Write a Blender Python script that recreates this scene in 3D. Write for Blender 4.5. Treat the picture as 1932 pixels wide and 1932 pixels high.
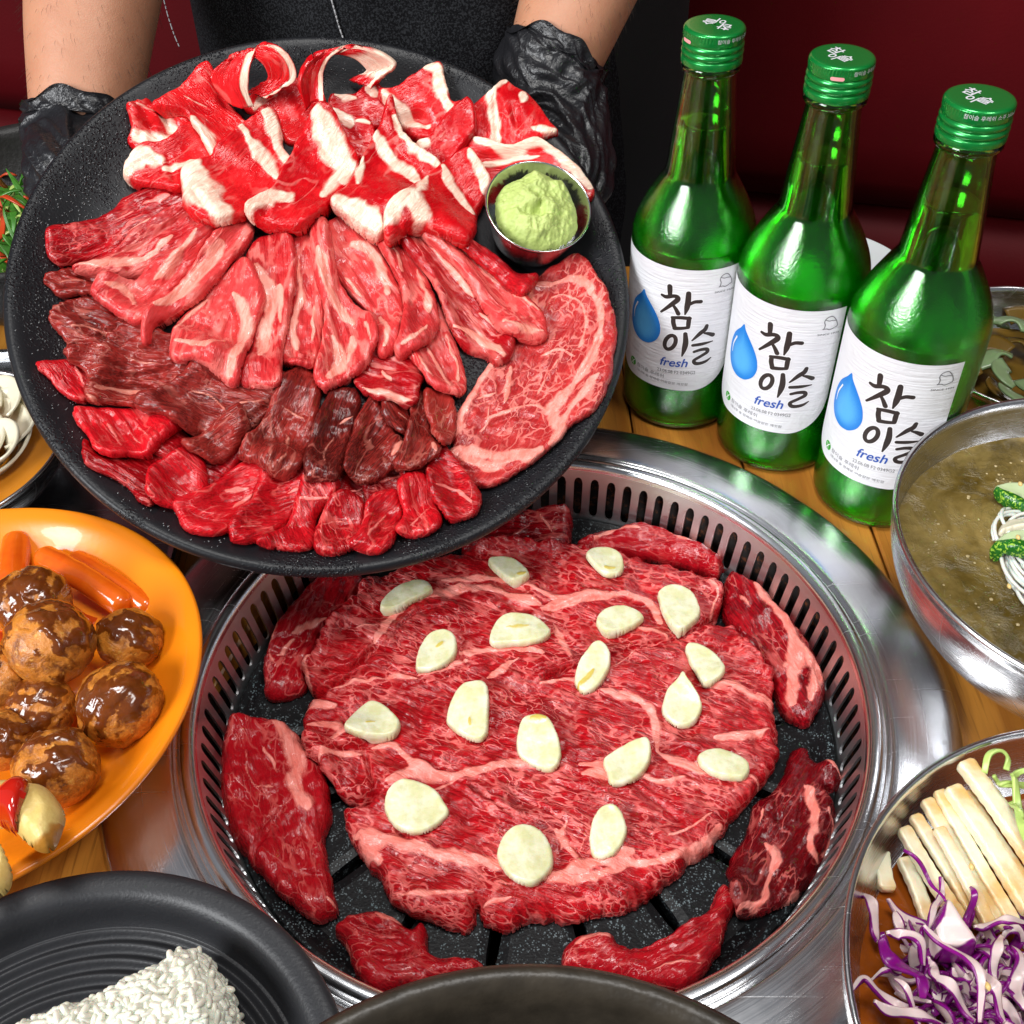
import bpy, bmesh, math, random
import numpy as np
from mathutils import Vector, Matrix, Quaternion

for _o in list(bpy.data.objects):
    bpy.data.objects.remove(_o)
SC = bpy.context.scene
COL = SC.collection
random.seed(7)
RNG = np.random.default_rng(7)
V = np.array

# ------------------------------------------------------------------ camera
FPX, PITCH, ROLL, CAMH = 2100.0, 0.7670, -0.0329, 0.4125      # focal length for a 1932 unit wide frame
_cp, _sp = math.cos(PITCH), math.sin(PITCH)
_R0, CF, _U0 = V([1, 0, 0.]), V([0, _cp, -_sp]), V([0, _sp, _cp])
CR = _R0 * math.cos(ROLL) + _U0 * math.sin(ROLL)
CU = _U0 * math.cos(ROLL) - _R0 * math.sin(ROLL)
CC = V([0, 0, CAMH])
cam_d = bpy.data.cameras.new('camera')
cam = bpy.data.objects.new('camera', cam_d)
COL.objects.link(cam)
cam.matrix_world = Matrix(((CR[0], CU[0], -CF[0], CC[0]), (CR[1], CU[1], -CF[1], CC[1]), (CR[2], CU[2], -CF[2], CC[2]), (0, 0, 0, 1)))
cam_d.sensor_fit = 'HORIZONTAL'
cam_d.sensor_width = 36
cam_d.lens = 36 * FPX / 1932
cam_d.clip_start, cam_d.clip_end = 0.01, 50
SC.camera = cam

# ------------------------------------------------------------------ world, lights, exposure
w = bpy.data.worlds.new('World')
SC.world = w
w.use_nodes = True
w.node_tree.nodes['Background'].inputs[0].default_value = (0.86, 0.9, 1.0, 1)
w.node_tree.nodes['Background'].inputs[1].default_value = 0.20
SC.view_settings.view_transform = 'Standard'
SC.view_settings.look = 'None'
SC.view_settings.exposure = 0.0
SC.view_settings.gamma = 1.0
SC.view_settings.use_curve_mapping = False


def area(name, loc, target, sx, sy, power, col):
    d = bpy.data.lights.new(name, 'AREA')
    d.shape = 'RECTANGLE'
    d.size, d.size_y, d.energy, d.color = sx, sy, power, col
    o = bpy.data.objects.new(name, d)
    COL.objects.link(o)
    o.location = loc
    o.rotation_euler = (Vector(target) - Vector(loc)).to_track_quat('-Z', 'Y').to_euler()
    return o


area('window_light', (-1.50, -0.66, 1.05), (0.05, 0.40, 0.02), 0.85, 0.90, 52.0, (0.97, 0.985, 1.0))
area('ceiling_panel_light', (-0.10, 0.25, 1.25), (0.0, 0.38, 0.0), 0.40, 0.30, 9.0, (1.0, 0.985, 0.96))
area('second_ceiling_panel_light', (0.60, -0.10, 1.20), (0.05, 0.35, 0.0), 0.35, 0.30, 5.0, (1.0, 0.98, 0.95))

# ------------------------------------------------------------------ pixel helpers (a traced outline is laid on the real surface it lies on)
FR = {'O': (0, 0, 1.0), 'A': (0, 0, 3.024), 'B': (575.0, 0, 3.024), 'C': (0, 511.1, 3.024), 'D': (575.0, 447.2, 3.024), 'E': (447.2, 958.3, 3.024),
      'F': (1022.2, 894.4, 3.024), 'G': (383.3, 1405.6, 2.749), 'H': (958.3, 1405.6, 2.749), 'K': (0, 926.4, 3.024), 'L': (0, 1469.4, 3.024),
      'M': (1548.7, 766.7, 3.274), 'N': (1484.8, 1357.0, 3.361), 'I': (1150.0, 0, 2.471), 'J': (1137.2, 447.2, 2.431), 'S': (1354.4, 536.7, 6.574),
      'Q': (1693.1, 862.5, 5.039), 'X': (1597.2, 383.3, 5.04)}


def fr(f, pts):
    a, b, s = FR[f]
    p = np.asarray(pts, float)
    return np.stack([a + p[:, 0] / s, b + p[:, 1] / s], -1)


def rays(p):
    p = np.atleast_2d(p)
    return CF + CR * ((p[:, :1] - 966) / FPX) - CU * ((p[:, 1:2] - 966) / FPX)


def at_depth(u, v, d):
    return CC + rays([[u, v]])[0] * d


class Plane:
    def __init__(s, o, ex, ey):
        s.o, s.ex, s.ey = V(o, float), V(ex, float), V(ey, float)
        s.n = np.cross(s.ex, s.ey)

    def un(s, p, h=0.0):
        d = rays(p)
        o = s.o + s.n * np.reshape(h, (-1, 1)) if np.ndim(h) else (s.o + s.n * h)[None]
        t = ((o - CC) @ s.n) / (d @ s.n)
        X = CC + d * t[:, None] - s.o
        return np.stack([X @ s.ex, X @ s.ey], -1)

    def to(s, xy, h):
        xy = np.asarray(xy, float)
        return s.o + xy[..., :1] * s.ex + xy[..., 1:2] * s.ey + np.asarray(h, float)[..., None] * s.n

    def scale(s, p, h=0.0):
        c = np.mean(p, 0)
        q = s.un([c, c + [1, 0], c + [0, 1]], h)
        e1, e2 = q[1] - q[0], q[2] - q[0]
        return math.sqrt(abs(e1[0] * e2[1] - e1[1] * e2[0]))


def horiz(z):
    return Plane((0, 0, z), (1, 0, 0), (0, 1, 0))


def onz(u, v, z):
    d = rays([[u, v]])[0]
    return CC + d * (z - CC[2]) / d[2]


# ------------------------------------------------------------------ noise, curves
def _hash(x, y, seed):
    h = (x.astype(np.int64) * 374761393 + y.astype(np.int64) * 668265263 + seed * 974711) & 0xffffffff
    h = ((h ^ (h >> 13)) * 1274126177) & 0xffffffff
    return ((h ^ (h >> 16)) & 0xffff) / 65535.0


def vnoise(x, y, seed=0):
    xi, yi = np.floor(x), np.floor(y)
    fx, fy = x - xi, y - yi
    fx, fy = fx * fx * (3 - 2 * fx), fy * fy * (3 - 2 * fy)
    a, b, c, d = _hash(xi, yi, seed), _hash(xi + 1, yi, seed), _hash(xi, yi + 1, seed), _hash(xi + 1, yi + 1, seed)
    return (a * (1 - fx) + b * fx) * (1 - fy) + (c * (1 - fx) + d * fx) * fy


def fbm(x, y, seed=0, oct=3):
    r, a, t = 0, 1.0, 0
    for k in range(oct):
        r = r + a * vnoise(x * 2 ** k + 17.3 * k, y * 2 ** k - 9.1 * k, seed + k)
        t += a
        a *= 0.5
    return r / t * 2 - 1


def catmull(P, n, closed):
    P = np.asarray(P, float)
    if closed:
        Q = np.concatenate([P[-1:], P, P[:2]])
        m = len(P)
    else:
        Q = np.concatenate([2 * P[:1] - P[1:2], P, 2 * P[-1:] - P[-2:-1]])
        m = len(P) - 1
    t = (np.arange(n) / n)[:, None]
    out = []
    for i in range(m):
        a, b, c, d = Q[i], Q[i + 1], Q[i + 2], Q[i + 3]
        out.append(0.5 * (2 * b + (c - a) * t + (2 * a - 5 * b + 4 * c - d) * t ** 2 + (3 * b - 3 * c + d - a) * t ** 3))
    out = np.concatenate(out)
    return out if closed else np.concatenate([out, P[-1:]])


def resample(P, step, closed):
    if closed:
        P = np.concatenate([P, P[:1]])
    s = np.r_[0, np.cumsum(np.linalg.norm(np.diff(P, axis=0), axis=1))]
    n = max(8 if closed else 2, int(round(s[-1] / step)) + (0 if closed else 1))
    t = np.linspace(0, s[-1], n, endpoint=not closed)
    return np.stack([np.interp(t, s, P[:, k]) for k in range(P.shape[1])], -1)


def seg_dist(p, P, closed):
    """distance and nearest point from each p to polyline P"""
    A = P if closed else P[:-1]
    B = np.roll(P, -1, 0) if closed else P[1:]
    best = np.full(len(p), 1e9)
    near = np.zeros_like(p)
    for i in range(0, len(p), 4000):
        q = p[i:i + 4000]
        ab = B - A
        l = np.maximum((ab ** 2).sum(1), 1e-14)
        t = np.clip(((q[:, None] - A[None]) * ab[None]).sum(2) / l, 0, 1)
        c = A[None] + t[..., None] * ab[None]
        d2 = ((q[:, None] - c) ** 2).sum(2)
        k = d2.argmin(1)
        r = np.arange(len(q))
        best[i:i + 4000] = np.sqrt(d2[r, k])
        near[i:i + 4000] = c[r, k]
    return best, near


def inside(p, P):
    x, y = p[:, 0], p[:, 1]
    r = np.zeros(len(p), bool)
    A, B = P, np.roll(P, -1, 0)
    for a, b in zip(A, B):
        if a[1] == b[1]:
            continue
        c = (a[1] > y) != (b[1] > y)
        r ^= c & (x < (b[0] - a[0]) * (y - a[1]) / (b[1] - a[1]) + a[0])
    return r


# ------------------------------------------------------------------ objects
def props(o, label=None, cat=None, group=None, kind=None):
    if label:
        o['label'] = label
    if cat:
        o['category'] = cat
    if group:
        o['group'] = group
    if kind:
        o['kind'] = kind
    return o


def link(name, data, parent=None, loc=None):
    o = bpy.data.objects.new(name, data)
    COL.objects.link(o)
    if loc is not None:
        o.location = loc
    if parent is not None:
        o.parent = parent
        o.matrix_parent_inverse = Matrix.Translation(-parent.location) if parent.parent is None else Matrix.Translation(-(parent.location))
    return o


ORIG = {}


def mk(name, v, f, mat, parent=None, attrs=None, smooth=True, origin=None, **pp):
    """v: world coordinates; one mesh object whose origin is the foot of its bounding box (or its parent's)"""
    v = np.asarray(v, float)
    if parent is not None:
        c = ORIG[parent.name]
    else:
        c = V(origin, float) if origin is not None else np.r_[(v[:, :2].min(0) + v[:, :2].max(0)) / 2, v[:, 2].min()]
    me = bpy.data.meshes.new(name)
    me.from_pydata((v - c).tolist(), [], f if isinstance(f, list) else f.tolist())
    if smooth:
        me.polygons.foreach_set('use_smooth', np.ones(len(me.polygons), bool))
    if attrs:
        for k, a in attrs.items():
            a = np.asarray(a, np.float32)
            if a.ndim == 2:
                t = me.attributes.new(k, 'FLOAT_VECTOR', 'POINT')
                t.data.foreach_set('vector', a.ravel())
            else:
                t = me.attributes.new(k, 'FLOAT', 'POINT')
                t.data.foreach_set('value', a)
    for m in (mat if isinstance(mat, list) else [mat]):
        me.materials.append(m)
    me.update()
    o = bpy.data.objects.new(name, me)
    COL.objects.link(o)
    if parent is None:
        o.location = c
    else:
        o.parent = parent
    ORIG[o.name] = c
    return props(o, **pp)


def empty(name, loc, **pp):
    o = bpy.data.objects.new(name, None)
    o.empty_display_size = 0.02
    COL.objects.link(o)
    o.location = loc
    ORIG[o.name] = V(loc, float)
    return props(o, **pp)


def lathe(prof, n, c=(0, 0, 0), pl=None, a0=0.0):
    """surface of revolution of (r, z) points; pl: plane whose normal is the axis"""
    prof = np.asarray(prof, float)
    t = np.linspace(0, 2 * np.pi, n, endpoint=False) + a0
    m = len(prof)
    xy = prof[:, None, :1] * np.stack([np.cos(t), np.sin(t)], -1)[None]
    h = np.repeat(prof[:, 1:2], n, 1)
    if pl is None:
        v = np.concatenate([xy, h[..., None]], -1) + V(c, float)
    else:
        v = pl.to(xy, h)
    i = np.arange(m - 1)[:, None] * n + np.arange(n)[None]
    j = np.arange(m - 1)[:, None] * n + (np.arange(n)[None] + 1) % n
    f = np.stack([i, j, j + n, i + n], -1).reshape(-1, 4)
    return v.reshape(-1, 3), f


def smooth_prof(P, n=6):
    return catmull(P, n, False)


def join(parts):
    v, f, k = [], [], 0
    for a, b in parts:
        v.append(a)
        f += [[int(i) + k for i in q] for q in b]
        k += len(a)
    return np.concatenate(v), f


def tube(path, rad, n=12, caps=True, jitter=None):
    P = np.asarray(path, float)
    rad = np.broadcast_to(np.asarray(rad, float), (len(P),))
    T = np.gradient(P, axis=0)
    T /= np.linalg.norm(T, axis=1)[:, None] + 1e-12
    up = V([0, 0, 1.]) if abs(T[0][2]) < 0.9 else V([1., 0, 0])
    N = np.cross(T[0], up)
    N /= np.linalg.norm(N)
    v = []
    a = np.linspace(0, 2 * np.pi, n, endpoint=False)
    for i in range(len(P)):
        N = N - T[i] * (N @ T[i])
        N /= np.linalg.norm(N) + 1e-12
        B = np.cross(T[i], N)
        v.append(P[i] + rad[i] * (np.cos(a)[:, None] * N + np.sin(a)[:, None] * B))
    v = np.concatenate(v)
    m = len(P)
    i = np.arange(m - 1)[:, None] * n + np.arange(n)[None]
    j = np.arange(m - 1)[:, None] * n + (np.arange(n)[None] + 1) % n
    f = np.stack([i, j, j + n, i + n], -1).reshape(-1, 4).tolist()
    if caps:
        f.append(list(range(n))[::-1])
        f.append(list(range((m - 1) * n, m * n)))
    return v, f


def capsule(p0, p1, r, n=20, k=6, bend=None, L=14):
    p0, p1 = V(p0, float), V(p1, float)
    d = p1 - p0
    ln = np.linalg.norm(d)
    d /= ln
    a = np.linspace(0, np.pi / 2, k + 1)
    s = np.r_[-r * np.cos(a) * 0.8, np.linspace(0, ln, L)[1:-1], ln + r * np.sin(a) * 0.8]
    rr = np.r_[r * np.sin(a), np.full(L - 2, r), r * np.cos(a)]
    rr = np.maximum(rr, r * 0.03)
    P = p0 + s[:, None] * d
    if bend is not None:
        P = P + (np.sin(np.clip(s / ln, 0, 1) * np.pi))[:, None] * V(bend)
    return tube(P, rr, n)


# ------------------------------------------------------------------ node helper
class Mat:
    def __init__(s, name):
        s.m = bpy.data.materials.new(name)
        s.m.use_nodes = True
        s.t = s.m.node_tree
        s.t.nodes.clear()
        s.out = s.t.nodes.new('ShaderNodeOutputMaterial')

    def n(s, typ, ins=None, **pr):
        x = s.t.nodes.new('ShaderNode' + typ)
        for k, v in pr.items():
            setattr(x, k, v)
        for k, v in (ins or {}).items():
            s.set(x.inputs[k], v)
        return x

    def set(s, sock, v):
        if isinstance(v, bpy.types.NodeSocket):
            s.t.links.new(v, sock)
        elif isinstance(v, bpy.types.Node):
            s.t.links.new(v.outputs[0], sock)
        elif isinstance(v, (tuple, list)) and len(v) == 3 and sock.type == 'RGBA':
            sock.default_value = (*v, 1)
        else:
            sock.default_value = v

    def math(s, op, a, b=0.0, c=None, clamp=False):
        x = s.n('Math', operation=op, use_clamp=clamp)
        s.set(x.inputs[0], a)
        s.set(x.inputs[1], b)
        if c is not None:
            s.set(x.inputs[2], c)
        return x.outputs[0]

    def mix(s, f, a, b, blend='MIX'):
        x = s.n('Mix', data_type='RGBA', blend_type=blend)
        s.set(x.inputs['Factor'], f)
        s.set(x.inputs[6], a)
        s.set(x.inputs[7], b)
        return x.outputs[2]

    def ramp(s, f, lo, hi, a=0.0, b=1.0):
        x = s.n('MapRange', interpolation_type='SMOOTHSTEP')
        s.set(x.inputs['Value'], f)
        for k, v in (('From Min', lo), ('From Max', hi), ('To Min', a), ('To Max', b)):
            s.set(x.inputs[k], v)
        return x.outputs[0]

    def noise(s, co, scale, detail=2.0, rough=0.5, col=False, dist=0.0):
        x = s.n('TexNoise', {'Scale': scale, 'Detail': detail, 'Roughness': rough, 'Distortion': dist})
        if co is not None:
            s.set(x.inputs['Vector'], co)
        return x.outputs['Color' if col else 'Fac']

    def voro(s, co, scale, feature='F1', out='Distance', rnd=1.0):
        x = s.n('TexVoronoi', {'Scale': scale, 'Randomness': rnd}, feature=feature)
        s.set(x.inputs['Vector'], co)
        return x.outputs[out]

    def vmul(s, co, k):
        x = s.n('VectorMath', operation='MULTIPLY')
        s.set(x.inputs[0], co)
        x.inputs[1].default_value = k
        return x.outputs[0]

    def vadd(s, a, b):
        x = s.n('VectorMath', operation='ADD')
        s.set(x.inputs[0], a)
        s.set(x.inputs[1], b)
        return x.outputs[0]

    def warp(s, co, scale, amp):
        c = s.noise(co, scale, 2, col=True)
        y = s.n('VectorMath', operation='SUBTRACT')
        s.set(y.inputs[0], c)
        y.inputs[1].default_value = (0.5, 0.5, 0.5)
        z = s.n('VectorMath', operation='SCALE')
        s.set(z.inputs[0], y.outputs[0])
        z.inputs['Scale'].default_value = amp
        return s.vadd(co, z.outputs[0])

    def bump(s, h, strength, dist, normal=None):
        x = s.n('Bump', {'Height': h, 'Strength': strength, 'Distance': dist})
        if normal is not None:
            s.set(x.inputs['Normal'], normal)
        return x.outputs[0]

    def obj(s):
        return s.n('TexCoord').outputs['Object']

    def attr(s, name, vec=False):
        return s.n('Attribute', attribute_name=name).outputs['Vector' if vec else 'Fac']

    def rnd(s):
        return s.n('ObjectInfo').outputs['Random']

    def bsdf(s, **ins):
        x = s.n('BsdfPrincipled')
        for k, v in ins.items():
            s.set(x.inputs[k.replace('_', ' ')], v)
        return x

    def end(s, x):
        s.t.links.new(x.outputs[0], s.out.inputs[0])
        return s.m


def simple(name, col, rough=0.5, metal=0.0, bump=None, var=0.0, **kw):
    m = Mat(name)
    co = m.obj()
    c = col
    if var:
        c = m.mix(m.noise(co, kw.pop('vscale', 60), 4), tuple(x * (1 - var) for x in col), tuple(min(1, x * (1 + var)) for x in col))
    ins = dict(Base_Color=c, Roughness=rough, Metallic=metal)
    if bump:
        ins['Normal'] = m.bump(m.noise(co, bump[0], 3), bump[1], bump[2])
    ins.update({k: v for k, v in kw.items() if k != 'vscale'})
    return m.end(m.bsdf(**ins))
# ------------------------------------------------------------------ materials
def meat(name, dark, bright, fat, vs=330, stretch=0.45, vw=0.22, amount=0.9, big=0.5, rough=0.3, fib=0.5, wet=0.4, lo=0.35, vein=None, ragged=0.9):
    """raw meat: fibres along the grain (attribute mco, x = along), a fat network and the traced fat bands (attribute fat)"""
    m = Mat(name)
    co = m.attr('mco', True)
    st = m.vmul(co, (stretch, 1, 1))
    wp = m.warp(m.warp(st, 60, 0.012), 260, 0.0045)
    presence = m.ramp(m.noise(co, 42, 3, 0.6), lo, lo + 0.22)
    d1 = m.voro(wp, vs, 'DISTANCE_TO_EDGE')
    wid = m.math('MULTIPLY', m.ramp(m.noise(wp, 170, 2), 0.32, 0.72, 0.1, 1.0), vw)
    net = m.math('SUBTRACT', 1.0, m.ramp(d1, m.math('MULTIPLY', wid, 0.25), m.math('ADD', wid, 0.03)))
    net = m.math('MULTIPLY', net, m.math('MULTIPLY', presence, amount))
    # longer seams: ridges of a warped noise
    rn = m.math('ABSOLUTE', m.math('SUBTRACT', m.noise(m.warp(st, 35, 0.02), 62, 2, 0.45), 0.5))
    seam = m.math('SUBTRACT', 1.0, m.ramp(rn, 0.004, m.math('MULTIPLY', m.ramp(m.noise(co, 110, 2), 0.4, 0.7, 0.25, 1.0), 0.045)))
    seam = m.math('MULTIPLY', m.math('MULTIPLY', seam, m.ramp(m.noise(co, 30, 2), 0.42, 0.58)), big)
    edge = m.math('ADD', m.attr('fat'), m.math('MULTIPLY', m.math('SUBTRACT', m.noise(wp, 150, 5, 0.65), 0.5), ragged))
    band = m.ramp(edge, 0.36, 0.66)
    soft = m.math('MAXIMUM', net, seam, clamp=True)
    fibre = m.noise(m.vmul(m.warp(co, 60, 0.004), (90, 1300, 700)), 1.0, 3)
    blot = m.noise(co, 55, 4, 0.6)
    tone = m.math('ADD', m.math('MULTIPLY', fibre, fib), m.math('MULTIPLY', blot, 1.0 - fib))
    tone = m.math('ADD', tone, m.math('MULTIPLY', m.math('SUBTRACT', m.rnd(), 0.5), 0.34))
    red = m.mix(m.ramp(tone, 0.3, 0.70), dark, bright)
    fvar = m.noise(m.vmul(wp, (1, 1.6, 1)), 210, 4, 0.65)
    vcol = vein if vein else tuple(x * y for x, y in zip(fat, (0.95, 0.74, 0.72)))
    col = m.mix(soft, red, vcol)
    fcol = m.mix(m.ramp(fvar, 0.35, 0.68), tuple(x * y for x, y in zip(fat, (0.90, 0.62, 0.58))), tuple(fat))
    col = m.mix(band, col, fcol)
    fm = m.math('MAXIMUM', soft, band)
    h = m.math('ADD', m.math('MULTIPLY', fibre, 0.6), m.math('MULTIPLY', fm, 0.5))
    h = m.math('ADD', h, m.math('MULTIPLY', m.noise(wp, 380, 3, 0.55), 0.9))
    nor = m.bump(h, 0.65, 0.0011)
    ro = m.ramp(m.noise(co, 210, 4, 0.6), 0.35, 0.68, rough * 0.4, rough * 1.3)
    b = m.bsdf(Base_Color=col, Roughness=ro, Normal=nor, Specular_IOR_Level=0.38, Subsurface_Weight=0.06, Subsurface_Scale=0.003, Coat_Weight=m.math('MULTIPLY', m.ramp(m.noise(co, 120, 3), 0.5, 0.62), wet), Coat_Roughness=0.10)
    b.inputs['Subsurface Radius'].default_value = (1.0, 0.25, 0.2)
    m.set(b.inputs['Coat Normal'], m.bump(m.noise(wp, 330, 3), 0.5, 0.0012))
    return m.end(b)


M = {}
M['steak'] = meat('marbled_steak', (0.22, 0.0012, 0.004), (0.58, 0.009, 0.015), (0.95, 0.33, 0.28), 245, 0.45, 0.22, 0.74, 0.42, 0.28, lo=0.385, vein=(0.86, 0.19, 0.17), fib=0.65)
M['ribeye'] = meat('network_marbled_ribeye', (0.28, 0.008, 0.011), (0.54, 0.034, 0.032), (0.94, 0.35, 0.29), 180, 0.75, 0.17, 0.75, 0.6, 0.33, lo=0.38, vein=(0.84, 0.24, 0.20))
M['grillside'] = meat('dark_marbled_trim', (0.10, 0.0008, 0.003), (0.40, 0.005, 0.011), (0.88, 0.30, 0.25), 210, 0.45, 0.10, 0.6, 0.45, 0.24, lo=0.46, vein=(0.74, 0.15, 0.13), fib=0.6)
M['red'] = meat('crimson_lean', (0.22, 0.0008, 0.003), (0.60, 0.007, 0.014), (0.92, 0.26, 0.23), 190, 0.3, 0.10, 0.65, 0.5, 0.27, lo=0.46, vein=(0.84, 0.15, 0.13), fib=0.65)
M['brown'] = meat('brown_aged_lean', (0.065, 0.005, 0.004), (0.34, 0.026, 0.020), (0.66, 0.25, 0.19), 180, 0.45, 0.10, 0.6, 0.5, 0.20, lo=0.44, vein=(0.55, 0.16, 0.12), fib=0.6)
M['rib'] = meat('pink_rib_meat', (0.36, 0.002, 0.006), (0.68, 0.050, 0.050), (0.96, 0.40, 0.32), 110, 0.25, 0.24, 0.6, 0.5, 0.28, lo=0.38, vein=(0.90, 0.25, 0.21))
M['brisket'] = meat('brisket_slice', (0.48, 0.001, 0.005), (0.80, 0.014, 0.018), (0.96, 0.80, 0.64), 80, 0.35, 0.05, 0.4, 0.35, 0.26, fib=0.2, lo=0.48, vein=(0.90, 0.32, 0.27), ragged=0.55)


def steel(name, col=(0.62, 0.63, 0.65), rough=0.22, scr=1.0, polar=False, dirt=0.0):
    m = Mat(name)
    co = m.obj()
    if polar:
        sx = m.n('SeparateXYZ')
        m.set(sx.inputs[0], co)
        r = m.math('SQRT', m.math('ADD', m.math('MULTIPLY', sx.outputs[0], sx.outputs[0]), m.math('MULTIPLY', sx.outputs[1], sx.outputs[1])))
        an = m.math('ARCTAN2', sx.outputs[1], sx.outputs[0])
        cx = m.n('CombineXYZ')
        m.set(cx.inputs[0], m.math('MULTIPLY', r, 2200.0))
        m.set(cx.inputs[1], m.math('MULTIPLY', an, 2.5))
        m.set(cx.inputs[2], m.math('MULTIPLY', sx.outputs[2], 1500.0))
        br = m.noise(cx.outputs[0], 1.0, 2)
    else:
        br = m.noise(m.vmul(co, (60, 60, 2500)), 1.0, 2)
    tot = None
    for k, ang in enumerate((0.35, 1.2, 2.3)):
        mp = m.n('Mapping')
        mp.inputs['Rotation'].default_value = (0, 0, ang)
        mp.inputs['Scale'].default_value = (14, 900, 14)
        mp.inputs['Location'].default_value = (k * 3.1, k, 0)
        m.set(mp.inputs['Vector'], m.warp(co, 9, 0.01))
        s = m.ramp(m.noise(mp.outputs[0], 1.0, 1), 0.70, 0.78)
        tot = s if tot is None else m.math('MAXIMUM', tot, s)
    patch = m.ramp(m.noise(co, 22, 3), 0.35, 0.65)
    tot = m.math('MULTIPLY', m.math('MULTIPLY', tot, patch), scr)
    ro = m.math('ADD', m.math('MULTIPLY', br, rough * 0.8), m.math('MULTIPLY', tot, 0.25))
    ro = m.math('ADD', ro, rough * 0.55)
    nor = m.bump(m.math('ADD', m.math('MULTIPLY', br, 0.3), m.math('MULTIPLY', tot, -0.4)), 0.35, 0.0004)
    nor = m.bump(m.noise(co, 45, 2), 0.08, 0.004, nor)
    c = m.mix(m.math('MULTIPLY', m.ramp(m.noise(co, 35, 4), 0.5, 0.75), dirt), col, (0.12, 0.07, 0.04))
    return m.end(m.bsdf(Base_Color=c, Metallic=1.0, Roughness=ro, Normal=nor))


M['steel'] = steel('stainless_steel')
M['ring'] = steel('brushed_ring_steel', (0.74, 0.75, 0.77), 0.24, 0.4, True)
M['wall'] = steel('slotted_wall_steel', (0.66, 0.67, 0.68), 0.40, 0.2, True)
M['bowlsteel'] = steel('bowl_steel', (0.62, 0.62, 0.63), 0.26, 0.5, True)
M['tray'] = steel('worn_tray_steel', (0.42, 0.43, 0.45), 0.25, 1.0)
M['cupsteel'] = steel('cup_steel', (0.70, 0.71, 0.72), 0.18, 0.1, True)

m = Mat('black_platter_glaze')
co = m.obj()
dew = m.voro(m.warp(co, 300, 0.002), 850, 'SMOOTH_F1')
dm = m.math('MULTIPLY', m.math('SUBTRACT', 1.0, m.ramp(dew, 0.18, 0.42)), m.ramp(m.noise(co, 24, 3), 0.46, 0.62))
nor = m.bump(m.noise(co, 900, 3), 0.25, 0.0005)
nor = m.bump(dm, 0.8, 0.0006, nor)
M['platter'] = m.end(m.bsdf(Base_Color=m.mix(m.noise(co, 15, 3), (0.005, 0.0055, 0.007), (0.012, 0.0125, 0.015)), Specular_IOR_Level=0.3, Roughness=m.math('SUBTRACT', 0.40, m.math('MULTIPLY', dm, 0.25)), Normal=nor))

m = Mat('speckled_pan_coating')
co = m.obj()
sp = m.math('MAXIMUM', m.math('SUBTRACT', 1.0, m.ramp(m.voro(co, 520, 'F1'), 0.16, 0.30)), m.math('SUBTRACT', 1.0, m.ramp(m.voro(m.vadd(co, (3.0, 1.0, 2.0)), 950, 'F1'), 0.22, 0.36)))
sp = m.math('MULTIPLY', sp, m.ramp(m.noise(co, 260, 3), 0.42, 0.60))
sc = m.mix(m.noise(co, 80, 2), (0.56, 0.60, 0.62), (0.20, 0.38, 0.42))
M['pan'] = m.end(m.bsdf(Base_Color=m.mix(m.math('MULTIPLY', sp, 0.32), (0.005, 0.0052, 0.006), sc), Specular_IOR_Level=0.22, Roughness=0.42, Normal=m.bump(m.noise(co, 700, 3), 0.3, 0.0005)))
M['soot'] = simple('sooty_burner_metal', (0.012, 0.010, 0.009), 0.7, 0.0, (300, 0.5, 0.001))
m = Mat('rusty_liner')
co = m.obj()
M['liner'] = m.end(m.bsdf(Base_Color=m.mix(m.ramp(m.noise(co, 220, 5, 0.7), 0.5, 0.72), (0.010, 0.006, 0.005), (0.22, 0.06, 0.015)), Roughness=0.6))

m = Mat('green_bottle_glass')
co = m.obj()
sx = m.n('SeparateXYZ')
m.set(sx.inputs[0], co)
body = m.ramp(sx.outputs[2], 0.128, 0.150, 1.0, 0.12)
dew = m.noise(co, 900, 3)
nor = m.bump(dew, m.math('MULTIPLY', body, 0.5), 0.00022)
nor2 = m.bump(m.noise(co, 850, 3, 0.55), m.math('MULTIPLY', body, 0.7), 0.00030)
g = m.n('BsdfRefraction', {'Color': m.mix(body, (0.62, 0.95, 0.50), (0.32, 0.93, 0.22)), 'Roughness': m.math('MULTIPLY', body, 0.05), 'IOR': 1.5, 'Normal': nor})
gs = m.n('BsdfGlossy', {'Color': (1, 1, 1), 'Roughness': m.math('ADD', m.math('MULTIPLY', body, 0.015), 0.01), 'Normal': nor2})
fz = m.n('Fresnel', {'IOR': m.math('ADD', 1.5, m.math('MULTIPLY', body, 0.25))})
tr = m.n('BsdfTranslucent', {'Color': (0.02, 0.88, 0.010), 'Normal': nor})
df = m.n('BsdfDiffuse', {'Color': (0.006, 0.36, 0.005), 'Normal': nor})
a1 = m.n('MixShader', {0: 0.35})
m.t.links.new(tr.outputs[0], a1.inputs[1])
m.t.links.new(df.outputs[0], a1.inputs[2])
a0 = m.n('MixShader', {0: m.math('MULTIPLY', body, m.ramp(m.noise(co, 28, 3), 0.35, 0.65, 0.03, 0.13))})
m.t.links.new(g.outputs[0], a0.inputs[1])
m.t.links.new(a1.outputs[0], a0.inputs[2])
a2 = m.n('MixShader', {0: fz.outputs[0]})
m.t.links.new(a0.outputs[0], a2.inputs[1])
m.t.links.new(gs.outputs[0], a2.inputs[2])
M['glass'] = m.end(a2)
m = Mat('clear_spirit')
g = m.n('BsdfGlass', {'Color': (0.72, 0.98, 0.66), 'Roughness': 0.0, 'IOR': 1.33})
M['liquid'] = m.end(g)
m = Mat('green_cap_aluminium')
co = m.obj()
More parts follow.
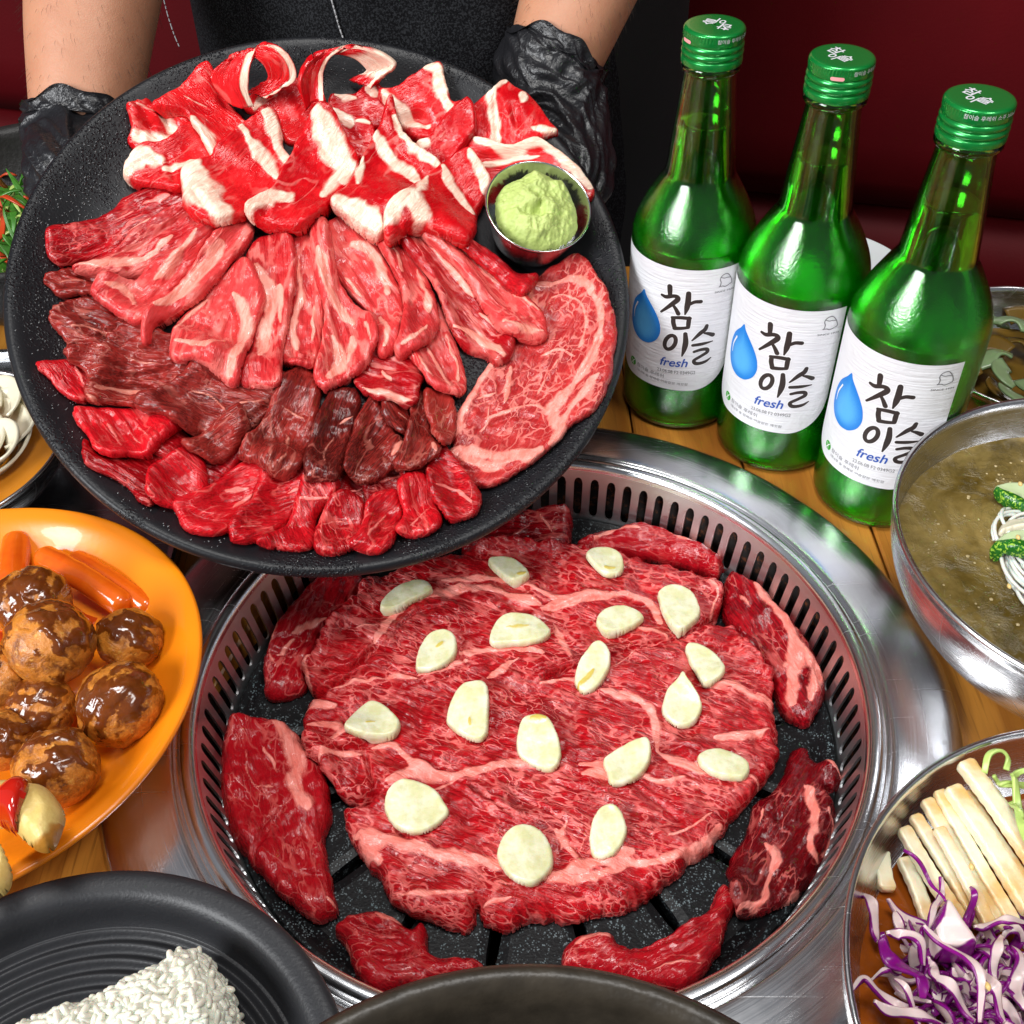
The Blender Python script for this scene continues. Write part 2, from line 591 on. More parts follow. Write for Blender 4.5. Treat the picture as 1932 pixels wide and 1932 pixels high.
M['cap'] = m.end(m.bsdf(Base_Color=(0.004, 0.27, 0.045), Metallic=0.55, Roughness=0.27, Coat_Weight=0.5, Normal=m.bump(m.noise(co, 900, 2), 0.1, 0.0003)))
m = Mat('label_paper')
co = m.obj()
M['paper'] = m.end(m.bsdf(Base_Color=(0.80, 0.81, 0.84), Roughness=0.38, Normal=m.bump(m.math('ADD', m.noise(m.vmul(co, (60, 60, 900)), 1.0, 3), m.math('MULTIPLY', m.noise(m.warp(co, 30, 0.02), 70, 3), 2.6)), 0.45, 0.0009)))
M['ink'] = simple('dark_brown_ink', (0.028, 0.020, 0.018), 0.5)
M['halo'] = simple('white_ink_edge', (0.90, 0.90, 0.91), 0.45)
M['blueink'] = simple('blue_ink', (0.004, 0.075, 0.42), 0.45)
M['greyink'] = simple('grey_ink', (0.20, 0.20, 0.21), 0.5)
M['greenink'] = simple('green_ink', (0.03, 0.36, 0.02), 0.45)
M['whiteink'] = simple('pale_cap_ink', (0.62, 0.62, 0.66), 0.45)
M['pinkink'] = simple('pink_cap_ink', (0.80, 0.36, 0.36), 0.45)
m = Mat('blue_drop_ink')
d = m.attr('fat')
M['drop'] = m.end(m.bsdf(Base_Color=m.mix(m.ramp(m.math('ADD', d, m.math('MULTIPLY', m.noise(m.obj(), 1500, 2), 0.25)), 0.1, 1.1), (0.012, 0.22, 0.72), (0.10, 0.46, 0.90)), Roughness=0.4))

m = Mat('oak_plank')
co = m.n('TexCoord').outputs['Object']
r = m.rnd()
off = m.n('CombineXYZ')
m.set(off.inputs[0], m.math('MULTIPLY', r, 9.0))
m.set(off.inputs[1], m.math('MULTIPLY', r, 5.0))
c2 = m.vadd(co, off.outputs[0])
wv = m.noise(m.vmul(m.warp(c2, 10, 0.03), (38, 3.5, 8)), 1.0, 5, 0.6)
gr = m.noise(m.vmul(c2, (900, 22, 60)), 1.0, 3)
c = m.mix(m.ramp(wv, 0.36, 0.62), (0.26, 0.080, 0.010), (0.62, 0.27, 0.040))
c = m.mix(m.math('MULTIPLY', m.ramp(gr, 0.52, 0.72), 0.55), c, (0.13, 0.042, 0.008))
c = m.mix(m.math('MULTIPLY', r, 0.35), c, (0.50, 0.20, 0.03))
M['wood'] = m.end(m.bsdf(Base_Color=c, Roughness=0.33, Normal=m.bump(gr, 0.2, 0.0005), Coat_Weight=0.25))

M['orange'] = simple('orange_melamine', (0.86, 0.235, 0.006), 0.26, 0, (260, 0.05, 0.001), Coat_Weight=0.3)
M['stone'] = simple('black_stoneware', (0.022, 0.021, 0.020), 0.42, 0, (420, 0.6, 0.0007), var=0.4, vscale=200, Specular_IOR_Level=0.3)
M['stonein'] = simple('dark_brown_stoneware_glaze', (0.030, 0.024, 0.017), 0.36, 0, (150, 0.4, 0.0012), var=0.6, vscale=120, Specular_IOR_Level=0.3)
M['ribbed'] = simple('matte_black_ribbed_plate', (0.018, 0.0185, 0.021), 0.42, 0, (800, 0.3, 0.0004), var=0.25, Specular_IOR_Level=0.38)
M['white'] = simple('white_melamine', (0.72, 0.74, 0.76), 0.25)
M['rice'] = simple('cooked_rice', (0.70, 0.68, 0.57), 0.25, 0, None, var=0.10, vscale=200, Subsurface_Weight=0.3, Subsurface_Scale=0.002)
m = Mat('raw_garlic')
co = m.obj()
germ = m.attr('fat')
c = m.mix(m.ramp(m.noise(co, 170, 4, 0.6), 0.3, 0.7), (0.80, 0.78, 0.58), (0.66, 0.64, 0.34))
c = m.mix(m.ramp(m.math('ADD', germ, m.math('MULTIPLY', m.noise(co, 500, 2), 0.3)), 0.5, 0.85), c, (0.62, 0.48, 0.10))
M['garlic'] = m.end(m.bsdf(Base_Color=c, Roughness=m.ramp(m.noise(co, 260, 3), 0.4, 0.65, 0.18, 0.42), Normal=m.bump(m.noise(co, 320, 3), 0.25, 0.0006), Subsurface_Weight=0.15, Subsurface_Scale=0.002))
m = Mat('wasabi_paste')
co = m.obj()
M['wasabi'] = m.end(m.bsdf(Base_Color=m.mix(m.noise(co, 260, 4, 0.7), (0.36, 0.46, 0.10), (0.58, 0.68, 0.24)), Roughness=0.42, Normal=m.bump(m.noise(co, 700, 4, 0.7), 0.6, 0.0008)))
m = Mat('glazed_fried_ball')
co = m.obj()
sauce = m.attr('fat')
sm = m.ramp(m.math('ADD', sauce, m.math('MULTIPLY', m.math('SUBTRACT', m.noise(m.warp(co, 60, 0.01), 110, 5, 0.65), 0.5), 1.5)), 0.34, 0.56)
n1 = m.noise(m.warp(co, 80, 0.012), 95, 6, 0.7)
cr = m.mix(m.ramp(n1, 0.30, 0.58), (0.13, 0.028, 0.003), (0.58, 0.20, 0.022))
cr = m.mix(m.ramp(m.noise(co, 400, 4, 0.7), 0.55, 0.75), cr, (0.70, 0.36, 0.07))
glz = m.mix(m.noise(co, 150, 4, 0.6), (0.020, 0.003, 0.0008), (0.20, 0.038, 0.004))
c = m.mix(m.math('MULTIPLY', sm, 0.93), cr, glz)
M['ball'] = m.end(m.bsdf(Base_Color=c, Roughness=m.mix(sm, (0.38, 0.38, 0.38), (0.10, 0.10, 0.10)), Normal=m.bump(m.math('ADD', m.math('MULTIPLY', m.math('MULTIPLY', n1, 2.0), m.math('SUBTRACT', 1.0, m.math('MULTIPLY', sm, 0.85))), m.math('ADD', m.math('MULTIPLY', m.noise(co, 420, 4, 0.7), m.math('SUBTRACT', 0.6, m.math('MULTIPLY', sm, 0.5))), sm)), 0.6, 0.0014), Coat_Weight=m.math('ADD', m.math('MULTIPLY', sm, 0.35), 0.15), Coat_Roughness=0.04))
m = Mat('sauced_rice_cake')
co = m.obj()
M['tteok'] = m.end(m.bsdf(Base_Color=m.mix(m.noise(co, 70, 4, 0.6), (0.58, 0.040, 0.002), (0.86, 0.19, 0.010)), Roughness=0.16, Normal=m.bump(m.noise(co, 160, 3), 0.2, 0.001), Coat_Weight=0.5))
M['sauce'] = simple('red_orange_sauce', (0.50, 0.055, 0.006), 0.08, 0, (140, 0.3, 0.001), Coat_Weight=0.5)
M['ketchup'] = simple('ketchup', (0.46, 0.012, 0.005), 0.08, Coat_Weight=0.5)
m = Mat('fried_potato')
co = m.obj()
M['potato'] = m.end(m.bsdf(Base_Color=m.mix(m.ramp(m.math('ADD', m.attr('fat'), m.math('MULTIPLY', m.noise(co, 220, 4), 0.5)), 0.5, 0.9), m.mix(m.noise(co, 240, 4, 0.7), (0.52, 0.34, 0.07), (0.76, 0.58, 0.22)), (0.40, 0.17, 0.018)), Roughness=0.45, Normal=m.bump(m.noise(co, 450, 3), 0.4, 0.0008)))
m = Mat('brown_broth')
co = m.obj()
M['broth'] = m.end(m.bsdf(Base_Color=m.mix(m.ramp(m.noise(m.warp(co, 18, 0.05), 26, 6, 0.65), 0.32, 0.70), (0.075, 0.048, 0.005), (0.30, 0.215, 0.070)), Roughness=0.12, Normal=m.bump(m.ramp(m.noise(m.warp(co, 30, 0.03), 120, 6, 0.7), 0.45, 0.75), 0.45, 0.002), Specular_IOR_Level=0.4))
M['ice'] = simple('floating_foam_specks', (0.46, 0.36, 0.18), 0.15, 0)
M['brine'] = simple('orange_brine', (0.24, 0.055, 0.005), 0.06, 0, (80, 0.2, 0.001), var=0.5, vscale=25)
M['onionsauce'] = simple('amber_onion_sauce', (0.48, 0.17, 0.012), 0.08, 0, (60, 0.2, 0.001), var=0.4, vscale=25)
M['noodle'] = simple('glassy_white_noodle', (0.72, 0.72, 0.66), 0.16, 0, None, Subsurface_Weight=0.3, Subsurface_Scale=0.003)
m = Mat('pale_radish')
co = m.obj()
M['radish'] = m.end(m.bsdf(Base_Color=m.mix(m.ramp(m.math('ADD', m.noise(co, 45, 4, 0.6), m.math('MULTIPLY', m.attr('fat'), 0.3)), 0.42, 0.75), (0.84, 0.77, 0.56), (0.74, 0.43, 0.12)), Roughness=0.25, Normal=m.bump(m.noise(co, 380, 3), 0.4, 0.0008), Subsurface_Weight=0.45, Subsurface_Scale=0.004))
m = Mat('purple_cabbage')
co = m.obj()
pe = m.ramp(m.math('ADD', m.attr('fat'), m.math('MULTIPLY', m.math('SUBTRACT', m.noise(co, 160, 3), 0.5), 0.5)), 0.45, 0.72)
M['cabbage'] = m.end(m.bsdf(Base_Color=m.mix(pe, m.mix(m.noise(co, 90, 3), (0.80, 0.70, 0.64), (0.74, 0.50, 0.52)), m.mix(m.noise(co, 110, 2), (0.09, 0.001, 0.10), (0.32, 0.004, 0.26))), Roughness=0.25, Subsurface_Weight=0.15, Subsurface_Scale=0.002))
m = Mat('cucumber_slice')
co = m.obj()
skin = m.ramp(m.attr('fat'), 0.5, 0.6)
M['cucumber'] = m.end(m.bsdf(Base_Color=m.mix(skin, m.mix(m.noise(co, 120, 3), (0.42, 0.55, 0.24), (0.66, 0.74, 0.50)), m.mix(m.ramp(m.noise(co, 650, 2), 0.52, 0.62), (0.012, 0.12, 0.010), (0.30, 0.52, 0.05))), Roughness=0.25))
M['lime'] = simple('pale_green_scallion', (0.46, 0.62, 0.16), 0.3, 0, None, var=0.35, vscale=70)
M['greenleaf'] = simple('dark_green_scallion', (0.055, 0.21, 0.022), 0.35, 0, None, var=0.5, vscale=80)
M['chiliflake'] = simple('red_chili_dressing', (0.52, 0.055, 0.012), 0.3, 0, None, var=0.4, vscale=150)
M['onion'] = simple('pale_onion', (0.72, 0.66, 0.50), 0.2, 0, None, var=0.2, vscale=50)
M['pickle'] = simple('pickled_green_pepper', (0.24, 0.35, 0.17), 0.2, 0, None, var=0.5, vscale=60)
M['pickledark'] = simple('soy_soaked_pepper', (0.16, 0.090, 0.014), 0.2, 0, None, var=0.5, vscale=60)
M['sesame'] = simple('sesame_seed', (0.72, 0.50, 0.18), 0.4)
m = Mat('forearm_skin')
co = m.obj()
nor = m.bump(m.voro(co, 700, 'DISTANCE_TO_EDGE'), 0.18, 0.0006)
nor = m.bump(m.noise(co, 300, 3), 0.15, 0.001, nor)
b = m.bsdf(Base_Color=m.mix(m.noise(co, 45, 5, 0.65), (0.40, 0.165, 0.090), (0.54, 0.265, 0.155)), Roughness=0.5, Normal=nor, Subsurface_Weight=0.12, Subsurface_Scale=0.006)
M['skin'] = m.end(b)
m = Mat('black_nitrile')
co = m.obj()
f1 = m.noise(m.warp(co, 40, 0.02), 90, 4, 0.6)
ridge = m.math('ABSOLUTE', m.math('SUBTRACT', f1, 0.5))
M['glove'] = m.end(m.bsdf(Base_Color=(0.010, 0.010, 0.012), Roughness=0.36, Normal=m.bump(ridge, 0.6, 0.004)))
m = Mat('black_denim')
co = m.obj()
wv = m.n('TexWave', {'Scale': 700.0, 'Distortion': 1.5, 'Detail': 1.0}, bands_direction='DIAGONAL')
m.set(wv.inputs['Vector'], co)
wc = m.ramp(m.noise(m.vmul(co, (800, 800, 800)), 1.0, 2), 0.42, 0.68)
M['denim'] = m.end(m.bsdf(Base_Color=m.mix(m.math('MULTIPLY', wc, m.math('ADD', wv.outputs[1], 0.3)), (0.002, 0.002, 0.003), (0.028, 0.030, 0.034)), Roughness=0.75, Normal=m.bump(m.noise(co, 1100, 2), 0.5, 0.0006), Specular_IOR_Level=0.15))
M['cloth'] = simple('black_cloth', (0.004, 0.004, 0.0045), 0.9, 0, (900, 0.3, 0.0005))
M['thread'] = simple('grey_thread', (0.35, 0.35, 0.36), 0.7)
M['leather'] = simple('dark_red_leatherette', (0.085, 0.0004, 0.0025), 0.6, 0, (500, 0.25, 0.0006), var=0.25, vscale=12, Specular_IOR_Level=0.18)
M['floor'] = simple('dark_floor', (0.02, 0.018, 0.017), 0.5)
# ------------------------------------------------------------------ setting: floor, booth, table
mk('floor', [(-2, -1, -0.75), (2, -1, -0.75), (2, 3, -0.75), (-2, 3, -0.75)], [[0, 1, 2, 3]], M['floor'], kind='structure')


def cushion(p0, p1, z0, z1, thick, bulge, name, parent):
    """upholstered panel from p0 to p1 (plan points), z0..z1, bulging towards the table"""
    p0, p1 = V(p0, float), V(p1, float)
    d = p1 - p0
    ln = np.linalg.norm(d)
    d /= ln
    nn = V([d[1], -d[0]])
    nx, nz = 60, 24
    s, t = np.linspace(0, 1, nx), np.linspace(0, 1, nz)
    S, T = np.meshgrid(s, t)
    ex = np.clip(np.minimum(S, 1 - S) * ln / 0.05, 0, 1)
    ez = np.clip(np.minimum(T, 1 - T) * (z1 - z0) / 0.05, 0, 1)
    b = thick * (np.sqrt(1 - (1 - ex) ** 2) * np.sqrt(1 - (1 - ez) ** 2)) + bulge * np.sin(np.pi * T) + 0.006 * fbm(S * 9, T * 5, 3)
    X = p0[0] + d[0] * S * ln + nn[0] * b
    Y = p0[1] + d[1] * S * ln + nn[1] * b
    Z = z0 + (z1 - z0) * T
    v = np.stack([X, Y, Z], -1).reshape(-1, 3)
    back = np.stack([p0[0] + d[0] * S * ln - nn[0] * 0.04, p0[1] + d[1] * S * ln - nn[1] * 0.04, Z], -1).reshape(-1, 3)
    i = (np.arange(nz - 1)[:, None] * nx + np.arange(nx - 1)[None])
    f = np.stack([i, i + 1, i + 1 + nx, i + nx], -1).reshape(-1, 4)
    k = len(v)
    fb = f[:, ::-1] + k
    rim = np.concatenate([np.arange(nx), np.arange(1, nz) * nx + nx - 1, (nz - 1) * nx + np.arange(nx - 2, -1, -1), np.arange(nz - 2, 0, -1) * nx])
    r2 = np.roll(rim, -1)
    fr_ = np.stack([rim, rim + k, r2 + k, r2], -1)
    return mk(name, np.concatenate([v, back]), np.concatenate([f, fb, fr_]), M['leather'], parent)


sL, sR = onz(0, 236, -0.10), onz(1900, 448, -0.10)
dirb = (sR - sL)[:2] / np.linalg.norm((sR - sL)[:2])
bA, bB = sL[:2] - dirb * 1.6, sR[:2] + dirb * 0.6
nb = V([dirb[1], -dirb[0]])
booth = empty('booth_bench', (*((bA + bB) / 2), -0.75), label='dark red padded booth seat behind the table and the bottles', cat='booth')
cushion(bA - nb * 0.03, bB - nb * 0.03, -0.097, 0.75, 0.03, 0.015, 'backrest', booth)
cushion(bA - nb * 0.045, bB - nb * 0.045, -0.60, -0.1005, 0.028, 0.012, 'seat_panel', booth)

wA, wB = bA - nb * 0.12 - dirb * 2.0, bB - nb * 0.12 + dirb * 2.0
wq = wA - nb * 0.1, wB - nb * 0.1
mk('wall', [(*wA, -0.75), (*wB, -0.75), (*wB, 1.9), (*wA, 1.9), (*wq[0], -0.75), (*wq[1], -0.75), (*wq[1], 1.9), (*wq[0], 1.9)], [[0, 1, 2, 3], [5, 4, 7, 6], [3, 2, 6, 7], [1, 5, 6, 2], [4, 0, 3, 7]], simple('dark_wall_paint', (0.05, 0.03, 0.03), 0.7), smooth=False, kind='structure')
GC = V([0.005, 0.307])          # the grill's axis
table = empty('wooden_table', (0.0, 0.25, -0.75), label='wooden plank table with yellow brown grain under the dishes', cat='table')
seam = onz(1651, 1011, 0)[0]
PW = 0.058
k0 = -14
edges = [seam + PW * k for k in range(-16, 12)]


def plank(x0, x1, ylo, yhi):
    g, ch, th = 0.0006, 0.0012, 0.028
    n = 9
    a, b = x0 + g, x1 - g
    rows = [(a, -th), (a, -ch), (a + ch, 0.0)] + [(a + ch + (b - a - 2 * ch) * k / n, 0.0) for k in range(1, n)] + [(b - ch, 0.0), (b, -ch), (b, -th)]
    v, f = [], []
    for x, z in rows:
        lo, hi = ylo(x), yhi(x)
        v += [(x, lo, z), (x, hi, z)]
    for k in range(len(rows) - 1):
        f.append([2 * k, 2 * k + 2, 2 * k + 3, 2 * k + 1])
    f.append([2 * k for k in range(len(rows))][::-1])
    f.append([2 * k + 1 for k in range(len(rows))])
    f.append([0, 1, 2 * len(rows) - 1, 2 * len(rows) - 2])
    mk('plank', v, f, M['wood'], table, smooth=False)


HR = 0.165


def arc(x, sgn):
    q = HR * HR - (x - GC[0]) ** 2
    return GC[1] + sgn * (math.sqrt(q) if q > 0 else 0.0)


for x0, x1 in zip(edges[:-1], edges[1:]):
    if min(abs(x0 - GC[0]), abs(x1 - GC[0])) < HR or (x0 < GC[0] < x1):
        plank(x0, x1, lambda x: -0.28, lambda x: arc(x, -1))
        plank(x0, x1, lambda x: arc(x, 1), lambda x: 0.668 - 0.28 * max(0.0, x - 0.12) + min(0.115, 1.2 * max(0.0, -x - 0.2)))
    else:
        plank(x0, x1, lambda x: -0.28, lambda x: 0.668 - 0.28 * max(0.0, x - 0.12) + min(0.115, 1.2 * max(0.0, -x - 0.2)))

# ------------------------------------------------------------------ grill
grill = empty('tabletop_grill', (GC[0], GC[1], 0.0), label='round stainless grill set into the table with slotted inner wall', cat='grill')
prof = smooth_prof([(0.1474, 0.0075), (0.1480, 0.0100), (0.1496, 0.0117), (0.1520, 0.0119), (0.1540, 0.0108), (0.1550, 0.0086), (0.1560, 0.0078), (0.1574, 0.0084), (0.1590, 0.0094), (0.1640, 0.0095), (0.1740, 0.0088), (0.1830, 0.0074), (0.1880, 0.0054), (0.1898, 0.0030), (0.1902, 0.0003)], 5)
v, f = lathe(prof, 192, (GC[0], GC[1], 0))
mk('steel_ring', v, f, M['ring'], grill)
NS = 100
wt, wb = V([0.1476, 0.0080]), V([0.1406, -0.0265])
vv, ff = [], []


def wp_(a, t, off=0.0):
    r = wb[0] + (wt[0] - wb[0]) * t + off
    z = wb[1] + (wt[1] - wb[1]) * t
    vv.append((GC[0] + r * math.cos(a), GC[1] + r * math.sin(a), z))
    return len(vv) - 1


da = 2 * math.pi / NS
for k in range(NS):
    a0 = k * da
    aL, aR, a1 = a0 + da * 0.24, a0 + da * 0.76, a0 + da
    tl, tu = 0.17, 0.86
    cr_ = 0.10
    ff.append([wp_(a0, 0), wp_(aL, 0), wp_(aL, 1), wp_(a0, 1)])
    ff.append([wp_(aR, 0), wp_(a1, 0), wp_(a1, 1), wp_(aR, 1)])
    m_ = 8
    up, lo = [], []
    for j in range(m_ + 1):
        s = j / m_
        a = aL + (aR - aL) * s
        cc = cr_ * math.sqrt(max(0, 1 - (2 * s - 1) ** 2))
        up.append((a, tu - cr_ + cc))
        lo.append((a, tl + cr_ - cc))
    for j in range(m_):
        ff.append([wp_(*up[j]), wp_(*up[j + 1]), wp_(up[j + 1][0], 1), wp_(up[j][0], 1)])
        ff.append([wp_(lo[j][0], 0), wp_(lo[j + 1][0], 0), wp_(*lo[j + 1]), wp_(*lo[j])])
    loop = up + lo[::-1]
    for p, q in zip(loop, loop[1:] + loop[:1]):
        ff.append([wp_(*p), wp_(*q), wp_(*q, 0.0011), wp_(*p, 0.0011)])
mk('slotted_wall', vv, ff, M['wall'], grill, smooth=False)
v, f = lathe([(0.1560, 0.0060), (0.1560, -0.065), (0.001, -0.066)], 96, (GC[0], GC[1], 0))
mk('burner_liner', v, f, M['liner'], grill)

PZ = -0.0270                     # cooking surface
NP = 18
rr = np.r_[0.004, 0.02, 0.040, np.linspace(0.046, 0.116, 12), 0.121, 0.126, 0.130, 0.1335, 0.1365, 0.1385, 0.1400, 0.1406, 0.1406]
zz = np.r_[np.full(17, 0.0), 0.0004, 0.0022, 0.0048, 0.0058, 0.0052, 0.003, -0.010]
rr = rr[:len(zz)]
M_ = 9
vv, ff = [], []
for k in range(NP):
    c0, c1 = (k - 0.0) * 2 * math.pi / NP, (k + 1.0) * 2 * math.pi / NP
    base = len(vv)
    hw = []
    for r in rr:
        e = 0.0026 * math.sqrt(max(0.0, 1 - ((r - 0.081) / 0.038) ** 6)) if 0.043 < r < 0.119 else 0.0
        hw.append(math.asin(e / r) if e else 0.0)
    for i, r in enumerate(rr):
        for j in range(M_):
            a = c0 + hw[i] + (c1 - c0 - 2 * hw[i]) * j / (M_ - 1)
            bev = -0.0009 if hw[i] > 0 and j in (0, M_ - 1) else 0.0
            vv.append((GC[0] + r * math.cos(a), GC[1] + r * math.sin(a), PZ + zz[i] + bev))
    for i in range(len(rr) - 1):
        for j in range(M_ - 1):
            q = base + i * M_ + j
            ff.append([q, q + M_, q + M_ + 1, q + 1])
    for i in range(len(rr) - 1):
        if hw[i] > 0 or hw[i + 1] > 0:
            for j in (0, M_ - 1):
                p, q = base + i * M_ + j, base + (i + 1) * M_ + j
                vv += [(vv[p][0], vv[p][1], PZ - 0.010), (vv[q][0], vv[q][1], PZ - 0.010)]
                ff.append([p, q, len(vv) - 1, len(vv) - 2])
mk('grill_pan', vv, ff, M['pan'], smooth=False, label='round black speckled grill pan with radial slots inside the steel ring', cat='grill pan')

# ------------------------------------------------------------------ the tilted platter in the hands
_a, _b = 0.4537, 0.1175
PN = V([math.sin(_b), -math.sin(_a) * math.cos(_b), math.cos(_a) * math.cos(_b)])
pex = np.cross([0, 1, 0.], PN)
pex /= np.linalg.norm(pex)
PLATE = Plane((-0.0897, 0.4873, 0.11), pex, np.cross(PN, pex))
FLOOR_H = -0.017
pp_ = smooth_prof([(0.001, FLOOR_H), (0.06, FLOOR_H), (0.110, FLOOR_H), (0.120, FLOOR_H + 0.001), (0.132, -0.012), (0.143, -0.0050), (0.1490, -0.0012), (0.1530, 0.0), (0.1552, -0.0016), (0.1556, -0.0040), (0.1540, -0.0062), (0.145, -0.0125), (0.130, -0.0200), (0.112, -0.0235), (0.07, -0.0235), (0.001, -0.0235)], 5)
v, f = lathe(pp_, 160, pl=PLATE)
platter = mk('serving_platter', v, f, M['platter'], label='large round black platter of raw beef slices tilted over the grill', cat='platter')


def rim_h(r):
    return np.interp(r, pp_[:50, 0], pp_[:50, 1])


# water beads on the platter wall, nobody could count them
pv, pf = [], []
ico_v = V([(0, 0, 1), (0.89, 0, 0.45), (0.28, 0.85, 0.45), (-0.72, 0.53, 0.45), (-0.72, -0.53, 0.45), (0.28, -0.85, 0.45), (1, 0, -.2), (0.31, 0.95, -.2), (-0.81, 0.59, -.2), (-0.81, -0.59, -.2), (0.31, -0.95, -.2)])
ico_f = [[0, 1, 2], [0, 2, 3], [0, 3, 4], [0, 4, 5], [0, 5, 1]] + [[1 + i, 6 + i, 6 + (i + 1) % 5, 1 + (i + 1) % 5] for i in range(5)]
for cl in range(1500):
    a = RNG.choice([2.6, 3.0, 3.5, 4.2, 1.35, 5.0]) + RNG.normal(0, 0.22)
    r = np.clip(RNG.normal(0.135, 0.008), 0.112, 0.150)
    s = RNG.uniform(0.00025, 0.0007)
    c = PLATE.to(V([r * math.cos(a), r * math.sin(a)]), rim_h(r))
    pv.append(c + ico_v @ np.stack([PLATE.ex, PLATE.ey, PLATE.n * 0.6]) * s)
    pf.append(ico_f)
v, f = join(list(zip(pv, pf)))
m = Mat('water_bead')
M['water'] = m.end(m.bsdf(Base_Color=(0.03, 0.032, 0.034), Roughness=0.03, Specular_IOR_Level=0.8))
mk('water_drops', v, f, M['water'], platter, kind='stuff')


# ------------------------------------------------------------------ the person behind the table
def skinned(name, V_, E_, R_, mat, parent, sub=2):
    me = bpy.data.meshes.new(name)
    c = ORIG[parent.name]
    me.from_pydata([tuple(V(p) - c) for p in V_], E_, [])
    me.materials.append(mat)
    o = bpy.data.objects.new(name, me)
    COL.objects.link(o)
    o.parent = parent
    ORIG[o.name] = c
    md = o.modifiers.new('skin', 'SKIN')
    md.use_smooth_shade = True
    lay = me.skin_vertices[0].data
    for i, r in enumerate(R_):
        lay[i].radius = (r, r) if np.isscalar(r) else r
        lay[i].use_root = (i == 0)
    sd = o.modifiers.new('sub', 'SUBSURF')
    sd.levels = sd.render_levels = sub
    return o


person = empty('person', (-0.05, 0.82, -0.75), label='person in black denim apron and black gloves holding the platter of beef', cat='person')
WL, TL = at_depth(158, 238, 0.645), at_depth(172, -10, 0.645)
WR, TR = at_depth(1040, 128, 0.665), at_depth(1092, -20, 0.665)
EL = TL + (TL - WL) * 2.6 + V([0.02, 0.03, 0])
ER = TR + (TR - WR) * 2.0 + V([0.02, 0.02, 0.02])
SL_, SR_ = V([-0.23, 0.85, 0.62]), V([0.13, 0.85, 0.62])
bv = [(-0.05, 0.84, -0.02), (-0.05, 0.84, 0.25), (-0.05, 0.84, 0.55), tuple(SL_), tuple(EL), tuple(TL + (EL - TL) * 0.35), tuple(TL), tuple(WL), tuple(WL + (WL - TL) * 0.25),
      tuple(SR_), tuple(ER), tuple(TR + (ER - TR) * 0.35), tuple(TR), tuple(WR), tuple(WR + (WR - TR) * 0.25)]
be = [(0, 1), (1, 2), (2, 3), (3, 4), (4, 5), (5, 6), (6, 7), (7, 8), (2, 9), (9, 10), (10, 11), (11, 12), (12, 13), (13, 14)]
br = [0.07, 0.07, 0.09, 0.055, 0.044, 0.044, 0.041, 0.0315, 0.028, 0.055, 0.042, 0.040, 0.037, 0.030, 0.027]
skinned('body', bv, be, br, M['skin'], person, 3)


def loft(secs, n, a0=0.0, a1=2 * np.pi, closed=True):
    """secs: (cx, cy, z, rx, ry)"""
    t = np.linspace(a0, a1, n, endpoint=not closed)
    v = np.concatenate([np.stack([c[0] + c[3] * np.cos(t), c[1] + c[4] * np.sin(t), np.full(n, c[2])], -1) for c in secs])
    m = len(secs)
    w_ = n if closed else n - 1
    i = np.arange(m - 1)[:, None] * n + np.arange(w_)[None]
    j = np.arange(m - 1)[:, None] * n + (np.arange(w_)[None] + 1) % n
    return v, np.stack([i, j, j + n, i + n], -1).reshape(-1, 4)


hv, hf = [], []
for A_, B_, R0_, R1_ in ((WL, TL, 0.0305, 0.0400), (WR, TR, 0.0290, 0.0360)):
    ax_ = (B_ - A_) / np.linalg.norm(B_ - A_)
    h1 = np.cross(ax_, [0, 1.0, 0.2])
    h1 /= np.linalg.norm(h1)
    h2 = np.cross(ax_, h1)
    for k in range(260):
        t_, an_ = RNG.uniform(0.1, 1.25), RNG.uniform(0, 6.283)
        rd = h1 * math.cos(an_) + h2 * math.sin(an_)
        tn = h2 * math.cos(an_) - h1 * math.sin(an_)
        p0 = A_ + (B_ - A_) * t_ + rd * (R0_ + (R1_ - R0_) * min(t_, 1)) * 0.96
        ln = RNG.uniform(0.004, 0.009)
        P = np.stack([p0 + rd * ln * 0.45 * s_ - ax_ * ln * 0.8 * s_ + tn * ln * 0.3 * s_ * s_ for s_ in (0, 0.5, 1.0)])
        a, b = tube(P, [0.00007, 0.00006, 0.00002], 3, caps=False)
        hv.append(a)
        hf.append(b)
v, f = join(list(zip(hv, hf)))
M['hair'] = simple('fine_dark_hair', (0.03, 0.018, 0.012), 0.6)
mk('arm_hair', v, f, M['hair'], person, kind='stuff')
zs = np.linspace(-0.72, 0.52, 70)
tr = [(-0.036, 0.835, z, 0.176, 0.108) for z in zs]
v, f = loft(tr, 60)
v[:, 1] += 0.006 * fbm(v[:, 0] * 20, v[:, 2] * 8, 5)
mk('trousers', v, f, M['cloth'], person)
AX, AY, AR, AB = -0.051, 0.825, 0.163, 0.124
tr = [(AX, AY, z, AR, AB) for z in np.linspace(-0.45, 0.5, 90)]
v, f = loft(tr, 90, math.pi * 1.02, math.pi * 1.98, False)
v[:, 1] += 0.010 * fbm(v[:, 0] * 12, v[:, 2] * 5, 9) + 0.004 * fbm(v[:, 0] * 40, v[:, 2] * 22, 11)
apron = mk('apron', v, f, M['denim'], person)
sv, sf = [], []


def on_apron(u, v_):
    """front surface of the apron under a picture point"""
    d = rays([[u, v_]])[0]
    for t in np.linspace(0.5, 1.1, 1200):
        p = CC + d * t
        q = ((p[0] - AX) / AR) ** 2 + ((p[1] - AY) / AB) ** 2
        if q < 1.0:
            return p + V([0, 0.010 * fbm(p[:1] * 12, p[2:] * 5, 9)[0] + 0.004 * fbm(p[:1] * 40, p[2:] * 22, 11)[0] - 0.0006, 0])
    return CC + d * 0.8


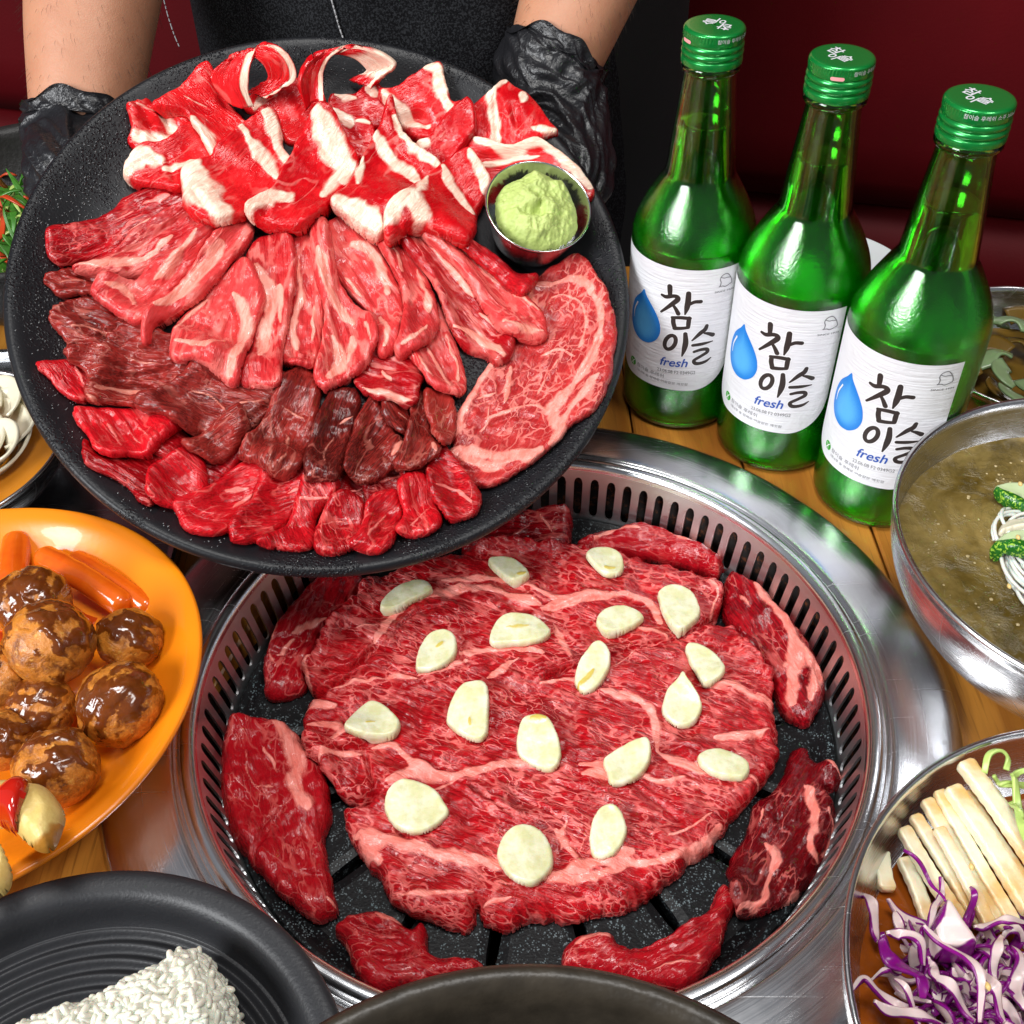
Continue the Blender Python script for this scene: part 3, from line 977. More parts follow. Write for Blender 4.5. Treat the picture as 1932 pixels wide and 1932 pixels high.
for line, m_ in ([((626, -6), (634, 22), (641, 48), (649, 72), (655, 100)), 15], [((309, -5), (318, 30), (330, 66), (344, 98)), 12]):
    P = resample(catmull(V([on_apron(*q) for q in line]), 10, False), 0.0012, False)
    for k in range(m_):
        i0 = int(k / m_ * (len(P) - 4))
        q = P[i0:i0 + 3]
        if len(q) > 1:
            a, b = tube(q + V([0, -0.001, 0]), 0.0005, 5)
            sv.append(a)
            sf.append(b)
v, f = join(list(zip(sv, sf)))
mk('stitching', v, f, M['thread'], apron, kind='stuff')


def prim(r, ang, h):
    return PLATE.to(V([r * math.cos(ang), r * math.sin(ang)]), h)


def glove(name, W, T, palm_px, wr, mid_px, mid_d):
    """wrinkled sleeve from the wrist to the rim, then palm, four fingers and a thumb below the platter"""
    q = PLATE.un(V([palm_px], float))[0]
    ang = math.atan2(q[1], q[0])
    ax = (T - W) / np.linalg.norm(T - W)
    rimp = prim(0.166, ang, -0.040)
    palm = prim(0.142, ang, -0.050)
    pal2 = prim(0.112, ang, -0.050)
    vs_ = [rimp, palm, pal2]
    rs = [(0.028, 0.020), (0.036, 0.014), (0.038, 0.012)]
    es = [(0, 1), (1, 2)]
    for i, (off, ln) in enumerate(((-0.033, 0.052), (-0.011, 0.066), (0.011, 0.070), (0.033, 0.060))):
        b0 = len(vs_)
        for j, (rr_, hh) in enumerate(((0.096, -0.046), (0.096 - ln * 0.45, -0.040), (0.096 - ln, -0.0345))):
            vs_.append(prim(rr_, ang + off / 0.105 + 0.10 * j * off / 0.033, hh))
            rs.append(0.0095 - 0.001 * j)
        es += [(2, b0), (b0, b0 + 1), (b0 + 1, b0 + 2)]
    b0 = len(vs_)
    for j, (rr_, oo, hh) in enumerate(((0.150, 0.045, -0.034), (0.138, 0.075, -0.035), (0.126, 0.095, -0.035))):
        vs_.append(prim(rr_, ang + (oo if name == 'a' else -oo) / 0.14, hh))
        rs.append(0.011 - 0.0008 * j)
    es += [(1, b0), (b0, b0 + 1), (b0 + 1, b0 + 2)]
    o = skinned('glove', vs_, es, rs, M['glove'], person, 3)
    mid = at_depth(*mid_px, mid_d)
    path = catmull(V([W + ax * 0.008, W - ax * 0.006, W * 0.5 + rimp * 0.5 + (W - CC) * 0.012, rimp, palm]), 30, False)
    m_ = len(path)
    s = np.linspace(0, 1, m_)
    rad = np.interp(s, [0, 0.15, 0.4, 0.6, 0.8, 1], [wr * 1.05, wr * 1.02, wr * 0.98, wr * 0.80, wr * 0.62, wr * 0.45])
    nn_ = 140
    a, b = tube(path, rad, nn_, caps=False)
    a = a.reshape(m_, nn_, 3)
    cen = a.mean(1, keepdims=True)
    d = a - cen
    L = np.linalg.norm(d, axis=2, keepdims=True)
    th = np.linspace(0, 2 * np.pi, nn_, endpoint=False)
    S, TH = np.meshgrid(s * np.linalg.norm(np.diff(path, axis=0), axis=1).sum() / 0.012, th, indexing='ij')
    cx, cy = np.cos(TH) * 2.2, np.sin(TH) * 2.2
    wx = 1.3 * fbm(cx * 0.8 + S * 0.35, cy * 0.8, 71 + len(name), 2)
    rdg = 1 - np.abs(fbm(S * 1.1 + wx + cx * 0.5, cy * 0.9 + S * 0.2, 73, 2)) * 2.2
    rdg2 = 1 - np.abs(fbm(S * 0.9 + cx, cy * 1.3 + wx - S * 0.5, 79, 2)) * 2.4
    disp = 0.0030 * np.clip(rdg, -0.3, 1) + 0.0020 * np.clip(rdg2, -0.3, 1) - 0.0015
    disp *= np.clip(s * 14 + 0.25, 0, 1)[:, None]
    disp[0] += 0.0012
    a = cen + d / L * (L + disp[..., None])
    ctrim = 0.0035 * np.sin(3 * th + 1) + 0.002 * np.sin(7 * th)
    a[:4] += (np.linspace(1, 0, 4)[:, None] * ctrim[None])[..., None] * ax
    mk('cuff', a.reshape(-1, 3), b, M['glove'], o)
    return o


glove('a', WL, TL, (118, 262), 0.0315, (140, 290), 0.635)
glove('b', WR, TR, (1070, 280), 0.0300, (1052, 225), 0.640)
# ------------------------------------------------------------------ slabs of meat that drape over what lies below
class Bed:
    """heights of everything lying so far on a plane, so that the next piece rests on it"""
    def __init__(s, pl, half, ctr, fn, res=0.001):
        s.pl, s.res, s.c = pl, res, V(ctr, float)
        s.n = int(2 * half / res) + 1
        g = (np.arange(s.n) * res - half)
        X, Y = np.meshgrid(g, g)
        s.h = fn(X, Y)
        s.half = half

    def idx(s, xy):
        return np.clip((xy - s.c + s.half) / s.res, 0, s.n - 1.001)

    def sample(s, arr, xy):
        q = s.idx(xy)
        i = q.astype(int)
        fx, fy = (q - i).T
        x, y = i.T
        return arr[y, x] * (1 - fx) * (1 - fy) + arr[y, x + 1] * fx * (1 - fy) + arr[y + 1, x] * (1 - fx) * fy + arr[y + 1, x + 1] * fx * fy

    def base(s, mx=2, bl=3):
        a = s.h.copy()
        for ax in (0, 1):
            b = a.copy()
            for k in range(1, mx + 1):
                b = np.maximum(b, np.maximum(np.roll(a, k, ax), np.roll(a, -k, ax)))
            a = b
        for it in range(2):
            for ax in (0, 1):
                a = sum(np.roll(a, k, ax) for k in range(-bl, bl + 1)) / (2 * bl + 1)
        return a

    def put(s, xy, z):
        q = s.idx(xy)
        i = np.rint(q).astype(int)
        for dx in (0, 1):
            for dy in (0, 1):
                np.maximum.at(s.h, (np.clip(i[:, 1] + dy, 0, s.n - 1), np.clip(i[:, 0] + dx, 0, s.n - 1)), z)


def slab(bed, name, px, T, mat, fat=(), groove=(), grain=90, edge=None, jag=0.0006, lump=0.0008, wr=0.0004, step=0.0008, lift=0.0, mx=2, bl=3, rim=0.0, hmax=None, crown=0.0, smooth=True, curl=0.0, grow=0.0, fold=0.8, tilt=0.0, h0=None, seed=None, parent=None, **pp):
    """px: traced outline (1932 frame); T thickness; fat/groove: lists of (points, width, strength) in the same frame"""
    seed = seed if seed is not None else (abs(int(px.sum() * 7)) % 9973)
    pl = bed.pl
    base = bed.base(mx, bl)
    O = pl.un(px, bed.h.min() + T if h0 is None else h0)
    for it in range(2):
        hh = np.median(bed.sample(base, O)) + lift + T * 0.6
        if hmax is not None:
            hh = min(hh, hmax)
        O = pl.un(px, hh)
    mpp = pl.scale(px, hh)
    P = catmull(O, 6, True) if smooth else O
    P = resample(P, step * 1.4, True)
    s = np.arange(len(P)) * step * 1.4
    nrm = np.roll(P, -1, 0) - np.roll(P, 1, 0)
    nrm = np.stack([nrm[:, 1], -nrm[:, 0]], -1) / (np.linalg.norm(nrm, axis=1)[:, None] + 1e-12)
    if grow:
        sg = np.sign(np.sum(P[:, 0] * np.roll(P[:, 1], -1) - np.roll(P[:, 0], -1) * P[:, 1]))
        P = P + nrm * grow * sg
    P = P + nrm * (jag * (fbm(s / 0.006, s * 0 + seed, seed, 3) * 1.3 + 0.5 * fbm(s / 0.0018, s * 0 + seed, seed + 3, 2)))[:, None]
    lo, hi = P.min(0) - step, P.max(0) + step
    nx, ny = int((hi[0] - lo[0]) / step) + 2, int((hi[1] - lo[1]) / step) + 2
    X, Y = np.meshgrid(lo[0] + np.arange(nx) * step, lo[1] + np.arange(ny) * step)
    g = np.stack([X.ravel(), Y.ravel()], -1)
    ins = inside(g, P)
    d, near = seg_dist(g, P, True)
    sd = np.where(ins, d, -d)
    ok = (sd > -0.72 * step).reshape(ny, nx)
    snap = (sd < 0.35 * step)
    g[snap] = near[snap]
    sd = np.where(snap, 0.0, sd)
    q = ok[:-1, :-1] & ok[1:, :-1] & ok[:-1, 1:] & ok[1:, 1:]
    iy, ix = np.nonzero(q)
    i0 = iy * nx + ix
    F = np.stack([i0, i0 + 1, i0 + 1 + nx, i0 + nx], -1)
    used = np.unique(F)
    re = np.full(nx * ny, -1)
    re[used] = np.arange(len(used))
    F = re[F]
    g, sd = g[used], sd[used]
    Re = edge if edge else min(T * 0.75, 0.0045)
    t = np.clip(sd / Re, 0, 1)
    prof = 0.12 + 0.88 * np.sqrt(np.clip(1 - (1 - t) ** 2, 0, 1))
    b = bed.sample(base, g)
    x, y = g[:, 0], g[:, 1]
    a0 = math.radians(grain)
    c = px.mean(0)
    gd = pl.un([c, c + [math.cos(a0) * 10, math.sin(a0) * 10]], hh)
    gd = (gd[1] - gd[0]) / np.linalg.norm(gd[1] - gd[0])
    al, ac = x * gd[0] + y * gd[1], -x * gd[1] + y * gd[0]
    z = b + lift + T * prof
    inn = np.clip(sd / 0.003, 0, 1)
    z += lump * fbm(x / 0.011, y / 0.011, seed, 3) * (0.4 + 0.6 * inn) * 1.4
    z += wr * (fbm(al / 0.012, ac / 0.0022, seed + 11, 2) - 0.9 * np.clip(1 - np.abs(fbm(al / 0.020, ac / 0.0055, seed + 15, 2)) * 5, 0, 1)) * inn
    if crown:
        z += crown * np.clip(sd / (sd.max() + 1e-9), 0, 1) ** 0.7
    if curl:
        z += curl * (1 - np.clip(sd / 0.006, 0, 1)) ** 2 * (0.5 + fbm(x / 0.015, y / 0.015, seed + 21, 2))
    upd = pl.un([c, c + [0, -10]], hh)
    upd = (upd[1] - upd[0]) / np.linalg.norm(upd[1] - upd[0])
    if tilt:
        ta = (seed % 63) / 10.0
        z += tilt * ((x - g[:, 0].mean()) * math.cos(ta) + (y - g[:, 1].mean()) * math.sin(ta)) / np.ptp(x)
    fa = np.zeros(len(g))
    for pts, wd, st in fat:
        L = pl.un(pts, hh)
        L = catmull(L, 6, False) if len(L) > 2 else L
        gj = g + 0.0011 * np.stack([fbm(x / 0.006, y / 0.006, seed + 33, 2), fbm(x / 0.006, y / 0.006, seed + 37, 2)], -1)
        dd, nr = seg_dist(gj, L, False)
        e0, e1 = np.linalg.norm(nr - L[0], axis=1), np.linalg.norm(nr - L[-1], axis=1)
        tp = 0.45 + 0.55 * np.clip(np.minimum(e0, e1) / (wd * mpp * 1.2), 0, 1)
        wv = wd * mpp * tp * (0.95 + 0.55 * fbm(x / 0.008, y / 0.008, seed + 31, 2))
        fa = np.maximum(fa, st * np.clip(1 - dd / np.maximum(wv, 1e-5), 0, 1))
    if rim:
        fa = np.maximum(fa, np.clip(1 - sd / rim, 0, 1))
    z += fa * 0.0006
    for pts, wd, dp in groove:
        L = pl.un(pts, hh)
        L = catmull(L, 6, False) if len(L) > 2 else L
        dd, nr = seg_dist(g, L, False)
        ww = wd * mpp
        e0, e1 = np.linalg.norm(nr - L[0], axis=1), np.linalg.norm(nr - L[-1], axis=1)
        tp = np.clip(np.minimum(e0, e1) / (3 * ww) + 0.25, 0, 1)
        side = 1 / (1 + np.exp(-((g - nr) @ upd) / (0.35 * ww)))          # the far lip overlaps the near one
        z += tp * dp * (fold * np.exp(-dd / (4 * ww)) * side - 1.2 * np.exp(-(dd / ww) ** 2))
    z = np.maximum(z, bed.sample(bed.h, g) + 0.0002 + 0.2 * T * t)
    # skirt
    E = np.concatenate([F[:, [0, 1]], F[:, [1, 2]], F[:, [2, 3]], F[:, [3, 0]]])
    key = np.sort(E, 1)
    kk = key[:, 0] * (len(g) + 1) + key[:, 1]
    u, inv, cnt = np.unique(kk, return_inverse=True, return_counts=True)
    be_ = E[cnt[inv] == 1]
    bv_ = np.unique(be_)
    rb = {int(k): len(g) + i for i, k in enumerate(bv_)}
    ctr = g.mean(0)
    dirc = ctr - g[bv_]
    dirc /= np.linalg.norm(dirc, axis=1)[:, None] + 1e-9
    gs = g[bv_] + dirc * (T * 0.45 if lift > 0.005 else min(0.0012, T * 0.3))
    zs_ = z[bv_] - T * 0.55 if lift > 0.005 else np.minimum(z[bv_] - 0.0004, np.maximum(bed.sample(bed.h, gs), z[bv_] - 0.006) - 0.0002)
    S = np.array([[a, rb[int(a)], rb[int(b_)], b_] for a, b_ in be_.tolist()]) if len(be_) else np.zeros((0, 4), int)
    v3 = np.concatenate([pl.to(g, z), pl.to(gs, zs_)])
    off = V([(seed % 97) * 0.11, (seed % 89) * 0.13, (seed % 83) * 0.07])
    mco = np.concatenate([np.stack([al, ac, z], -1), np.stack([al[bv_], ac[bv_], zs_], -1)]) + off
    fa = np.concatenate([fa, fa[bv_]])
    bed.put(g, z)
    if parent is None:
        pp['origin'] = pl.to(V([ctr]), V([b.mean()]))[0]
    return mk(name, v3, np.concatenate([F, S]), mat, parent, attrs={'mco': mco, 'fat': fa}, **pp)


def sheet(bed, name, rows, cols_fat, mat, th=0.0028, nu=10, nv=10, parent=None, rows_fat=(), grain_swap=False, **pp):
    """a curled thin slice through a grid of (u, v, height above the bed) points"""
    pl = bed.pl
    seed = abs(int(sum(p[0] for r in rows for p in r))) % 9973
    base = bed.base(2, 4)
    G = []
    for r in rows:
        line = []
        for u, v_, h in r:
            hh = h
            for it in range(3):
                xy = pl.un(V([[u, v_]], float), hh)[0]
                hh = bed.sample(base, xy[None])[0] + h
            line.append(np.r_[xy, hh])
        G.append(line)
    G = V(G)
    G = np.stack([catmull(G[i], nv, False) for i in range(len(G))])
    G = np.stack([catmull(G[:, j], nu, False) for j in range(G.shape[1])], 1)
    a, b = G.shape[:2]
    s, t = np.meshgrid(np.linspace(0, 1, a), np.linspace(0, 1, b), indexing='ij')
    G[..., 2] += 0.0006 * fbm(s * 9, t * 14, seed, 3)
    G[..., 0] += 0.0005 * fbm(s * 8, t * 12, seed + 5, 3)
    D1, D2 = np.gradient(G, axis=0), np.gradient(G, axis=1)
    N = np.cross(D1, D2)
    N /= np.linalg.norm(N, axis=2)[..., None] + 1e-12
    f0 = np.zeros((a, b))
    for lo_, hi_ in cols_fat:
        f0 = np.maximum(f0, np.clip(1.2 - 1.4 * np.abs(s - (lo_ + hi_) / 2) / ((hi_ - lo_) / 2 + 1e-6) * 0.6, 0, 1))
    for lo_, hi_ in rows_fat:
        f0 = np.maximum(f0, np.clip(1.2 - 1.4 * np.abs(t - (lo_ + hi_) / 2) / ((hi_ - lo_) / 2 + 1e-6) * 0.6, 0, 1))
    top, bot = (G + N * th / 2).reshape(-1, 3), (G - N * th / 2).reshape(-1, 3)
    i = np.arange(a - 1)[:, None] * b + np.arange(b - 1)[None]
    f = np.stack([i, i + 1, i + 1 + b, i + b], -1).reshape(-1, 4)
    k = a * b
    rimv = np.concatenate([np.arange(b), np.arange(1, a) * b + b - 1, (a - 1) * b + np.arange(b - 2, -1, -1), np.arange(a - 2, 0, -1) * b])
    r2 = np.roll(rimv, -1)
    F = np.concatenate([f, f[:, ::-1] + k, np.stack([rimv, rimv + k, r2 + k, r2], -1)])
    loc = np.concatenate([top, bot])
    v3 = pl.to(loc[:, :2], loc[:, 2])
    L1 = np.linalg.norm(D1, axis=2).mean() * a
    L2 = np.linalg.norm(D2, axis=2).mean() * b
    mc = np.stack([t * L2, s * L1, np.zeros_like(s)], -1).reshape(-1, 3) + V([seed % 31 * 0.2, 0, 0])
    bed.put(loc[:, :2], loc[:, 2])
    return mk(name, v3, F, mat, parent, attrs={'mco': np.concatenate([mc, mc]), 'fat': np.tile(f0.ravel(), 2)}, **pp)


def fl(f, *strokes):
    """strokes in frame f: (points, width, strength)"""
    return [(fr(f, p), w_ / FR[f][2], s_) for p, w_, s_ in strokes]


rimfn = lambda X, Y: np.interp(np.hypot(X, Y), pp_[:50, 0], pp_[:50, 1])
PB = Bed(PLATE, 0.17, (0, 0), rimfn)


def beef(f, pts, T, mat, label, group, fat=(), groove=(), **kw):
    name = kw.pop('name', 'beef_slice')
    px = fr(f, pts)
    am = {GQ: 34, GD: 40, GR: 48}.get(group, 0)
    if am:                                   # the covered end runs on under the row behind
        d = V([600.0, 320.0]) - px.mean(0)
        d /= np.linalg.norm(d)
        t = px @ d
        t = (t - t.min()) / np.ptp(t)
        t = np.clip((t - 0.5) / 0.5, 0, 1)
        px = px + d * am * (t * t * (3 - 2 * t))[:, None]
    kw.setdefault('grow', 0.0010)
    return slab(PB, name, px, T, M[mat], fl(f, *fat), fl(f, *groove), label=label, cat=kw.pop('cat', 'raw beef'), group=group, **kw)


GQ, GD, GR, GB = 'crimson slices along the front of the platter', 'brown lean slices across the platter', 'pink rib slices across the platter', 'folded brisket slices at the back of the platter'
# lean crimson row along the front
kw = dict(lump=0.0012, wr=0.0006, jag=0.0005)
beef('D', [(0, 1420), (180, 1395), (210, 1480), (120, 1580), (20, 1580)], 0.004, 'red', 'flat crimson slice behind the scalloped front row, below the middle brown slices', GQ, grain=60, **kw)
beef('D', [(180, 1410), (260, 1350), (380, 1400), (350, 1560), (190, 1590)], 0.004, 'red', 'crimson slice behind the front row, tucked under the fourth brown slice', GQ, [([(200, 1480), (330, 1440)], 22, .9)], grain=30, **kw)
beef('D', [(360, 1420), (480, 1320), (590, 1300), (590, 1470), (550, 1560), (370, 1560)], 0.004, 'red', 'crimson slice with fat flecks under the rounded brown slices', GQ, [([(400, 1400), (560, 1360)], 20, .9)], grain=20, **kw)
beef('D', [(560, 1320), (710, 1270), (720, 1450), (600, 1460)], 0.004, 'red', 'narrow crimson slice under the brown slice beside the big ribeye', GQ, grain=50, **kw)
beef('C', [(480, 960), (560, 1050), (700, 1060), (850, 1040), (920, 1100), (870, 1160), (880, 1320), (810, 1310), (740, 1230), (620, 1160), (500, 1110)], 0.005, 'red', 'long crimson strip curving along the platter wall at the left front', GQ, groove=[([(520, 1090), (680, 1150), (820, 1250)], 14, .0012)], grain=30, **kw)
beef('C', [(870, 1030), (960, 950), (1090, 1030), (1300, 1060), (1380, 1100), (1250, 1200), (1120, 1240), (1000, 1120)], 0.0045, 'red', 'marbled crimson slice behind the rolled slices at the left front', GQ, [([(1060, 1090), (1200, 1120)], 24, .9)], grain=20, **kw)
beef('C', [(845, 1240), (860, 1130), (930, 1110), (1010, 1080), (1110, 1150), (1150, 1230), (1100, 1320), (950, 1340), (880, 1315)], 0.006, 'red', 'fibrous crimson slice second from the left in the front row', GQ, groove=[([(880, 1160), (960, 1240), (1080, 1290)], 12, .001)], grain=40, **kw)
beef('C', [(1000, 1345), (1050, 1300), (1200, 1220), (1350, 1130), (1500, 1130), (1460, 1250), (1390, 1400), (1290, 1480), (1180, 1512), (1070, 1485), (1030, 1420)], 0.0065, 'red', 'rolled crimson slice with a dark pocket at the left of the front row', GQ, [([(1280, 1230), (1400, 1200)], 34, .95), ([(1320, 1330), (1430, 1240)], 20, .8)], [([(1060, 1370), (1170, 1410), (1300, 1410), (1370, 1360)], 20, .0028)], grain=-20, **kw)
beef('C', [(1330, 1550), (1345, 1420), (1450, 1300), (1520, 1140), (1690, 1180), (1735, 1240), (1700, 1330), (1600, 1450), (1500, 1540), (1400, 1572)], 0.006, 'red', 'crimson slice with a raised diagonal fold third from the left in front', GQ, [([(1650, 1250), (1720, 1230)], 26, .95), ([(1380, 1500), (1500, 1470)], 20, .7)], [([(1360, 1430), (1500, 1400), (1680, 1310)], 14, .002)], grain=-15, **kw)
beef('C', [(1480, 1572), (1520, 1530), (1650, 1430), (1740, 1250), (1900, 1270), (1920, 1320), (1800, 1400), (1812, 1500), (1760, 1595), (1600, 1592)], 0.0055, 'red', 'paler crimson slice with ragged tip fourth from the left in front', GQ, [([(1700, 1300), (1880, 1300)], 22, .8)], grain=60, **kw)
beef('D', [(65, 1790), (75, 1660), (150, 1570), (250, 1535), (335, 1575), (330, 1700), (250, 1785), (170, 1815)], 0.0065, 'red', 'round crimson slice at the very bottom of the platter', GQ, [([(100, 1640), (200, 1600), (300, 1610)], 14, .7)], grain=70, **kw)
beef('D', [(265, 1775), (330, 1660), (400, 1560), (540, 1515), (555, 1590), (505, 1720), (430, 1805)], 0.006, 'red', 'crimson slice with one pointed corner right of the bottom round slice', GQ, [([(360, 1720), (470, 1570)], 16, .7)], grain=-50, **kw)
beef('D', [(525, 1690), (570, 1580), (560, 1475), (650, 1425), (725, 1440), (775, 1580), (755, 1665), (650, 1718)], 0.0065, 'red', 'crimson slice third from the right end of the front row', GQ, [([(600, 1660), (700, 1540)], 14, .7)], grain=70, **kw)

# the big ribeye on the right
beef('D', [(850, 1165), (865, 1020), (950, 860), (1060, 690), (1180, 590), (1235, 420), (1240, 320), (1265, 255), (1340, 195), (1450, 130), (1560, 105), (1640, 220), (1705, 350), (1758, 560), (1745, 700), (1715, 880), (1625, 1030), (1500, 1105), (1440, 1180), (1345, 1260), (1200, 1360), (1080, 1412), (970, 1415), (890, 1310), (800, 1215)], 0.0062, 'ribeye',
     'large flat marbled ribeye slice covering the right side of the platter', None,
     [([(850, 1130), (890, 1000), (950, 860), (1050, 700), (1120, 630)], 62, 1), ([(1140, 930), (1165, 820), (1180, 720)], 34, 1), ([(810, 1200), (930, 1200), (1080, 1250), (1260, 1270), (1340, 1250)], 75, 1), ([(900, 1240), (1050, 1310), (1180, 1290)], 70, .95), ([(1270, 280), (1300, 330), (1290, 400)], 60, 1),
      ([(1290, 250), (1400, 250), (1520, 240), (1600, 290), (1650, 400), (1675, 520), (1650, 640), (1600, 760), (1520, 870)], 40, 1), ([(1400, 330), (1500, 330), (1570, 400), (1600, 520), (1560, 650)], 20, .8), ([(1520, 870), (1430, 960), (1400, 1040), (1440, 1140), (1390, 1220)], 62, 1), ([(1040, 1020), (1150, 990), (1260, 960), (1340, 970), (1400, 1030)], 24, .85), ([(980, 900), (1090, 880)], 20, .8), ([(1330, 900), (1380, 800), (1450, 700)], 16, .75), ([(1000, 1100), (1050, 1040), (1060, 960)], 16, .8), ([(1350, 660), (1450, 640), (1540, 700)], 18, .8), ([(1440, 1110), (1540, 960), (1650, 830)], 40, .95)],
     [([(1050, 1060), (1200, 1010), (1330, 1040)], 14, .0012), ([(1500, 900), (1620, 740), (1680, 600)], 16, .0015), ([(880, 1300), (1000, 1330), (1200, 1330)], 16, .0016)], name='ribeye_slice', lump=0.0009, wr=0.0003, edge=0.004, grain=-60, bl=5)
beef('D', [(715, 1450), (730, 1350), (800, 1235), (870, 1275), (960, 1380), (1003, 1470), (980, 1565), (900, 1612), (830, 1622), (770, 1530)], 0.0065, 'red', 'marbled crimson slice leaning on the ribeye at the right end of the front row', GQ, [([(740, 1410), (850, 1430), (960, 1520)], 22, .95), ([(930, 1380), (960, 1500)], 14, .8)], grain=20, **kw)
# left side
kw = dict(lump=0.0014, wr=0.0009, jag=0.0008)
beef('C', [(418, 795), (470, 755), (600, 765), (760, 785), (900, 850), (985, 880), (900, 985), (850, 1045), (700, 1065), (590, 1065), (500, 930)], 0.007, 'red', 'thick crimson slice with pale diagonal stripes at the left of the platter', GQ, [([(600, 850), (700, 1000)], 16, .8), ([(690, 830), (800, 1000)], 18, .85), ([(780, 850), (850, 960)], 16, .8)], [([(640, 850), (740, 1020)], 10, .0014), ([(560, 860), (630, 1010)], 10, .0012)], grain=55, **kw)
beef('C', [(220, 545), (300, 512), (450, 508), (520, 590), (495, 715), (370, 690), (290, 620)], 0.006, 'red', 'pointed crimson slice nearest the left wall of the platter', GQ, [([(330, 560), (380, 660)], 14, .8), ([(420, 530), (470, 640)], 14, .8)], grain=50, **kw)
kw = dict(lump=0.0022, wr=0.0013, jag=0.0014)
beef('C', [(295, 280), (370, 180), (500, 135), (620, 200), (700, 290), (820, 300), (810, 390), (700, 450), (560, 480), (420, 485), (385, 420), (330, 345)], 0.006, 'brown', 'frilly brown slice with curled folds at the left of the platter', GD, [([(420, 340), (520, 330), (640, 360)], 20, .7)], [([(440, 260), (560, 300), (600, 400)], 12, .003), ([(520, 380), (640, 330), (680, 300)], 12, .003), ([(420, 430), (560, 420), (640, 440)], 10, .0025), ([(360, 300), (420, 330)], 10, .0025)], grain=20, **kw)
beef('C', [(400, 500), (560, 440), (660, 445), (800, 395), (960, 430), (1100, 530), (1155, 580), (1000, 665), (890, 705), (760, 745), (600, 755), (520, 775), (490, 700), (520, 620)], 0.0065, 'brown', 'wrinkled tan brown slice with long folds left of the platter centre', GD, [([(560, 690), (700, 660), (860, 700)], 40, .9), ([(700, 480), (900, 520)], 26, .7), ([(520, 740), (570, 780)], 34, .9)], [([(560, 600), (700, 580), (860, 560), (1000, 520)], 14, .003), ([(600, 520), (720, 540)], 14, .003), ([(540, 650), (720, 630), (880, 650)], 12, .003), ([(780, 620), (900, 680)], 10, .003)], grain=5, **kw)
beef('C', [(262, 45), (330, 0), (430, -20), (540, 20), (565, 80), (520, 135), (380, 135), (300, 115)], 0.005, 'brown', 'small dark red frilled slice at the left edge, above the frilly brown slice', GD, [([(330, 60), (480, 50)], 16, .7)], [([(340, 90), (480, 70)], 10, .0025)], grain=10, **kw)
# brown row
kw = dict(lump=0.0012, wr=0.0006, jag=0.0007)
beef('C', [(768, 772), (900, 690), (1000, 635), (1150, 560), (1300, 600), (1500, 650), (1595, 690), (1575, 790), (1400, 900), (1300, 935), (1200, 912), (1050, 912), (950, 850)], 0.0065, 'brown', 'broad brown slice with pale spidery marbling, first of the brown row', GD, [([(1100, 680), (1230, 720), (1280, 800)], 14, .8), ([(1350, 760), (1500, 730)], 16, .8)], [([(960, 690), (1050, 760), (1090, 880)], 12, .0015), ([(1300, 870), (1420, 830), (1560, 720)], 14, .002)], grain=15, **kw)
beef('C', [(1048, 1000), (1150, 940), (1300, 865), (1385, 940), (1310, 1025), (1200, 1075)], 0.0055, 'brown', 'small brown slice with a bright red cut edge below the broad brown slice', GD, grain=-30, **kw)
beef('C', [(1365, 1055), (1400, 960), (1500, 840), (1600, 690), (1700, 620), (1785, 680), (1805, 800), (1765, 960), (1705, 1120), (1625, 1175), (1520, 1145), (1460, 1085)], 0.0068, 'brown', 'thick brown slice standing diagonally at the middle of the brown row', GD, [([(1600, 760), (1740, 820)], 14, .8), ([(1620, 900), (1650, 1040), (1600, 1120)], 26, .6)], [([(1560, 860), (1600, 1000), (1560, 1120)], 12, .0012)], grain=-65, **kw)
beef('D', [(10, 1395), (40, 1150), (120, 1030), (170, 965), (300, 965), (315, 1050), (265, 1150), (225, 1290), (185, 1412), (100, 1415)], 0.0065, 'brown', 'brown slice with dull violet sheen right of the thick diagonal one', GD, [([(200, 1050), (280, 1010)], 24, .8), ([(170, 1130), (110, 1250), (140, 1380)], 20, .6)], grain=-70, **kw)
beef('D', [(235, 1350), (255, 1200), (325, 1070), (430, 965), (480, 1040), (545, 1130), (572, 1185), (515, 1290), (435, 1362), (340, 1402)], 0.0062, 'brown', 'rounded brown slice with pale edge at the middle of the platter front', GD, [([(500, 1240), (560, 1170)], 40, .9), ([(330, 1180), (400, 1110)], 16, .7)], grain=-55, **kw)
beef('D', [(465, 1040), (500, 960), (580, 950), (605, 1030), (585, 1125), (540, 1120)], 0.005, 'brown', 'small brown slice tucked between two larger brown slices', GD, [([(540, 990), (590, 1040)], 18, .8)], grain=60, **kw)
beef('D', [(515, 1305), (560, 1200), (620, 1040), (630, 890), (705, 930), (745, 1050), (745, 1150), (770, 1210), (705, 1285), (600, 1335)], 0.0062, 'brown', 'long brown slice with a glossy dent left of the big ribeye', GD, [([(720, 1180), (750, 1230)], 30, .9)], [([(640, 960), (650, 1060), (600, 1180)], 24, .002)], grain=-70, **kw)
beef('D', [(740, 1130), (735, 970), (870, 945), (865, 1060), (835, 1150), (790, 1205)], 0.005, 'brown', 'narrow brown slice squeezed against the fat edge of the ribeye', GD, [([(770, 1100), (800, 1000)], 16, .7)], grain=-70, **kw)
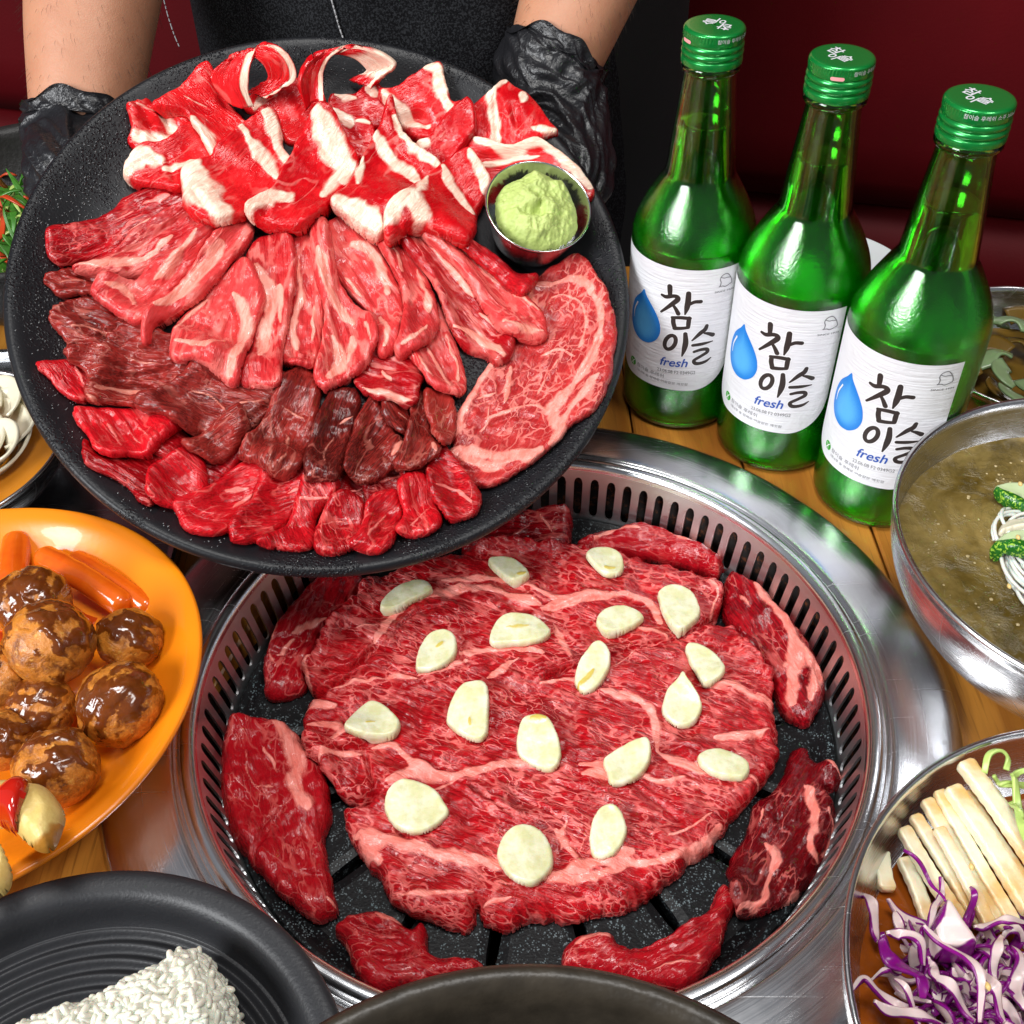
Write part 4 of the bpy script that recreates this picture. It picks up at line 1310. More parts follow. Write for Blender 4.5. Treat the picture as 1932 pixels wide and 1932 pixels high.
# rib row
kw = dict(lump=0.0011, wr=0.0006, jag=0.0005)
beef('D', [(310, 850), (440, 720), (560, 680), (690, 750), (645, 860), (625, 975), (500, 940), (400, 925)], 0.0045, 'rib', 'ragged looped rib trimming below the rib row at the platter middle', GR, [([(330, 860), (420, 910), (540, 950), (610, 960)], 42, 1), ([(440, 740), (490, 830)], 22, .9)], [([(470, 800), (560, 850)], 15, .003)], grain=20, **kw)
beef('D', [(615, 680), (700, 560), (830, 480), (875, 620), (912, 780), (895, 892), (780, 892), (720, 860)], 0.0055, 'rib', 'striped rib slice hanging below the two long right-hand rib slices', GR, [([(700, 640), (770, 760), (830, 870)], 22, .95), ([(640, 700), (720, 830)], 20, .9), ([(800, 560), (860, 700), (880, 840)], 19, .8)], [([(740, 640), (800, 760), (850, 870)], 8, .0015)], grain=62, **kw)
beef('C', [(1595, 450), (1640, 260), (1640, 60), (1610, -70), (1700, -130), (1790, -90), (1835, 40), (1845, 200), (1835, 400), (1815, 555), (1700, 565), (1610, 522)], 0.006, 'rib', 'upright pink rib slice at the centre of the platter with a dark left edge', GR, [([(1690, -60), (1720, 150), (1680, 330), (1690, 480)], 48, .95), ([(1800, 200), (1790, 420)], 26, .8)], [([(1630, 480), (1720, 530), (1800, 500)], 12, .002)], grain=85, **kw)
beef('C', [(1375, 625), (1400, 480), (1445, 250), (1380, 80), (1370, -40), (1450, -105), (1600, -80), (1645, 60), (1645, 250), (1605, 450), (1605, 600), (1592, 672), (1480, 655)], 0.006, 'rib', 'upright pink rib slice with mostly pale fat left of the platter centre', GR, [([(1460, -40), (1540, 120), (1520, 300), (1480, 480)], 76, 1), ([(1600, 60), (1600, 300)], 29, .9)], [([(1560, 80), (1580, 260), (1540, 420)], 10, .001)], grain=88, **kw)
beef('C', [(978, 470), (985, 330), (1050, 200), (1180, 90), (1300, 20), (1400, 140), (1445, 230), (1425, 380), (1375, 560), (1342, 645), (1240, 595), (1130, 525), (1010, 515)], 0.0062, 'rib', 'broad rib slice with a red centre and a thick pale folded border', GR, [([(1330, 100), (1400, 240), (1370, 420), (1310, 620)], 64, 1), ([(1010, 400), (1100, 430), (1190, 470), (1280, 400)], 42, .95), ([(1000, 330), (1080, 220), (1180, 130)], 29, .9)], [([(1320, 140), (1360, 300), (1300, 480)], 12, .0025), ([(1120, 260), (1200, 300), (1180, 400)], 17, .0012)], grain=-70, **kw)
beef('A', [(295, 1440), (320, 1355), (480, 1285), (620, 1215), (700, 1125), (850, 1055), (1010, 1080), (1045, 1150), (900, 1215), (760, 1310), (640, 1445), (540, 1465), (440, 1505), (370, 1532), (308, 1512)], 0.006, 'red', 'red slice with a pale upper end, topmost at the left of the rib row', GR, [([(820, 1170), (960, 1120)], 51, .95), ([(640, 1280), (760, 1200)], 19, .7)], [([(330, 1480), (480, 1450), (620, 1390)], 12, .002)], grain=-25, **kw)
beef('A', [(428, 1552), (640, 1440), (760, 1310), (870, 1230), (980, 1175), (1055, 1220), (1085, 1290), (1025, 1400), (905, 1485), (760, 1552), (570, 1562)], 0.0066, 'rib', 'pink rib slice with a dark red streak, second from the left', GR, [([(480, 1540), (680, 1500), (860, 1440), (980, 1330)], 51, 1), ([(700, 1340), (860, 1250)], 26, .9)], [([(640, 1450), (800, 1390), (960, 1270)], 10, .0016)], grain=-32, **kw)
beef('A', [(530, 1680), (545, 1635), (600, 1575), (760, 1580), (880, 1490), (1000, 1420), (1100, 1285), (1205, 1265), (1160, 1350), (1060, 1500), (960, 1650), (880, 1780), (780, 1838), (680, 1795), (590, 1730)], 0.006, 'rib', 'pink rib slice with shiny pale patches, third from the left', GR, [([(620, 1640), (720, 1650), (760, 1740)], 60, .9), ([(880, 1580), (1000, 1470), (1120, 1330)], 48, 1)], [([(820, 1720), (960, 1560), (1060, 1420)], 12, .0016)], grain=-40, **kw)
beef('A', [(818, 1945), (825, 1830), (900, 1730), (1050, 1560), (1150, 1400), (1270, 1290), (1325, 1375), (1245, 1525), (1135, 1680), (1050, 1738), (960, 1790), (865, 1860), (842, 1950)], 0.0066, 'rib', 'long pale rib slice with a hanging red tip, fourth from the left', GR, [([(900, 1760), (1040, 1650), (1180, 1500), (1270, 1370)], 81, 1)], [([(960, 1720), (1080, 1560), (1180, 1420)], 8, .0014)], grain=-50, **kw)
beef('D', [(155, 120), (255, 10), (400, 20), (485, 160), (535, 260), (568, 400), (545, 540), (522, 645), (430, 692), (400, 520), (370, 430), (230, 280)], 0.0063, 'rib', 'pink rib slice with a wide pale tip right of the centre slice', GR, [([(280, 60), (380, 90), (440, 200), (470, 330)], 68, 1), ([(430, 470), (470, 560), (450, 650)], 39, .9), ([(230, 240), (330, 350)], 26, .8)], [([(260, 160), (360, 300), (420, 430)], 12, .0016)], grain=58, **kw)
beef('D', [(55, 50), (130, 40), (165, 130), (195, 280), (300, 380), (385, 440), (412, 560), (372, 680), (300, 762), (200, 822), (115, 855), (60, 780), (100, 600), (115, 400), (70, 250)], 0.0065, 'rib', 'wide rib slice with a fan shaped white lower end at the platter middle', GR, [([(80, 80), (120, 250), (200, 400), (280, 480)], 48, 1), ([(160, 560), (200, 700), (140, 800)], 76, 1), ([(270, 560), (250, 700)], 51, .9), ([(350, 480), (370, 600)], 26, .8)], [([(130, 500), (170, 640), (140, 760)], 8, .0015), ([(110, 120), (140, 300)], 10, .0015)], grain=75, **kw)
beef('D', [(425, -30), (560, 30), (680, 140), (725, 260), (748, 380), (762, 480), (705, 600), (560, 685), (518, 640), (548, 560), (568, 400), (540, 240)], 0.006, 'rib', 'mauve rib slice with a pale pointed top between two longer rib slices', GR, [([(440, -10), (530, 80), (560, 200)], 22, 1), ([(640, 160), (690, 300), (700, 430)], 51, .8), ([(560, 640), (640, 590), (700, 520)], 42, .9)], [([(560, 120), (620, 280), (600, 440)], 12, .001)], grain=62, **kw)
beef('D', [(500, -60), (575, -150), (700, -70), (835, 60), (955, 260), (1085, 420), (1185, 540), (1175, 680), (1100, 725), (1040, 662), (900, 605), (820, 475), (740, 265), (635, 110)], 0.007, 'rib', 'long rib finger with dark spots, next to last on the right', GR, [([(560, -110), (720, 20), (850, 180), (960, 330)], 51, 1), ([(860, 520), (960, 560), (1080, 640), (1130, 690)], 51, 1), ([(1000, 420), (1140, 560)], 24, .9)], [([(820, 380), (960, 520), (1120, 620)], 10, .0012)], grain=48, **kw)
beef('D', [(645, -145), (760, -130), (900, -5), (1055, 70), (1185, 220), (1305, 370), (1368, 440), (1368, 568), (1230, 573), (1120, 522), (990, 335), (880, 155), (740, 20)], 0.007, 'rib', 'long rib finger with a square cut end, last on the right beside the sauce cup', GR, [([(680, -130), (860, 10), (1020, 130), (1150, 260)], 60, 1), ([(1140, 500), (1250, 540), (1360, 540)], 51, 1), ([(1180, 300), (1330, 430)], 31, .85)], [([(1130, 500), (1250, 490), (1366, 470)], 8, .0016)], grain=46, **kw)
beef('D', [(945, 55), (1060, 50), (1200, 160), (1335, 195), (1250, 330), (1190, 292), (1050, 160)], 0.0055, 'red', 'dark crimson slice under the steel sauce cup', GR, grain=40, **kw)
# brisket at the back
kw = dict(lump=0.0007, wr=0.0001, jag=0.0006, edge=0.0020, mx=4, bl=9)
beef('A', [(1400, 600), (1560, 500), (1700, 490), (1820, 550), (1780, 700), (1660, 800), (1570, 700), (1480, 640)], 0.003, 'brisket', 'flat red brisket slice lying under the curled slices at the top', GB, [([(1450, 620), (1570, 560)], 63, .9)], grain=-40, **kw)
beef('B', [(150, 560), (280, 545), (380, 495), (430, 520), (490, 610), (420, 705), (280, 690), (150, 645)], 0.004, 'brisket', 'small bright brisket slice behind the middle of the back row', GB, [([(170, 560), (290, 570)], 48, .9), ([(360, 510), (410, 560)], 54, 1)], grain=-20, **kw)
beef('B', [(895, 635), (1050, 545), (1140, 468), (1200, 508), (1300, 578), (1405, 720), (1438, 770), (1330, 795), (1230, 835), (1110, 845), (960, 775), (925, 690)], 0.005, 'brisket', 'crumpled brisket slice with a pale fat lump at the right back', GB, [([(1150, 475), (1070, 540), (1085, 690), (1095, 830)], 54, 1), ([(1240, 560), (1240, 600)], 99, 1), ([(1300, 760), (1420, 770)], 63, .9)], [([(1080, 560), (1100, 700), (1120, 830)], 22, .003), ([(1180, 620), (1220, 740)], 22, .003)], grain=-60, **kw)
beef('B', [(935, 825), (975, 765), (1160, 845), (1300, 825), (1400, 865), (1535, 955), (1635, 1090), (1600, 1150), (1300, 1150), (1000, 1050)], 0.005, 'brisket', 'red brisket slice with a white rim behind the steel sauce cup', GB, [([(970, 780), (1150, 850), (1330, 840), (1480, 930), (1620, 1090)], 79, 1), ([(1000, 900), (1200, 900), (1330, 900)], 41, .9)], [([(1000, 860), (1200, 880), (1380, 880)], 20, .002)], grain=10, **kw)
beef('A', [(765, 665), (830, 625), (900, 635), (1040, 640), (1100, 690), (1060, 765), (980, 825), (880, 862), (780, 845), (742, 792), (768, 735)], 0.007, 'brisket', 'crumbly fatty brisket end at the far left of the back row', GB, [([(780, 790), (880, 800), (980, 780)], 111, .85), ([(800, 660), (900, 680)], 54, .6), ([(940, 700), (1020, 760)], 79, .8)], [([(830, 680), (870, 760)], 22, .003), ([(930, 660), (960, 760)], 20, .003), ([(800, 740), (900, 730)], 16, .003)], grain=20, lump=0.0026, wr=0.001, jag=0.0015)
beef('A', [(705, 992), (760, 900), (830, 850), (950, 830), (1100, 715), (1185, 755), (1265, 870), (1205, 960), (1100, 1000), (1030, 1085), (900, 1055), (800, 1035)], 0.005, 'brisket', 'brisket slice with a wide cream white end at the left of the back row', GB, [([(720, 985), (820, 900), (900, 930)], 151, 1), ([(940, 980), (1080, 930)], 54, .9)], [([(960, 900), (1000, 1060)], 16, .0015)], grain=-30, **kw)
beef('A', [(890, 640), (960, 570), (1070, 478), (1140, 400), (1200, 382), (1245, 470), (1330, 588), (1445, 680), (1385, 765), (1300, 845), (1230, 875), (1100, 690), (1040, 640)], 0.005, 'brisket', 'large vivid red brisket slice at the left of the back row', GB, [([(1100, 690), (1170, 790), (1230, 860)], 105, 1), ([(1040, 560), (1200, 600)], 20, .6)], [([(1190, 400), (1290, 580)], 22, .0015)], grain=30, **kw)
beef('B', [(425, 520), (520, 508), (660, 440), (770, 418), (795, 500), (832, 600), (892, 620), (835, 690), (735, 742), (600, 722), (520, 620), (460, 560)], 0.006, 'brisket', 'brisket slice with a cream fat tip standing up in the middle back', GB, [([(700, 440), (765, 470), (790, 570), (830, 650)], 89, 1), ([(450, 540), (560, 640), (700, 690)], 73, 1)], [([(560, 660), (660, 640), (730, 700)], 28, .004)], grain=-25, **kw)
beef('B', [(640, 800), (720, 768), (820, 690), (920, 638), (962, 720), (952, 800), (880, 855), (780, 925), (690, 870)], 0.006, 'brisket', 'plain vivid red folded brisket slice behind the striped right-hand slices', GB, [([(650, 800), (700, 810)], 95, 1)], grain=-35, **kw)
beef('B', [(88, 650), (160, 642), (260, 680), (385, 715), (385, 850), (310, 885), (200, 800), (115, 755)], 0.006, 'brisket', 'small folded brisket slice with a cream lip between two striped slices', GB, [([(110, 680), (200, 680), (260, 720)], 127, 1), ([(290, 710), (370, 730)], 38, .8)], [([(250, 760), (330, 790)], 26, .003)], grain=20, **kw)
sheet(PB, 'beef_slice', [[(a / 3.024, b / 3.024, h / 1000) for a, b, h in r] for r in ([(1440, 605, 6), (1412, 480, 14), (1450, 325, 22), (1530, 248, 25), (1640, 300, 22), (1690, 425, 14), (1600, 500, 8), (1520, 555, 4)], [(1370, 615, 6), (1300, 470, 13), (1350, 325, 21), (1450, 290, 23), (1560, 330, 21), (1600, 430, 12), (1540, 490, 7), (1470, 540, 3)], [(1290, 560, 5), (1205, 440, 12), (1285, 342, 19), (1390, 310, 21), (1490, 345, 19), (1530, 430, 11), (1480, 480, 6), (1420, 530, 2)])],
      [(0.0, 0.22)], M['brisket'], label='brisket slice curled into a tunnel with a cream rim at the upper left', cat='raw beef', group=GB)
sheet(PB, 'beef_slice', [[(575 + a / 3.024, b / 3.024, h / 1000) for a, b, h in r] for r in ([(115, 585, 5), (98, 420, 14), (150, 322, 21), (270, 262, 24), (400, 285, 22), (515, 365, 14), (440, 440, 7), (380, 500, 3)], [(50, 580, 5), (30, 420, 13), (80, 330, 20), (210, 280, 22), (340, 300, 20), (440, 370, 12), (390, 430, 6), (320, 480, 3)], [(-5, 560, 4), (-35, 420, 12), (20, 340, 18), (130, 300, 20), (260, 315, 18), (350, 380, 10), (330, 420, 5), (260, 460, 2)])],
      [(0.0, 0.2)], M['brisket'], rows_fat=[(0.52, 0.92)], label='brisket slice curled open with a glossy cream inside at the top centre', cat='raw beef', group=GB)
beef('A', [(1045, 1000), (1080, 940), (1200, 908), (1240, 850), (1340, 758), (1450, 675), (1540, 632), (1585, 660), (1605, 780), (1655, 850), (1612, 970), (1532, 1062), (1450, 1152), (1350, 1235), (1230, 1273), (1130, 1235), (1058, 1170), (1042, 1090)], 0.0065, 'brisket', 'striped brisket slice with a big white rounded fold, leftmost of the front three', GB, [([(1090, 960), (1130, 1060), (1190, 1170), (1270, 1230)], 261, 1), ([(1385, 740), (1480, 850), (1570, 965)], 89, 1), ([(1500, 640), (1585, 740), (1630, 870)], 95, 1)], [([(1110, 1110), (1180, 1210)], 16, .002)], grain=-40, crown=0.003, **kw)
beef('A', [(1405, 1215), (1470, 1140), (1550, 1060), (1640, 900), (1705, 780), (1800, 645), (1885, 640), (1960, 740), (2052, 890), (2000, 985), (1900, 1132), (1820, 1222), (1740, 1290), (1640, 1305), (1500, 1265)], 0.0065, 'brisket', 'brisket slice with a broad cream band down its right side, second of the front four', GB, [([(1820, 670), (1880, 800), (1960, 900), (1960, 980)], 174, 1), ([(1420, 1225), (1540, 1130), (1640, 1130)], 143, 1), ([(1920, 950), (1850, 1100)], 95, .8)], [([(1800, 720), (1870, 860)], 22, .0015), ([(1500, 1260), (1530, 1200)], 22, .003)], grain=-50, crown=0.003, **kw)
beef('B', [(158, 1172), (230, 1080), (300, 960), (370, 820), (430, 715), (488, 592), (525, 680), (600, 790), (700, 868), (785, 932), (705, 1032), (600, 1112), (482, 1225), (440, 1355), (330, 1315), (230, 1232)], 0.0065, 'brisket', 'brisket slice with two stripes and a white torn lower end, third of the front four', GB, [([(190, 1180), (300, 1230), (420, 1330)], 174, 1), ([(395, 760), (500, 900), (670, 1040)], 79, 1), ([(510, 680), (640, 840), (770, 945)], 79, 1), ([(330, 900), (300, 1060)], 63, .8)], [([(480, 620), (560, 760)], 20, .002)], grain=-45, crown=0.003, **kw)
beef('B', [(455, 1305), (490, 1200), (620, 1088), (700, 998), (800, 918), (920, 855), (1000, 915), (1055, 990), (1022, 1070), (992, 1150), (972, 1280), (935, 1362), (900, 1395), (700, 1312), (560, 1322), (478, 1375)], 0.0065, 'brisket', 'brisket slice with curved cream stripes beside the sauce cup, last of the front four', GB, [([(480, 1280), (570, 1190), (650, 1270)], 206, 1), ([(790, 950), (880, 1090), (960, 1170)], 70, 1), ([(930, 870), (1020, 960), (1030, 1050)], 73, 1), ([(700, 1030), (640, 1130)], 79, .7)], [([(520, 1290), (560, 1350)], 20, .003)], grain=-45, crown=0.003, **kw)

# ------------------------------------------------------------------ meat and garlic on the grill pan
PAN = horiz(PZ)
rp, zp = V(rr), V(zz)
GBED = Bed(PAN, 0.17, GC, lambda X, Y: np.interp(np.hypot(X, Y), rp, zp))


def gbeef(f, pts, T, mat, label, fat=(), groove=(), name='beef_trim', fat2=(), groove2=(), **kw):
    return slab(GBED, name, fr(f, pts), T, M[mat], fl(f, *fat) + list(fat2), fl(f, *groove) + list(groove2), label=label, cat='raw beef', **kw)


GT = 'beef trims around the big steak on the grill'
kw = dict(lump=0.0018, wr=0.0009, jag=0.0009, group=GT, edge=0.006)
gbeef('D', [(900, 1760), (1000, 1680), (1100, 1635), (1250, 1598), (1500, 1572), (1525, 1600), (1505, 1755), (1400, 1785), (1100, 1800), (930, 1790)], 0.012, 'grillside', 'dark marbled trim in the shadow of the platter at the back of the grill', [([(1150, 1770), (1300, 1775), (1450, 1770)], 30, .8), ([(1350, 1640), (1420, 1720)], 14, .8)], grain=0, **kw)
gbeef('F', [(205, 392), (280, 338), (450, 318), (620, 328), (780, 378), (930, 398), (1035, 450), (1058, 500), (1025, 572), (980, 578), (880, 522), (700, 472), (500, 442), (250, 422)], 0.012, 'grillside', 'long narrow red trim at the back of the grill against the slotted wall', [([(300, 390), (430, 350), (560, 370)], 20, .9), ([(740, 400), (900, 440), (1010, 490)], 34, .9), ([(940, 410), (1030, 470)], 26, .8)], [([(250, 400), (500, 410), (760, 450)], 10, .002)], grain=15, **kw)
gbeef('E', [(155, 1060), (160, 900), (205, 760), (250, 650), (330, 525), (420, 435), (550, 395), (700, 385), (745, 430), (695, 500), (620, 640), (560, 700), (450, 830), (395, 930), (395, 1010), (330, 1055), (220, 1078)], 0.010, 'grillside', 'dark red trim at the upper left of the grill under the platter edge', [([(330, 760), (450, 690), (520, 660)], 40, .9), ([(240, 720), (200, 830), (220, 930)], 20, .7), ([(240, 880), (340, 780)], 16, .8)], [([(200, 850), (330, 860), (420, 760)], 12, .002)], grain=-60, **kw)
gbeef('O', [(407, 1430), (430, 1368), (470, 1355), (520, 1354), (556, 1376), (582, 1412), (604, 1440), (612, 1455), (622, 1490), (622, 1540), (613, 1570), (624, 1660), (635, 1700), (634, 1716), (620, 1730), (594, 1737), (558, 1715), (490, 1650), (455, 1606), (424, 1556), (412, 1500)], 0.013, 'grillside', 'long dark trim with a thick pink fat seam at the left of the grill', [([(525, 1372), (556, 1410), (566, 1450), (560, 1490), (585, 1535)], 34, 1), ([(500, 1420), (530, 1470)], 6, .8), ([(470, 1430), (480, 1490), (520, 1500)], 5, .7), ([(620, 1700), (630, 1712)], 14, .9)], [([(540, 1530), (510, 1570), (480, 1640)], 6, .0025), ([(575, 1560), (600, 1640)], 6, .002), ([(570, 1655), (610, 1660)], 4, .002)], grain=75, **kw)
gbeef('G', [(683, 962), (740, 898), (850, 862), (960, 868), (1060, 950), (1120, 918), (1152, 950), (1168, 1060), (1250, 1088), (1400, 1098), (1465, 1130), (1400, 1210), (1250, 1240), (1050, 1270), (900, 1295), (820, 1252), (770, 1172), (740, 1050)], 0.012, 'grillside', 'folded wet red trim at the lower left of the grill', [([(900, 890), (1020, 950)], 44, .9), ([(1180, 1090), (1330, 1130)], 36, .6), ([(740, 1020), (770, 1160)], 14, .7)], [([(760, 940), (900, 1010), (1060, 1010)], 16, .003), ([(860, 1130), (1000, 1140), (1140, 1090)], 14, .003), ([(950, 1200), (1100, 1190)], 10, .002)], grain=30, **kw)
gbeef('H', [(285, 1062), (320, 1008), (430, 958), (540, 968), (572, 1020), (680, 1045), (780, 1008), (900, 928), (1040, 848), (1095, 718), (1142, 716), (1200, 800), (1145, 900), (1118, 1000), (1092, 1085), (1020, 1205), (940, 1275), (800, 1272), (600, 1222), (300, 1160)], 0.012, 'grillside', 'drumstick shaped red trim at the lower right of the grill', [([(350, 1040), (460, 990), (530, 1010)], 60, .8), ([(1140, 780), (1180, 830)], 30, .9), ([(1090, 930), (1110, 1020), (1060, 1080)], 14, .8), ([(700, 1200), (850, 1170), (1000, 1180)], 14, .8)], [([(560, 1050), (740, 1060), (900, 990), (1060, 900)], 12, .002), ([(1060, 920), (900, 1040)], 8, .0015)], grain=-30, **kw)
gbeef('H', [(1475, 22), (1550, 15), (1592, 90), (1680, 98), (1758, 190), (1680, 248), (1650, 235), (1702, 330), (1728, 412), (1702, 552), (1592, 692), (1450, 832), (1280, 888), (1160, 872), (1143, 742), (1148, 600), (1210, 488), (1280, 300), (1370, 238), (1430, 120)], 0.008, 'grillside', 'flat leaf shaped red trim with a pink border at the right of the grill', [([(1640, 110), (1730, 190)], 50, .95), ([(1540, 230), (1580, 400), (1560, 560), (1600, 640)], 40, .9), ([(1660, 380), (1690, 480), (1620, 600)], 44, .7), ([(1180, 880), (1300, 850), (1330, 760), (1390, 600), (1340, 520)], 34, 1), ([(1320, 340), (1300, 440)], 14, .8), ([(1400, 880), (1500, 780)], 30, .8)], [([(1380, 280), (1400, 420)], 10, .0015), ([(1520, 280), (1500, 420)], 12, .0015)], grain=-60, **kw)
gbeef('F', [(1026, 702), (1050, 605), (1110, 598), (1240, 648), (1352, 740), (1442, 840), (1532, 940), (1612, 1060), (1637, 1150), (1622, 1230), (1602, 1305), (1530, 1408), (1440, 1395), (1380, 1335), (1330, 1242), (1200, 1042), (1080, 882)], 0.012, 'grillside', 'red trim with a broad pink fat edge at the right back of the grill', [([(1200, 700), (1300, 800), (1400, 940), (1440, 1060), (1420, 1200), (1430, 1330)], 75, 1), ([(1480, 1080), (1560, 1180), (1520, 1330)], 80, .9), ([(1120, 740), (1180, 800)], 20, .7), ([(1370, 1130), (1440, 1090)], 50, .8)], [([(1300, 760), (1420, 900), (1480, 1050)], 14, .0025), ([(1470, 1180), (1520, 1330)], 12, .003), ([(1540, 1140), (1570, 1260)], 12, .003)], grain=55, **kw)

st = [(690, 1100), (726, 1082), (770, 1064), (850, 1044), (940, 1034), (1050, 1031), (1160, 1044), (1250, 1064), (1330, 1088), (1362, 1108), (1364, 1135), (1354, 1158), (1337, 1172), (1358, 1176), (1382, 1186), (1412, 1226), (1438, 1256), (1458, 1288), (1460, 1322), (1469, 1371), (1466, 1410), (1470, 1430), (1452, 1462), (1395, 1528), (1358, 1575), (1307, 1619), (1260, 1662), (1195, 1710), (1104, 1724), (995, 1731), (951, 1749), (922, 1742), (906, 1734), (900, 1706), (884, 1748), (849, 1741), (751, 1708), (716, 1655), (680, 1614), (645, 1553), (650, 1520), (700, 1512), (655, 1506), (623, 1476), (604, 1455), (578, 1432), (573, 1392), (571, 1349), (578, 1326), (604, 1314), (592, 1313), (570, 1271), (584, 1240), (630, 1174), (664, 1138)]
F_ = fl('E', ([(800, 800), (840, 730), (900, 650), (1000, 580), (1150, 520), (1330, 480), (1550, 520), (1720, 570)], 66, 1), ([(1180, 440), (1350, 430), (1600, 450), (1750, 510), (1930, 560)], 40, 1), ([(1030, 985), (1170, 945), (1310, 895)], 44, 1), ([(1270, 855), (1430, 830), (1600, 825), (1740, 870)], 52, 1), ([(1430, 1000), (1520, 940), (1610, 885)], 48, 1), ([(380, 1170), (470, 1150), (560, 1165)], 80, 1), ([(420, 1280), (520, 1270), (620, 1310), (560, 1370)], 56, 1), ([(560, 1060), (700, 1010), (860, 990), (1030, 1010)], 34, .9), ([(480, 1500), (560, 1440), (720, 1440)], 36, 1), ([(770, 1390), (880, 1370), (980, 1450), (1060, 1550)], 46, 1), ([(870, 1590), (1000, 1540), (1200, 1560), (1420, 1530)], 60, 1), ([(420, 900), (380, 950), (420, 1030)], 44, .9), ([(680, 720), (800, 700)], 16, .9), ([(1800, 680), (1850, 780), (1900, 880)], 40, .85))
F_ += fl('F', ([(0, 790), (180, 735), (370, 715)], 52, 1), ([(130, 775), (330, 735), (480, 720), (600, 750), (680, 870)], 44, 1), ([(540, 900), (640, 930), (720, 960)], 40, .9), ([(560, 1000), (480, 1090), (380, 1150)], 10, .7), ([(0, 1230), (150, 1190), (300, 1240)], 40, .9), ([(350, 1260), (480, 1290), (600, 1350), (640, 1470), (650, 1600)], 54, 1), ([(650, 1600), (780, 1690), (960, 1720), (1100, 1770)], 66, 1), ([(980, 1530), (1150, 1525), (1300, 1490)], 36, 1), ([(900, 1235), (1080, 1240), (1200, 1300), (1320, 1330)], 44, .9), ([(1220, 1290), (1320, 1300)], 40, .8), ([(230, 1740), (420, 1730), (600, 1740)], 60, .9), ([(940, 650), (1000, 720), (960, 820)], 22, .8))
F_ += fl('G', ([(780, 470), (900, 500), (1000, 520), (1130, 560), (1300, 600), (1550, 640), (1750, 690), (1930, 720)], 60, 1), ([(820, 460), (860, 560), (920, 620)], 60, .9), ([(1060, 210), (1180, 270), (1330, 200)], 16, .8), ([(1080, 100), (1200, 170), (1300, 190)], 44, 1), ([(1260, 190), (1420, 160), (1640, 110), (1800, 130)], 38, 1), ([(1830, 470), (1900, 560), (1932, 600)], 46, .9), ([(1010, 800), (1160, 800), (1400, 780)], 30, .8), ([(1450, 850), (1600, 820)], 24, .7))
F_ += fl('H', ([(250, 690), (360, 660), (500, 620), (640, 570)], 60, 1), ([(500, 640), (650, 620), (760, 620), (860, 600), (1000, 530), (1110, 430)], 40, 1), ([(240, 700), (420, 710), (600, 650)], 44, .9), ([(480, 120), (650, 160), (800, 210), (930, 190)], 22, .9), ([(830, 500), (960, 440), (1060, 380)], 14, .8), ([(1230, 170), (1300, 220)], 40, .8), ([(300, 430), (270, 560)], 30, .8), ([(380, 120), (480, 140), (620, 190)], 44, .9))
G_ = fl('E', ([(370, 955), (500, 960), (650, 960), (800, 815)], 15, .0045), ([(430, 1100), (580, 1030), (720, 965), (880, 980)], 15, .004), ([(800, 930), (940, 960), (1050, 985)], 10, .002), ([(1050, 1020), (1200, 985), (1330, 925)], 9, .002), ([(1280, 800), (1300, 905), (1480, 900)], 10, .0018), ([(380, 1430), (560, 1410), (760, 1380)], 16, .0045), ([(735, 1420), (760, 1530), (790, 1640)], 12, .004), ([(1700, 960), (1820, 930), (1930, 900)], 9, .0015), ([(840, 820), (1000, 650), (1200, 580)], 10, .0016), ([(560, 1180), (620, 1230), (600, 1320)], 9, .002))
G_ += fl('F', ([(0, 1205), (90, 1160), (180, 1120), (320, 1080), (500, 1020), (640, 985), (760, 960), (880, 900), (1000, 800)], 11, .0035), ([(0, 800), (200, 760), (380, 735), (600, 770)], 9, .002), ([(900, 1240), (1060, 1265), (1220, 1330)], 10, .002), ([(1060, 1060), (1160, 1040), (1240, 1110)], 8, .0016), ([(960, 1530), (1150, 1545), (1320, 1500)], 8, .0014), ([(660, 1600), (800, 1580), (900, 1620)], 9, .0014))
G_ += fl('G', ([(720, 300), (830, 290), (930, 255)], 13, .005), ([(1280, 220), (1380, 290), (1500, 380), (1620, 430)], 9, .002), ([(1380, 230), (1520, 330), (1640, 420)], 9, .002), ([(1000, 450), (1060, 490)], 12, .004), ([(860, 620), (1000, 690), (1200, 730)], 9, .0012), ([(1410, 900), (1420, 820)], 12, .004))
G_ += fl('H', ([(0, 250), (150, 330), (330, 440)], 9, .0016), ([(230, 200), (420, 260), (640, 280)], 9, .0016), ([(650, 230), (800, 330), (900, 420)], 9, .0014), ([(520, 430), (700, 520), (840, 560)], 8, .0014))
slab(GBED, 'big_steak', V(st, float), 0.0125, M['steak'], F_, G_, grain=20, label='large marbled raw steak spread over the grill under garlic slices', cat='raw steak', lump=0.0022, wr=0.0005, jag=0.0013, edge=0.0060, step=0.0007, fold=1.1)

